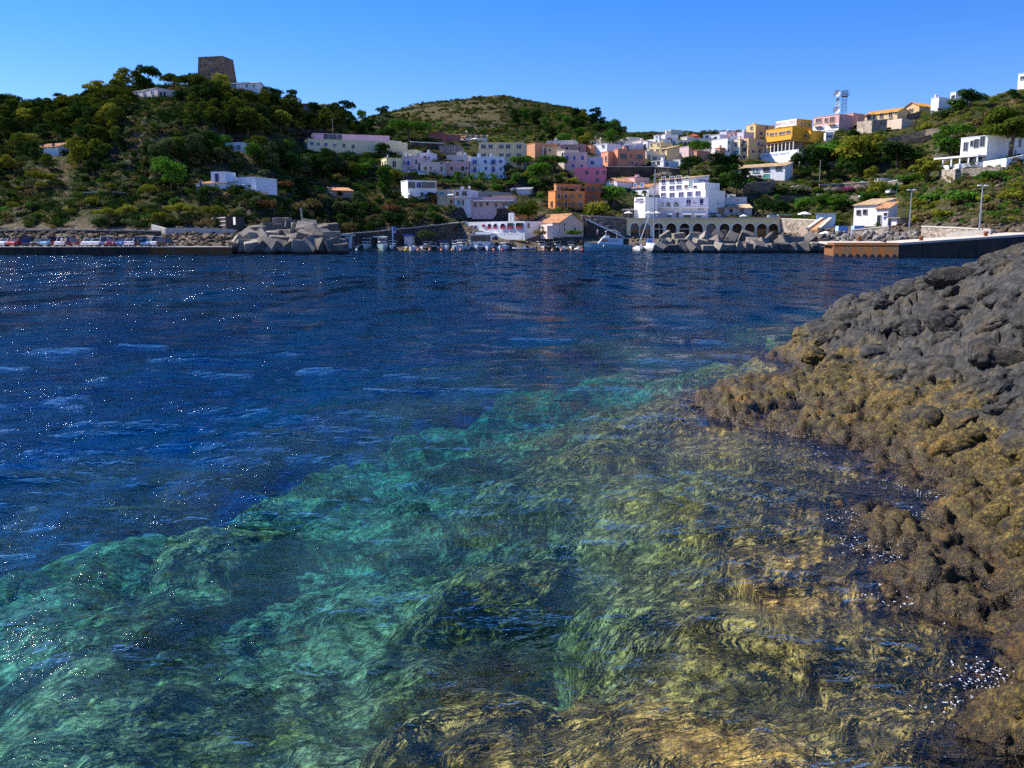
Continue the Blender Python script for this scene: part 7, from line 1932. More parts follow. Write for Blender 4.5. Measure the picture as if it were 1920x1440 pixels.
# ================================================================== BREAKWATER BLOCKS
def block_mat():
    m, t, out = new_mat('weathered_concrete_block')
    tc = t.nodes.new('ShaderNodeTexCoord'); oi = t.nodes.new('ShaderNodeObjectInfo')
    geo = t.nodes.new('ShaderNodeNewGeometry')
    n1 = noise(t, .7, 5, .65, geo.outputs['Position']); n2 = noise(t, 4, 5, .7, geo.outputs['Position'])
    f = mth(t, 'ADD', mth(t, 'MULTIPLY', n1.outputs[0], .4), mth(t, 'ADD', mth(t, 'MULTIPLY', n2.outputs[0], .4), mth(t, 'MULTIPLY', oi.outputs['Random'], .2)))
    r = ramp(t, f, [(.32, (.050, .043, .037)), (.5, (.20, .172, .145)), (.68, (.37, .32, .26))])
    sp_ = t.nodes.new('ShaderNodeSeparateXYZ'); t.links.new(geo.outputs['Position'], sp_.inputs[0])
    w = N(t, 'ShaderNodeMapRange'); t.links.new(mth(t, 'MULTIPLY_ADD', n1.outputs[0], -.8, sp_.outputs['Z']), w.inputs['Value'])
    w.inputs['From Min'].default_value = -.2; w.inputs['From Max'].default_value = .35
    bsdf(t, out, mix(t, w.outputs[0], (.035, .030, .022), r.outputs[0]), .9, bump(t, n2.outputs[0], .8, .15), spec=.15)
    return m
BLOCKM = block_mat()
RUBM = stone_wall_mat('earthy_rock', (.105, .075, .048), .8)
def block_meshes():
    res = []
    for s in range(6):
        r = random.Random(s); bm = bmesh.new()
        bmesh.ops.create_cube(bm, size=1.0)
        bmesh.ops.scale(bm, vec=(1.0, r.uniform(.85, 1.1), r.uniform(.8, 1.0)), verts=bm.verts)
        bmesh.ops.bevel(bm, geom=bm.edges[:], offset=.045, segments=1, affect='EDGES')
        bmesh.ops.subdivide_edges(bm, edges=bm.edges[:], cuts=2, use_grid_fill=True)
        for v in bm.verts:
            n = Vector((math.sin(v.co.x * 9 + s), math.sin(v.co.y * 8 + s * 2), math.sin(v.co.z * 10 + s * 3)))
            v.co += n * .012 + Vector((r.uniform(-1, 1), r.uniform(-1, 1), r.uniform(-1, 1))) * .010
            if r.random() < .03: v.co *= .955
        res.append(mesh_of('concrete_block', bm, BLOCKM))
    return res
BLK = block_meshes()
def place_blocks(lst, base, Y0, k, name, group, where, size, seed):
    size *= 1.1
    r = random.Random(seed); rows = {}
    for q in lst:
        px, py = q[0], q[1]; s = (q[2] if len(q) > 2 else r.uniform(.88, 1.12)) * size
        Y = Y0 + (base - py) * k
        p = at(px, py, Y); p.z = max(p.z, .1)
        big = r.random() < .35
        rot = (r.uniform(-.75, .75), r.uniform(-.75, .75), r.uniform(0, 6.28)) if not big else (r.uniform(-.12, .12), r.uniform(-.12, .12), r.uniform(-.5, .5))
        o = link(name, r.choice(BLK), None, p, rot, (s, s, s)); tag(o, None, 'concrete block', group)
        tilt = 'tilted' if abs(rot[0]) + abs(rot[1]) > .5 else 'level'
        row = 'top' if py < base - 34 else ('middle' if py < base - 16 else 'waterline')
        rows.setdefault('%s concrete block in the %s row of %s' % (tilt, row, where), []).append((px, o))
    order_labels(rows)
LB = [(530,424,1.15),(549,431),(503,437),(525,444),(484,440,1.15),(468,448),(494,452),(512,447),(545,446),(561,447,1.05),(560,431),(580,428),(446,465,.8),(460,464),(476,467),(491,467),(508,466),(527,466),(545,466),(562,466,1.1),
      (585,466),(602,466),(575,447),(590,446,1.1),(602,437),(618,432),(607,452,1.15),(622,452,1.2),(625,467),(640,469,.8),(538,456),(520,456),(470,456),(552,457),(593,458),(633,458,.9),(498,462,.8),(515,434),(572,437),(592,430,.9),(450,457,.8)]
place_blocks(LB, 474, 160, .42, 'breakwater_block', 'concrete blocks of the left breakwater', 'the left breakwater', 2.75, 3)
RB = [(1236,463,.9),(1247,457),(1250,437,1.1),(1262,466),(1272,440,1.05),(1280,466),(1278,452),(1292,445),(1296,458),(1297,467),(1305,437),(1312,452,1.1),(1323,441),(1326,466),(1330,452,.95),(1342,452,1.1),(1345,438),(1353,436,1.1),(1360,451),(1350,467),(1371,441,1.05),(1366,466),
      (1382,459),(1385,468,.85),(1398,439,1.15),(1402,455,.9),(1412,450,1.1),(1420,462,1.2),(1405,467),(1430,452),(1446,443,1.1),(1452,462,1.05),(1440,468,.8),(1466,465),(1470,447,1.1),(1492,446,1.15),(1484,463,1.1),(1505,459),(1508,467,.9),(1518,443,1.05),(1530,459,1.15),(1522,468,.9),(1546,450,.95),(1548,465,.9),(1538,440,.8),(1243,447,.8),(1258,450,.9)]
place_blocks([(q[0], min(468, q[1] + 8)) + q[2:] for q in RB], 471, 178, .75, 'breakwater_block', 'concrete blocks of the right breakwater', 'the right breakwater', 2.25, 5)
# boulders
def boulder_meshes(mat):
    res = []
    for s in range(5):
        bm = bmesh.new(); bmesh.ops.create_icosphere(bm, subdivisions=2, radius=.5); r = random.Random(s + 20)
        for v in bm.verts: v.co *= 1 + .22 * math.sin(v.co.x * 7 + s) * math.cos(v.co.y * 6 - s) + r.uniform(-.09, .09); v.co.z *= .72
        res.append(mesh_of('boulder', bm, mat))
    return res
BOULD = boulder_meshes(BLOCKM)
r = random.Random(9); rows = {}
for i in range(64):
    px = r.uniform(1548, 1725); t = (px - 1548) / 177
    py = r.uniform(436 + 3 * t, 461 - 12 * t); Y = 186 - (py - 436) * .7 - t * 14
    p = at(px, py, Y); s = r.uniform(.9, 2.2)
    o = link('boulder', r.choice(BOULD), None, p, (r.random(), r.random(), r.random() * 6), (s, s, s)); tag(o, None, 'boulder', 'boulders beside the old pier')
    rows.setdefault('%s grey boulder on the rubble %s by the old pier' % ('big' if s > 1.5 else 'small', 'crest' if py < 445 else 'foot'), []).append((px, o))
order_labels(rows)
def rubble(name, label, area, n, smin, smax, seed):
    r = np.random.default_rng(seed); px = r.uniform(area[0], area[1], n); Y = r.uniform(area[2], area[3], n)
    src = bpy.data.collections.new(name + '_source')
    for m in boulder_meshes(RUBM): src.objects.link(bpy.data.objects.new('stone', m))
    x = (px - 960) / F * Y; z = ground_z(x, Y)
    P = np.stack([x, Y, z], 1)[z > .3]
    ob = scatter_obj(name, label, P, src, smin, smax)
    return ob
def scatter_obj(name, label, P, src, smin, smax):
    P = np.array(P, np.float32); me = bpy.data.meshes.new(name); me.vertices.add(len(P)); me.vertices.foreach_set('co', P.reshape(-1)); me.update()
    ob = link(name, me); tag(ob, label, None, None, 'stuff')
    ng = bpy.data.node_groups.new(name, 'GeometryNodeTree')
    ng.interface.new_socket('Geometry', in_out='INPUT', socket_type='NodeSocketGeometry'); ng.interface.new_socket('Geometry', in_out='OUTPUT', socket_type='NodeSocketGeometry')
    gi = ng.nodes.new('NodeGroupInput'); go = ng.nodes.new('NodeGroupOutput')
    m2p = ng.nodes.new('GeometryNodeMeshToPoints'); iop = ng.nodes.new('GeometryNodeInstanceOnPoints'); ci = ng.nodes.new('GeometryNodeCollectionInfo')
    ci.inputs['Collection'].default_value = src; ci.inputs['Separate Children'].default_value = True; ci.inputs['Reset Children'].default_value = True
    iop.inputs['Pick Instance'].default_value = True
    rs = ng.nodes.new('FunctionNodeRandomValue'); rs.data_type = 'FLOAT'; rs.inputs[2].default_value = smin; rs.inputs[3].default_value = smax
    rr = ng.nodes.new('FunctionNodeRandomValue'); rr.data_type = 'FLOAT_VECTOR'; rr.inputs[0].default_value = (-.6, -.6, 0); rr.inputs[1].default_value = (.6, .6, 6.28)
    L_ = ng.links.new
    L_(gi.outputs[0], m2p.inputs[0]); L_(m2p.outputs[0], iop.inputs['Points']); L_(ci.outputs[0], iop.inputs['Instance'])
    L_(rs.outputs[1], iop.inputs['Scale']); L_(rr.outputs[0], iop.inputs['Rotation']); L_(iop.outputs[0], go.inputs[0])
    ob.modifiers.new('scatter', 'NODES').node_group = ng
    return ob
rubble('shore_rubble', 'loose rocks on the bank above the parked cars', (-60, 470, 170, 196), 800, .3, 1.5, 1)
rubble('quay_rubble', 'loose rocks along the waterfront below the walls', (640, 1560, 205, 246), 700, .4, 1.5, 2)
rubble('slope_rubble', 'rocks scattered over the dry slope above the old pier', (1560, 2000, 150, 215), 700, .4, 1.8, 3)

# ================================================================== BOATS
HULLC = {'white': simple('white_gelcoat', (.80, .80, .80), .25, .04, spec=.5), 'navy': simple('navy_hull', (.02, .04, .12), .25, .1, spec=.5), 'blue': simple('blue_hull', (.06, .20, .45), .25, .1, spec=.5),
         'teal': simple('sea_green_hull', (.30, .48, .50), .3, .1, spec=.5), 'grey': simple('grey_rubber', (.30, .31, .33), .5, .1), 'red': simple('red_hull', (.50, .04, .05), .3, .1, spec=.5), 'black': simple('black_hull', (.02, .02, .025), .3, .1, spec=.5)}
BLUECAN = simple('blue_canvas', (.03, .09, .32), .7, .1)
def hull_mesh(L, Bm, H, mat, name='hull', flare=.2, deckmat=None):
    bm = bmesh.new(); st = 9; rings = []
    for i in range(st):
        t = i / (st - 1); x = -L / 2 + L * t
        b = Bm / 2 * (1 - max(0, (t - .45) / .55) ** 2.2) * (0.88 + .12 * min(1, t * 3)); b = max(b, .03)
        sh = H * (.78 + .38 * t * t); kz = -.35 * (1 - max(0, t - .6) ** 2 * 4); xb = x - (.0 if t < .8 else (t - .8) * .5 * L * .25)
        rings.append([bm.verts.new(v) for v in ((xb, 0, kz), (xb, b * .72, kz * .4), (x, b * (1 - flare * .3), sh * .45), (x, b, sh), (x, b * .86, sh), (x, b * .80, sh - .16), (x, 0, sh - .12),
                                               (x, -b * .80, sh - .16), (x, -b * .86, sh), (x, -b, sh), (x, -b * (1 - flare * .3), sh * .45), (xb, -b * .72, kz * .4))])
    n = 12
    for a, c in zip(rings, rings[1:]):
        for k in range(n):
            f = bm.faces.new((a[k], a[(k + 1) % n], c[(k + 1) % n], c[k]))
            if 3 <= k <= 8: f.material_index = 1
    bm.faces.new(rings[0]); bm.faces.new(rings[-1][::-1])
    return mesh_of(name, bm, [mat, deckmat or HULLC['white']], False)
def make_boat(kind, col, seed):
    r = random.Random(seed)
    e = empty('motor_boat')
    if kind == 'cabin':
        L, Bm, H = r.uniform(6.2, 7.6), 2.5, 1.15
        link('hull', hull_mesh(L, Bm, H, HULLC[col]), e)
        bm = bmesh.new(); box(bm, -L*.12, L*.22, -Bm*.34, Bm*.34, H*.8, H + .75); bmesh.ops.bevel(bm, geom=bm.edges[:], offset=.12, segments=1, affect='EDGES'); c = link('cabin', mesh_of('cabin', bm, HULLC['white']), e)
        bm = bmesh.new(); poly_prism(bm, [(L*.22 + .02, 0, H + .2), (L*.22 - .15, 0, H + .72), (-L*.10, 0, H + .72), (-L*.10, 0, H + .2)], (0, 0, 0.0001)) if False else box(bm, -L*.09, L*.225, -Bm*.345, Bm*.345, H + .22, H + .60); link('window_band', mesh_of('window_band', bm, GLASS), c)
        bm = bmesh.new(); box(bm, -L*.22, L*.16, -Bm*.40, Bm*.40, H + 1.35, H + 1.43)
        for x in (-L*.2, L*.14):
            for y in (-Bm*.37, Bm*.37): box(bm, x - .03, x + .03, y - .03, y + .03, H, H + 1.35)
        link('canopy', mesh_of('canopy', bm, r.choice([CANVAS, CANVAS, BLUECAN])), e)
    elif kind == 'open':
        L, Bm, H = r.uniform(5.0, 6.0), 2.1, .95
        link('hull', hull_mesh(L, Bm, H, HULLC[col]), e)
        bm = bmesh.new(); box(bm, -L*.08, L*.06, -.35, .35, H*.6, H + .35); link('console', mesh_of('console', bm, HULLC['white']), e)
        bm = bmesh.new(); poly_prism(bm, [(L*.06, -.45, H + .30), (L*.01, -.45, H + .75), (L*.01, .45, H + .75), (L*.06, .45, H + .30)], (.03, 0, 0)); link('windscreen', mesh_of('windscreen', bm, GLASS), e)
        if r.random() < .5:
            bm = bmesh.new(); box(bm, -L*.25, L*.10, -Bm*.4, Bm*.4, H + 1.05, H + 1.12)
            for x in (-L*.22, L*.08):
                for y in (-Bm*.38, Bm*.38): box(bm, x - .025, x + .025, y - .025, y + .025, H - .1, H + 1.05)
            link('canopy', mesh_of('canopy', bm, r.choice([CANVAS, CANVAS, BLUECAN])), e)
    elif kind == 'inflatable':
        L, Bm, H = 6.0, 2.3, .6
        bm = bmesh.new()
        for s in (-1, 1): tube_bm(bm, [(-L/2, s * Bm*.36, .35), (L*.2, s * Bm*.36, .38), (L*.42, s * Bm*.2, .5), (L*.5, 0, .62)], [.22, .25, .22, .16], 8)
        link('tube', mesh_of('tube', bm, HULLC[col], True), e)
        bm = bmesh.new(); box(bm, -L*.45, L*.35, -Bm*.3, Bm*.3, .05, .25); link('floor', mesh_of('floor', bm, HULLC['white']), e)
        bm = bmesh.new(); box(bm, -.4, .3, -.3, .3, .25, 1.1); link('console', mesh_of('console', bm, HULLC['white']), e)
    bm = bmesh.new(); box(bm, -L/2 - .35, -L/2 - .02, -.22, .22, .45, 1.05); box(bm, -L/2 - .28, -L/2 - .1, -.1, .1, -.3, .45); link('outboard_motor', mesh_of('outboard_motor', bm, simple('motor_dark', (.06, .06, .07), .4)), e)
    bm = bmesh.new(); n = 8
    for i in range(n):
        t = .45 + .5 * i / (n - 1); b = Bm / 2 * (1 - max(0, (t - .45) / .55) ** 2.2) * .9; x = -L/2 + L * t; z = H * (.78 + .38 * t * t)
        for s in (-1, 1): box(bm, x - .02, x + .02, s * b - .02, s * b + .02, z, z + .4)
    link('rail', mesh_of('rail', bm, METAL_PALE), e)
    return e
def clone(root):
    c = root.copy(); COL.objects.link(c)
    for ch in root.children:
        d = ch.copy(); COL.objects.link(d); d.parent = c; d.matrix_parent_inverse = ch.matrix_parent_inverse
        for g in ch.children:
            k = g.copy(); COL.objects.link(k); k.parent = d
    return c
BL = [(670,'cabin','white',1,236),(689,'cabin','teal',1.25,236),(704,'open','black',.8,237),(717,'cabin','teal',1.25,235),(737,'cabin','teal',1.0,236),(749,'open','navy',.8,236),(762,'open','white',.9,236),(776,'open','white',1,234),(790,'open','white',1,236),(801,'cabin','white',.9,237),(812,'open','black',1,235),
      (822,'open','white',.9,236),(833,'cabin','white',1,236),(845,'open','navy',.9,237),(856,'cabin','teal',1,236),(867,'cabin','white',1.05,235),(878,'open','white',.9,236),(889,'cabin','white',1,237),(900,'open','navy',1,235),(912,'open','white',1,236),(923,'cabin','white',.9,237),(935,'open','white',1,236),
      (947,'cabin','white',1,236),(958,'open','red',.8,237),(983,'inflatable','grey',1,230),(970,'open','white',.9,238),(1000,'open','white',.9,238),(1014,'cabin','white',.9,238),(1030,'open','black',1,237),(1044,'cabin','white',.9,238),(1058,'inflatable','white',1,236),(1070,'cabin','white',.9,238),(1084,'inflatable','white',1,235),(1196,'open','white',1,231)]
_protos = {}; rows = {}; CW_ = {'white': 'white', 'navy': 'navy blue', 'teal': 'pale sea-green', 'black': 'black', 'red': 'red', 'grey': 'grey'}
for i, (px, kind, col, s, Y) in enumerate(BL):
    k = (kind, col, i % 2)
    if k not in _protos: _protos[k] = b = make_boat(kind, col, hash_seed(kind + col) + i)
    else: b = clone(_protos[k])
    p = at(px, 468, Y); rr = random.Random(i)
    b.location = (p.x, p.y, rr.uniform(-.05, .1)); b.scale = (s, s, s); side = kind == 'inflatable' and col == 'grey'
    b.rotation_euler = (0, 0, R(172) if side else R(-90 + rr.uniform(-14, 14)))
    if kind != 'open' and not side: b.rotation_euler.z += R(rr.choice((-12, 10)))
    b.name = 'motor_boat' if kind != 'inflatable' else 'inflatable_boat'
    tag(b, None, 'boat', 'small boats moored along the dock')
    lm = ('the dock sheds' if px < 760 else 'the dark harbour wall' if px < 868 else 'the white restaurant' if px < 1000 else 'the pink boat store' if px < 1095 else 'the sailing yacht')
    what = {'cabin': 'cabin boat', 'open': 'open motor boat', 'inflatable': 'inflatable boat'}[kind]
    rows.setdefault('%s %s moored in front of %s' % (CW_[col], what, lm), []).append((px, b))
order_labels(rows)
# fenders / buoys
rows = {}
for px, col in ((669, 'white'), (761, 'yellow'), (784, 'orange'), (806, 'orange'), (828, 'orange'), (848, 'orange'), (864, 'orange'), (926, 'orange'), (942, 'red'), (1020, 'orange'), (1036, 'orange'), (1053, 'orange'), (1092, 'red')):
    m = simple(col + '_buoy', {'white': (.8, .8, .8), 'yellow': (.75, .55, .03), 'orange': (.75, .32, .2), 'red': (.6, .04, .03)}[col], .4, .1)
    bm = bmesh.new(); bmesh.ops.create_uvsphere(bm, u_segments=12, v_segments=8, radius=.38); bmesh.ops.create_cone(bm, cap_ends=True, segments=8, radius1=.1, radius2=.07, depth=.3, matrix=Matrix.Translation((0, 0, .45)))
    p = at(px, 468, 229); o = link('buoy', mesh_of('buoy', bm, m, True), None, (p.x, p.y, .12)); tag(o, None, 'buoy', 'mooring buoys in front of the boats')
    rows.setdefault('%s mooring buoy floating before the moored boats' % col, []).append((px, o))
order_labels(rows)
# dock behind the boats
quay_prism('dock', 'low concrete dock carrying the harbour sheds behind the moored boats', at(655, 467, 236), at(1098, 467, 240), .75, .75, 8, simple('dock_face', (.12, .10, .09), .9), Q_TOP)
# big motor yacht, side on
def yacht():
    p = at(1140, 469, 226); e = empty('motor_yacht', (p.x, p.y, 0), R(180)); tag(e, 'large white motor yacht lying side-on left of the sailing yacht', 'yacht')
    L, Bm, H = 12.0, 3.8, 1.9
    link('hull', hull_mesh(L, Bm, H, HULLC['teal'], deckmat=HULLC['white']), e)
    bm = bmesh.new(); poly_prism(bm, [(-L*.30, -1.5, H*.8), (L*.24, -1.5, H*.8), (L*.13, -1.5, H + 1.15), (-L*.30, -1.5, H + 1.15)], (0, 3.0, 0)); c = link('cabin', mesh_of('cabin', bm, HULLC['white']), e)
    bm = bmesh.new(); poly_prism(bm, [(L*.02, -1.52, H + .35), (L*.185, -1.52, H + .35), (L*.135, -1.52, H + .95), (L*.02, -1.52, H + .95)], (0, 3.04, 0)); link('window', mesh_of('window', bm, simple('tinted_glass', (.10, .06, .12), .1, spec=.6)), c)
    bm = bmesh.new(); box(bm, -L*.20, L*.0, -1.53, 1.53, H + .30, H + .95); link('window', mesh_of('window', bm, simple('pale_blue_window', (.35, .48, .62), .15, spec=.6)), c)
    bm = bmesh.new(); box(bm, -L*.42, L*.14, -1.6, 1.6, H + 1.16, H + 1.28); link('flybridge_deck', mesh_of('flybridge_deck', bm, HULLC['white']), e)
    bm = bmesh.new(); poly_prism(bm, [(-L*.02, -1.1, H + 1.28), (L*.13, -1.1, H + 1.28), (L*.07, -1.1, H + 1.9), (-L*.02, -1.1, H + 1.9)], (0, 2.2, 0)); link('flybridge', mesh_of('flybridge', bm, HULLC['white']), e)
    bm = bmesh.new(); poly_prism(bm, [(-L*.20, -1.2, H + 3.0), (-L*.06, -1.2, H + 3.3), (L*.06, -1.2, H + 3.0), (L*.06, -1.2, H + 2.92), (-L*.06, -1.2, H + 3.2), (-L*.20, -1.2, H + 2.92)], (0, 2.4, 0))
    for x in (-L*.19, L*.05):
        for y in (-1.15, 1.15): box(bm, x - .03, x + .03, y - .03, y + .03, H + 1.28, H + 2.95)
    link('bimini', mesh_of('bimini', bm, CANVAS), e)
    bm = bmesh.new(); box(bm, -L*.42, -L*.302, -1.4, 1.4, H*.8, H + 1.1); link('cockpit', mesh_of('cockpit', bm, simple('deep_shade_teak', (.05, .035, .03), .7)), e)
    for i in range(4):
        bm = bmesh.new(); bmesh.ops.create_cone(bm, cap_ends=True, segments=10, radius1=.14, radius2=.14, depth=.7, matrix=Matrix.Translation((-L*.42 + i * 1.1 + (3 if i > 2 else 0), 1.95, 1.1))); link('fender', mesh_of('fender', bm, HULLC['white'], True), e)
    bm = bmesh.new()
    for i in range(14): box(bm, L*.02 + i*.38, L*.02 + i*.38 + .03, 1.2 - i*.07, 1.23 - i*.07, H + .1, H + .75)
    box(bm, L*.02, L*.02 + 5.2, .6, .64, H + .72, H + .76) if False else None
    link('rail', mesh_of('rail', bm, METAL_PALE), e)
    bm = bmesh.new(); box(bm, -L*.5 - .6, -L*.5 + .1, -1.5, 1.5, .25, .4); link('swim_platform', mesh_of('swim_platform', bm, HULLC['white']), e)
yacht()
# sailing yacht, bow on, tall mast
def sailer():
    p = at(1222, 467, 233); e = empty('sailing_yacht', (p.x, p.y, 0), R(-78)); tag(e, 'white sailing yacht with a very tall grey mast in front of the arcade', 'sailing yacht')
    L, Bm, H = 11.5, 3.6, 1.35
    link('hull', hull_mesh(L, Bm, H, HULLC['white']), e)
    bm = bmesh.new(); poly_prism(bm, [(-L*.15, -1.0, H*.8), (L*.22, -1.0, H*.9), (L*.12, -1.0, H + .55), (-L*.15, -1.0, H + .65)], (0, 2.0, 0)); link('coachroof', mesh_of('coachroof', bm, HULLC['white']), e)
    bm = bmesh.new(); poly_prism(bm, [(-L*.14, -.9, H + .66), (-L*.03, -.9, H + .66), (-L*.10, -.9, H + 1.35), (-L*.2, -.9, H + 1.4)], (0, 1.8, 0)); link('sprayhood', mesh_of('sprayhood', bm, BLUECAN), e)
    mt = (at(1238, 318, 233).z)
    mx = L * .10
    bm = bmesh.new(); tube_bm(bm, [(mx, 0, H * .8), (mx, 0, mt * .5), (mx, 0, mt)], [.20, .19, .15], 8); link('mast', mesh_of('mast', bm, simple('grey_mast', (.36, .40, .46), .35, .1, metal=.4)), e)
    bm = bmesh.new()
    for z, w in ((mt * .38, 1.5), (mt * .66, 1.2)): box(bm, mx - .04, mx + .04, -w, w, z, z + .07)
    link('spreader', mesh_of('spreader', bm, METAL_PALE), e)
    bm = bmesh.new()
    for a, b in (((mx, 0, mt), (L*.48, 0, H*1.1)), ((mx, 0, mt), (-L*.49, 0, H)), ((mx, 1.5, mt*.38), (mx, 0, mt)), ((mx, -1.5, mt*.38), (mx, 0, mt)), ((mx, 1.5, mt*.38), (mx, 1.7, H)), ((mx, -1.5, mt*.38), (mx, -1.7, H))): tube_bm(bm, [a, b], [.025, .025], 4)
    link('rigging', mesh_of('rigging', bm, METAL_PALE), e)
    bm = bmesh.new(); tube_bm(bm, [(mx - .1, 0, H + 1.3), (-L*.33, 0, H + 1.3)], [.09, .08], 6); link('boom', mesh_of('boom', bm, METAL_PALE), e)
    bm = bmesh.new(); tube_bm(bm, [(mx - .2, 0, H + 1.5), (-L*.15, 0, H + 1.55), (-L*.32, 0, H + 1.48)], [.2, .2, .12], 8); link('furled_sail', mesh_of('furled_sail', bm, BLUECAN, True), e)
sailer()
# second, slanting spar: davit crane boom over a smaller sailing boat
p = at(1199, 466, 235); e = empty('sailing_boat', (p.x, p.y, 0), R(-100)); tag(e, 'smaller sailing boat with a slanting lowered mast left of the tall mast', 'sailing boat')
link('hull', hull_mesh(7.5, 2.5, 1.1, HULLC['white']), e)
bm = bmesh.new(); box(bm, -1.2, 1.4, -.7, .7, .8, 1.5); bmesh.ops.bevel(bm, geom=bm.edges[:], offset=.12, segments=1, affect='EDGES'); link('cabin', mesh_of('cabin', bm, HULLC['white']), e)
q0 = at(1200, 449, 235) - p; q1 = at(1219, 396, 235) - p; rot = Matrix.Rotation(R(100), 4, 'Z')
bm = bmesh.new(); tube_bm(bm, [rot @ q0, rot @ q1], [.16, .12], 6); link('mast', mesh_of('mast', bm, simple('grey_mast', (.36, .40, .46), .35, .1, metal=.4)), e)
bm = bmesh.new(); tube_bm(bm, [rot @ (q0 + Vector((-.6, 0, -1.6))), rot @ (q0 + Vector((-.2, 0, .2)))], [.05, .05], 5); tube_bm(bm, [rot @ (q0 + Vector((.6, 0, -1.6))), rot @ (q0 + Vector((.1, 0, .2)))], [.05, .05], 5); link('mast_prop', mesh_of('mast_prop', bm, METAL_PALE), e)

# ================================================================== VEHICLES
def paint(n, c): return simple('car_paint_' + n, c, .25, .05, .5, spec=.6)
PAINT = {'white': paint('white', (.78, .78, .80)), 'red': paint('red', (.48, .03, .03)), 'dark_red': paint('dark_red', (.22, .02, .05)), 'dark_blue': paint('dark_blue', (.015, .03, .12)), 'light_blue': paint('light_blue', (.22, .42, .62)),
         'blue': paint('blue', (.04, .13, .40)), 'black': paint('black', (.02, .02, .024)), 'silver': paint('silver', (.45, .47, .5)), 'teal': paint('teal', (.08, .40, .42))}
def extr(bm, prof, y0, y1, mi=0):
    poly_prism(bm, [(x, y0, z) for x, z in prof], (0, y1 - y0, 0), mi)
WHEEL = None
def make_car(col, van=False):
    global WHEEL
    e = empty('parked_car'); L = 2.0; m = PAINT[col]; hh = .35 if van else 0
    bm = bmesh.new(); extr(bm, [(-2, .28), (1.95, .28), (2.02, .55), (1.9, .80), (1.05, .93), (-1.85, .97 + hh * .3), (-2.05, .80), (-2.05, .4)], -.84, .84)
    bmesh.ops.bevel(bm, geom=bm.edges[:], offset=.06, segments=1, affect='EDGES'); link('body', mesh_of('body', bm, m), e)
    bm = bmesh.new(); vs_ = []
    P = [(1.05, .92), (.35, 1.38 + hh), (-1.2 - hh, 1.42 + hh), (-1.9, .95)]
    for s in (-1, 1): vs_.append([bm.verts.new((x, s * (.80 if z < 1.1 else .64), z)) for x, z in P])
    bm.faces.new(vs_[0]); bm.faces.new(vs_[1][::-1])
    for i in range(4): bm.faces.new((vs_[0][i], vs_[0][(i + 1) % 4], vs_[1][(i + 1) % 4], vs_[1][i]))
    link('windows', mesh_of('windows', bm, GLASS), e)
    bm = bmesh.new(); box(bm, -1.2 - hh, .36, -.65, .65, 1.385 + hh, 1.44 + hh)
    for s in (-1, 1):
        for a, b in (((1.08, .90), (.36, 1.40 + hh)), ((-.45, .92), (-.4, 1.40 + hh)), ((-1.93, .93), (-1.2 - hh, 1.42 + hh))):
            poly_prism(bm, [(a[0] - .05, s * .81, a[1]), (a[0] + .05, s * .81, a[1]), (b[0] + .05, s * .65, b[1]), (b[0] - .05, s * .65, b[1])], (0, -s * .05, .01))
    link('roof', mesh_of('roof', bm, m), e)
    if WHEEL is None:
        bm = bmesh.new(); bmesh.ops.create_cone(bm, cap_ends=True, segments=14, radius1=.31, radius2=.31, depth=.2, matrix=Matrix.Rotation(R(90), 4, 'X'))
        for f in bm.faces: f.material_index = 0
        n = len(bm.faces); bmesh.ops.create_cone(bm, cap_ends=True, segments=10, radius1=.18, radius2=.18, depth=.22, matrix=Matrix.Rotation(R(90), 4, 'X'))
        bm.faces.ensure_lookup_table()
        for f in bm.faces[n:]: f.material_index = 1
        WHEEL = mesh_of('wheel', bm, [simple('tyre', (.02, .02, .02), .9), METAL_PALE])
    for x in (-1.3, 1.3):
        for y in (-.78, .78): link('wheel', WHEEL, e, (x, y, .31))
    for x, mm, nm in ((1.99, simple('headlight_glass', (.7, .7, .7), .1, spec=.6), 'headlight'), (-2.07, simple('tail_light_red', (.4, .01, .01), .3), 'tail_light')):
        for y in (-.6, .6):
            bm = bmesh.new(); box(bm, x - .04, x + .04, y - .16, y + .16, .60, .75); link(nm, mesh_of(nm, bm, mm), e)
    return e
_cars = {}; rows = {}
def put_car(px, py, col, van, rot, Y=None, z=None, label=None, where=None, ymin=126):
    p = at(px, py, Y) if Y else hit2(px, py, ymin)
    k = (col, van)
    if k not in _cars: _cars[k] = c = make_car(col, van)
    else: c = clone(_cars[k])
    c.location = (p.x, p.y, p.z if z is None else z); c.rotation_euler = (0, 0, R(rot)); c.name = 'parked_van' if van else 'parked_car'
    tag(c, label, 'van' if van else 'car')
    if where:
        c['group'] = where[1]; rows.setdefault('%s %s %s' % (col.replace('_', ' '), 'van' if van else 'car', where[0]), []).append((px, c))
    return c
rr = random.Random(4)
for px, col, van in ((13,'white',0),(33,'red',0),(57,'dark_blue',1),(78,'black',0),(92,'light_blue',0),(106,'red',1),(119,'white',1),(135,'dark_red',0),(168,'white',0),(184,'white',0),(199,'white',1),(212,'dark_red',0),(222,'dark_blue',0),(232,'blue',0),(241,'blue',0),(252,'white',0),(265,'black',1),(278,'light_blue',0),(295,'white',1),(312,'black',0),(-12,'silver',0),(-34,'white',0)):
    put_car(px, 461, col, bool(van), -90 + rr.uniform(-10, 10) + (0 if rr.random() < .6 else 180), Y=159 + rr.uniform(-1, 1) + px * .006, z=1.33, where=('parked nose-on on the left quay', 'cars parked along the left quay'))
order_labels(rows); rows = {}
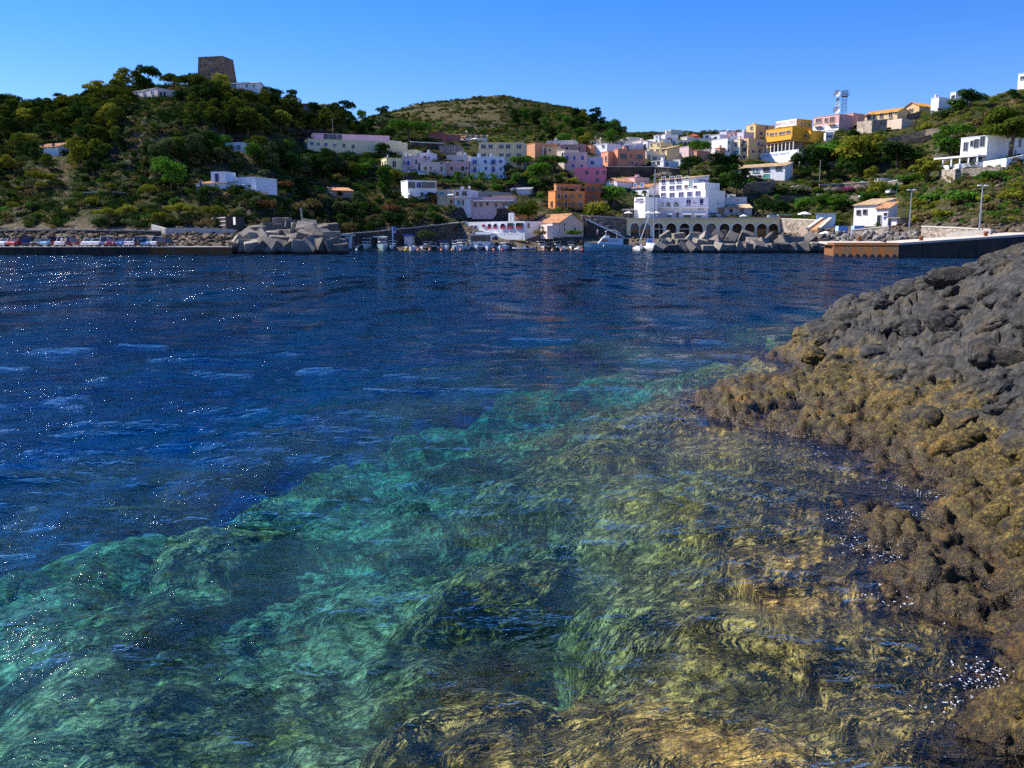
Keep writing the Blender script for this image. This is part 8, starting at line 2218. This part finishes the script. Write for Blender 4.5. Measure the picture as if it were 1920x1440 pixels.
for px, py, col, rot, lab in ((698, 318, 'white', 10, 'white car parked below the tree left of the pale yellow house'), (718, 320.5, 'white', 5, 'white car beside the pale yellow house balcony'), (778, 327, 'light_blue', 0, 'pale blue car below the lilac house'), (796, 330, 'white', 0, 'white car below the beige four-window house'),
                      (917, 391, 'white', 3, 'white car on the road before the lilac shop row'), (960, 393, 'white', 3, 'white car at the right end of the lilac shop row'), (1338, 409, 'white', 2, 'white car on the terrace right of the hotel'), (1452, 410, 'silver', 2, 'silver car above the right end of the arcade'),
                      (1623, 373, 'white', 10, 'white car on the track above the harbour house roof'), (1673, 364.5, 'white', 25, 'white car higher up right of the harbour house roof'), (1462, 336, 'white', 15, 'white car under the trees by the long white house')):
    put_car(px, py, col, False, rot, label=lab, ymin=150)
put_car(1651, 346, 'white', True, 20, label='white van on the road right of the teal truck', ymin=230)
p = hit2(1622, 350, 230); e = empty('mini_truck', p, R(200)); tag(e, 'small teal three-wheeled truck with an open bed on the hillside road', 'truck')
bm = bmesh.new(); extr(bm, [(.4, .35), (1.5, .35), (1.65, .8), (1.3, 1.6), (.4, 1.65)], -.62, .62); c = link('cab', mesh_of('cab', bm, PAINT['teal']), e)
bm = bmesh.new(); extr(bm, [(1.58, .95), (1.60, .95), (1.36, 1.5), (1.34, 1.5)], -.52, .52); box(bm, .6, 1.2, -.63, .63, 1.0, 1.45); link('window', mesh_of('window', bm, GLASS), c)
bm = bmesh.new(); box(bm, -2.2, .35, -.72, .72, .55, .65); box(bm, -2.2, .35, -.75, -.70, .66, 1.0); box(bm, -2.2, .35, .70, .75, .66, 1.0); box(bm, -2.25, -2.2, -.72, .72, .6, 1.0); link('load_bed', mesh_of('load_bed', bm, METAL_PALE), e)
for x, y in ((1.2, 0), (-1.4, -.65), (-1.4, .65)): link('wheel', WHEEL, e, (x, y, .31))
p = hit2(1663, 345, 230); e = empty('boat_on_trailer', (p.x, p.y, p.z + .75), R(190)); tag(e, 'white boat standing on a trailer at the roadside right of the van', 'boat')
link('hull', hull_mesh(4.6, 1.8, .95, HULLC['white']), e); bm = bmesh.new(); box(bm, -1.8, 2.8, -.06, .06, -.45, -.33); box(bm, -.9, -.7, -.8, .8, -.5, -.4); link('trailer', mesh_of('trailer', bm, IRON), e)
for y in (-.8, .8): link('wheel', WHEEL, e, (-.8, y, -.44))

# ================================================================== POLES, LAMPS, MAST, PARASOLS
def lamp(px, ytop, ybase, label, Y=None, arm=1.1, ymin=126):
    p = at(px, ybase, Y) if Y else hit2(px, ybase, ymin); h = at(px, ytop, p.y).z - p.z
    e = empty('street_lamp', p); tag(e, label, 'street lamp')
    bm = bmesh.new(); tube_bm(bm, [(0, 0, -.3), (0, 0, h * .5), (0, 0, h)], [.14, .11, .08], 8); link('pole', mesh_of('pole', bm, METAL_PALE), e)
    bm = bmesh.new(); box(bm, -arm * .5, arm * .5, -.05, .05, h - .02, h + .05); link('arm', mesh_of('arm', bm, METAL_PALE), e)
    for s in (-1, 1):
        bm = bmesh.new(); box(bm, s * arm * .5 - .32, s * arm * .5 + .32, -.16, .16, h - .02, h + .2); bmesh.ops.bevel(bm, geom=bm.edges[:], offset=.06, segments=1, affect='EDGES'); link('lamp_head', mesh_of('lamp_head', bm, HULLC['white']), e)
lamp(1705, 357, 424, 'tall double-headed street lamp in front of the concrete kiosk', Y=172)
lamp(1836, 349, 430, 'tall double-headed street lamp on the pier road at the right', Y=152)
def pole(px, ytop, ybase, label, r0=.13, mat=None, ymin=126, Y=None, name='utility_pole', lean=0):
    p = at(px, ybase, Y) if Y else hit2(px, ybase, ymin); h = at(px, ytop, p.y).z - p.z
    e = empty(name, p); tag(e, label, 'pole')
    bm = bmesh.new(); tube_bm(bm, [(0, 0, -.5), (lean * .5, 0, h * .5), (lean, 0, h)], [r0, r0 * .85, r0 * .7], 8); link('shaft', mesh_of('shaft', bm, mat or CONCRETE), e)
    bm = bmesh.new(); box(bm, lean - .35, lean + .35, -.05, .05, h - .35, h - .25); link('crossarm', mesh_of('crossarm', bm, mat or CONCRETE), e)
pole(569, 389, 432, 'slim pale post standing behind the left breakwater', .22, simple('pale_wood', (.40, .36, .28), .8), Y=184, lean=-.35)
pole(624, 222, 252, 'thin utility pole above the pink arcaded house', .10, ymin=290)
pole(1536, 300, 352, 'thin pale utility pole right of the dark round tree', .14, ymin=240)
pole(1382, 373, 408, 'dark pole in front of the tiled house', .10, IRON, ymin=250)
pole(1681, 325, 372, 'green pole above the harbour house', .09, simple('green_paint', (.05, .22, .12), .6), ymin=220)
pole(662, 450, 462, 'thick dark mooring post beside the left breakwater', .45, IRON, Y=222)
pole(1018, 318, 336, 'short pale pole near the village gardens', .09, ymin=262)
# sign mast
p = at(736.5, 462, 233); e = empty('sign_mast', p); tag(e, 'tall mast with a blue and red sign panel on the dock', 'sign')
h_ = at(736, 425.5, 233).z - p.z
bm = bmesh.new(); box(bm, -.16, .16, -.1, .1, -.8, h_); link('post', mesh_of('post', bm, HULLC['white']), e)
bm = bmesh.new(); box(bm, .163, .9, -.1, .1, h_ - 1.6, h_); link('panel', mesh_of('panel', bm, simple('sign_blue', (.12, .25, .65), .5)), e)
bm = bmesh.new(); bmesh.ops.create_cone(bm, cap_ends=True, segments=14, radius1=.27, radius2=.27, depth=.04, matrix=Matrix.Translation((.53, -.13, h_ - .75)) @ Matrix.Rotation(R(90), 4, 'X')); link('emblem', mesh_of('emblem', bm, simple('sign_red', (.7, .12, .08), .5)), e)
bm = bmesh.new(); box(bm, .2, .86, -.12, -.101, h_ - 1.45, h_ - 1.15); link('strip', mesh_of('strip', bm, HULLC['white']), e)
# radio mast
K = RADIO.K
p = at(1582, 213, K.y + 6); e = empty('radio_mast', p); tag(e, 'steel lattice radio mast with four white dishes on the pink building', 'radio mast')
h_ = at(1582, 170, K.y + 6).z - p.z; w = .75
bm = bmesh.new()
for x in (-w, w):
    for y in (-w, w): tube_bm(bm, [(x, y, -1), (x, y, h_)], [.07, .06], 5)
link('leg_frame', mesh_of('leg_frame', bm, IRON), e)
bm = bmesh.new(); n = 7
for i in range(n):
    z0_, z1_ = h_ * i / n, h_ * (i + 1) / n
    for a, b in (((-w, -w), (w, -w)), ((w, -w), (w, w)), ((w, w), (-w, w)), ((-w, w), (-w, -w))):
        tube_bm(bm, [(a[0], a[1], z0_), (b[0], b[1], z1_)], [.035, .035], 4); tube_bm(bm, [(a[0], a[1], z1_), (b[0], b[1], z1_)], [.04, .04], 4)
link('bracing', mesh_of('bracing', bm, IRON), e)
bm = bmesh.new(); box(bm, -1.3, 1.3, -1.3, 1.3, h_ * .74, h_ * .755)
for z in (h_ * .80, h_ * .88, h_ * .98):
    for a, b in (((-1.3, -1.3), (1.3, -1.3)), ((1.3, -1.3), (1.3, 1.3)), ((1.3, 1.3), (-1.3, 1.3)), ((-1.3, 1.3), (-1.3, -1.3))): tube_bm(bm, [(a[0], a[1], z), (b[0], b[1], z)], [.06, .06], 4)
for i in range(5):
    for s in (-1.3, 1.3): tube_bm(bm, [(-1.3 + i * .65, s, h_ * .75), (-1.3 + i * .65, s, h_ * .98)], [.05, .05], 4)
link('platform', mesh_of('platform', bm, IRON), e)
bm = bmesh.new(); tube_bm(bm, [(0, 0, h_), (0, 0, h_ + 3.2)], [.05, .02], 5); link('whip_antenna', mesh_of('whip_antenna', bm, IRON), e)
sc = (K.y + 6) / F
for px_, py_, r_, m_ in ((1570, 175.5, 1.35, WHITE), (1571.5, 187, .75, simple('grey_dish', (.3, .3, .33), .5)), (1571, 196, .8, WHITE), (1569, 207, 1.45, WHITE)):
    q = at(px_, py_, K.y + 5) - p; d_ = dish(e, q, r_, R(-35), 'dish', m_, 80)
    bm = bmesh.new(); tube_bm(bm, [(q.x, q.y, q.z), (-w, -w, q.z)], [.05, .05], 4); link('bracket', mesh_of('bracket', bm, IRON), e)
# parasols
def parasol(px, ytop, w_px, label, Y=None, ybase=None, mat=None, h=2.5, ymin=126):
    p = at(px, ybase, Y) if Y else hit2(px, ybase, ymin)
    zt_ = at(px, ytop, p.y).z - p.z; w = w_px / F * p.y / 2
    e = empty('parasol', p); tag(e, label, 'parasol')
    bm = bmesh.new(); tube_bm(bm, [(0, 0, 0), (0, 0, zt_)], [.05, .04], 6); link('pole', mesh_of('pole', bm, METAL_PALE), e)
    bm = bmesh.new(); tip = bm.verts.new((0, 0, zt_)); ring = [bm.verts.new((w * math.cos(k * .7854), w * math.sin(k * .7854), zt_ - .28 * w - .1)) for k in range(8)]
    low = [bm.verts.new((v.co.x, v.co.y, v.co.z - .2)) for v in ring]
    for k in range(8): bm.faces.new((tip, ring[k], ring[(k + 1) % 8])); bm.faces.new((ring[k], low[k], low[(k + 1) % 8], ring[(k + 1) % 8]))
    link('canopy', mesh_of('canopy', bm, mat or CANVAS), e)
parasol(1508, 396.5, 26, 'big white parasol over the snack bar right of the green-roofed kiosk', Y=237, ybase=411)
parasol(447, 341.5, 24, 'white sun umbrella on the cliff house terrace', Y=CLIFF[0].Y - 1, ybase=357)
for i, (px_, lab) in enumerate(((1178, 'white cafe parasol at the far left of the hotel terrace'), (1216, 'white cafe parasol beside the hotel sign tower'), (1230, 'white cafe parasol left of the hotel awnings'), (1394, 'white parasol in front of the tiled house'))):
    parasol(px_, 396 if i < 3 else 402, 15, lab, Y=254 if i < 3 else 259, ybase=411)
parasol(890, 258.5, 15, 'white parasol before the cream villa'  , ybase=268, ymin=290); parasol(864, 260.5, 12, 'white parasol by the orange-roofed low house', ybase=267, ymin=290)
parasol(1257, 292.5, 11, 'pale blue-grey parasol on the terrace by the khaki gabled house', ybase=300, ymin=290, mat=simple('pale_blue_canvas', (.45, .58, .60), .8))
parasol(1548, 433, 26, 'low white tent canopy among the boulders right of the ramp roof', Y=200, ybase=441)
# wooden shack on the coast path
h = B('shack', 'dark open beach shack with white railings above the coast path', (398, 424, 443, 406, 427, 30), (.07, .05, .045), M=4, base=1, Y=192, cat='shack', plat=False, cornice=False)
for i in range(3): slab(h.root, 'rail', -h.L, 0, -.12, -.05, .5 + i * .8, .6 + i * .8, WHITE)
for i in range(3): slab(h.root, 'shutter', -1.3 + i * .45 + 3.0, -1.0 + i * .45 + 3.0, 1.0, 1.08, .6, 2.2, WHITE)
# rocky stair platform under restaurant: boat slip
# ================================================================== PEOPLE (tiny in the distance)
def person_mesh(seed, top, legs):
    r = random.Random(seed); V = [(0, 0, .95), (0, 0, 1.2), (0, 0, 1.42), (0, 0, 1.53), (0, .01, 1.64), (0, .01, 1.74), (.10, 0, .88), (.13, .05, .48), (.12, -.02, .07), (.13, .12, .03), (-.10, 0, .88), (-.13, -.04, .48), (-.12, -.10, .07), (-.13, .04, .03),
        (.19, 0, 1.40), (.25, -.03, 1.12), (.24, .08, .88), (.24, .13, .80), (-.19, 0, 1.40), (-.25, .02, 1.12), (-.23, .13, .90), (-.22, .18, .82)]
    E = [(0,1),(1,2),(2,3),(3,4),(4,5),(0,6),(6,7),(7,8),(8,9),(0,10),(10,11),(11,12),(12,13),(2,14),(14,15),(15,16),(16,17),(2,18),(18,19),(19,20),(20,21)]
    Rr = [.14,.12,.13,.055,.09,.085,.085,.06,.042,.035,.085,.06,.042,.035,.055,.042,.033,.03,.055,.042,.033,.03]
    me = bpy.data.meshes.new('body'); me.from_pydata(V, E, []); ob = bpy.data.objects.new('tmp', me); COL.objects.link(ob)
    ob.modifiers.new('skin', 'SKIN'); me.skin_vertices[0].data[0].use_root = True
    for i, q in enumerate(Rr): me.skin_vertices[0].data[i].radius = (q, q * .8)
    ob.modifiers.new('sub', 'SUBSURF').levels = 1
    dg = bpy.context.evaluated_depsgraph_get(); out = bpy.data.meshes.new_from_object(ob.evaluated_get(dg)); bpy.data.objects.remove(ob)
    out.materials.clear()
    for m in (simple('skin', (.42, .25, .17), .6), top, legs): out.materials.append(m)
    for f in out.polygons:
        z = f.center.z; f.use_smooth = True
        f.material_index = 1 if (.93 < z < 1.47 and abs(f.center.x) < .26 and not (z < 1.15 and abs(f.center.x) > .2)) else (2 if .5 < z <= .93 and abs(f.center.x) < .21 else 0)
    return out
for px, py, Y, z, lab, top, legs in ((1120.5, 441, 243.5, None, 'person in white clothes walking at the foot of the harbour steps', CANVAS, CANVAS), (117, 460, 155.5, 1.33, 'person in a white shirt standing by the parked cars, the left one of two', CANVAS, simple('pale_shorts', (.5, .45, .4), .8)),
                         (124, 460, 155.5, 1.33, 'person in pale clothes standing by the parked cars, the right one of two', simple('cream_shirt', (.6, .5, .42), .8), simple('dark_shorts', (.05, .05, .08), .8))):
    p = at(px, py, Y); e = empty('person', (p.x, p.y, p.z if z is None else z), R(160)); tag(e, lab, 'person')
    link('body', person_mesh(1, top, legs), e)
    bm = bmesh.new(); bmesh.ops.create_uvsphere(bm, u_segments=10, v_segments=6, radius=.098, matrix=Matrix.Translation((0, -.012, 1.715))); link('hair', mesh_of('hair', bm, simple('dark_hair', (.03, .02, .015), .8), True), e)

# ================================================================== FOAM at the waterline
fm = (np.abs(SZ + 0.01) < 0.035) & (SY < 16) & (SX > 1.0)
fy, fx = SY[fm], SX[fm]
fn = fbm(fx * 1.3 + 3, fy * 1.3, 3)
kp = (fn > 0.02) & (rng.random(len(fx)) < 0.4)
fx, fy = fx[kp][:2600], fy[kp][:2600]
fx = fx + rng.normal(size=len(fx)) * .05; fy = fy + rng.normal(size=len(fy)) * .06
src = bpy.data.collections.new('foam_source')
for s in range(2):
    bm = bmesh.new()
    for k in range(3):
        bmesh.ops.create_icosphere(bm, subdivisions=1, radius=.010 - k * .002, matrix=Matrix.Translation((k * .013, (k % 2) * .01, 0)))
    src.objects.link(bpy.data.objects.new('bubble', mesh_of('bubble', bm, simple('foam_white', (.8, .82, .84), .35, .02, spec=.6), True)))
scatter_obj('foam', 'small white foam bubbles where ripples wash against the brown rock', np.stack([fx, fy, np.full(len(fx), .012)], 1), src, .10, .42)
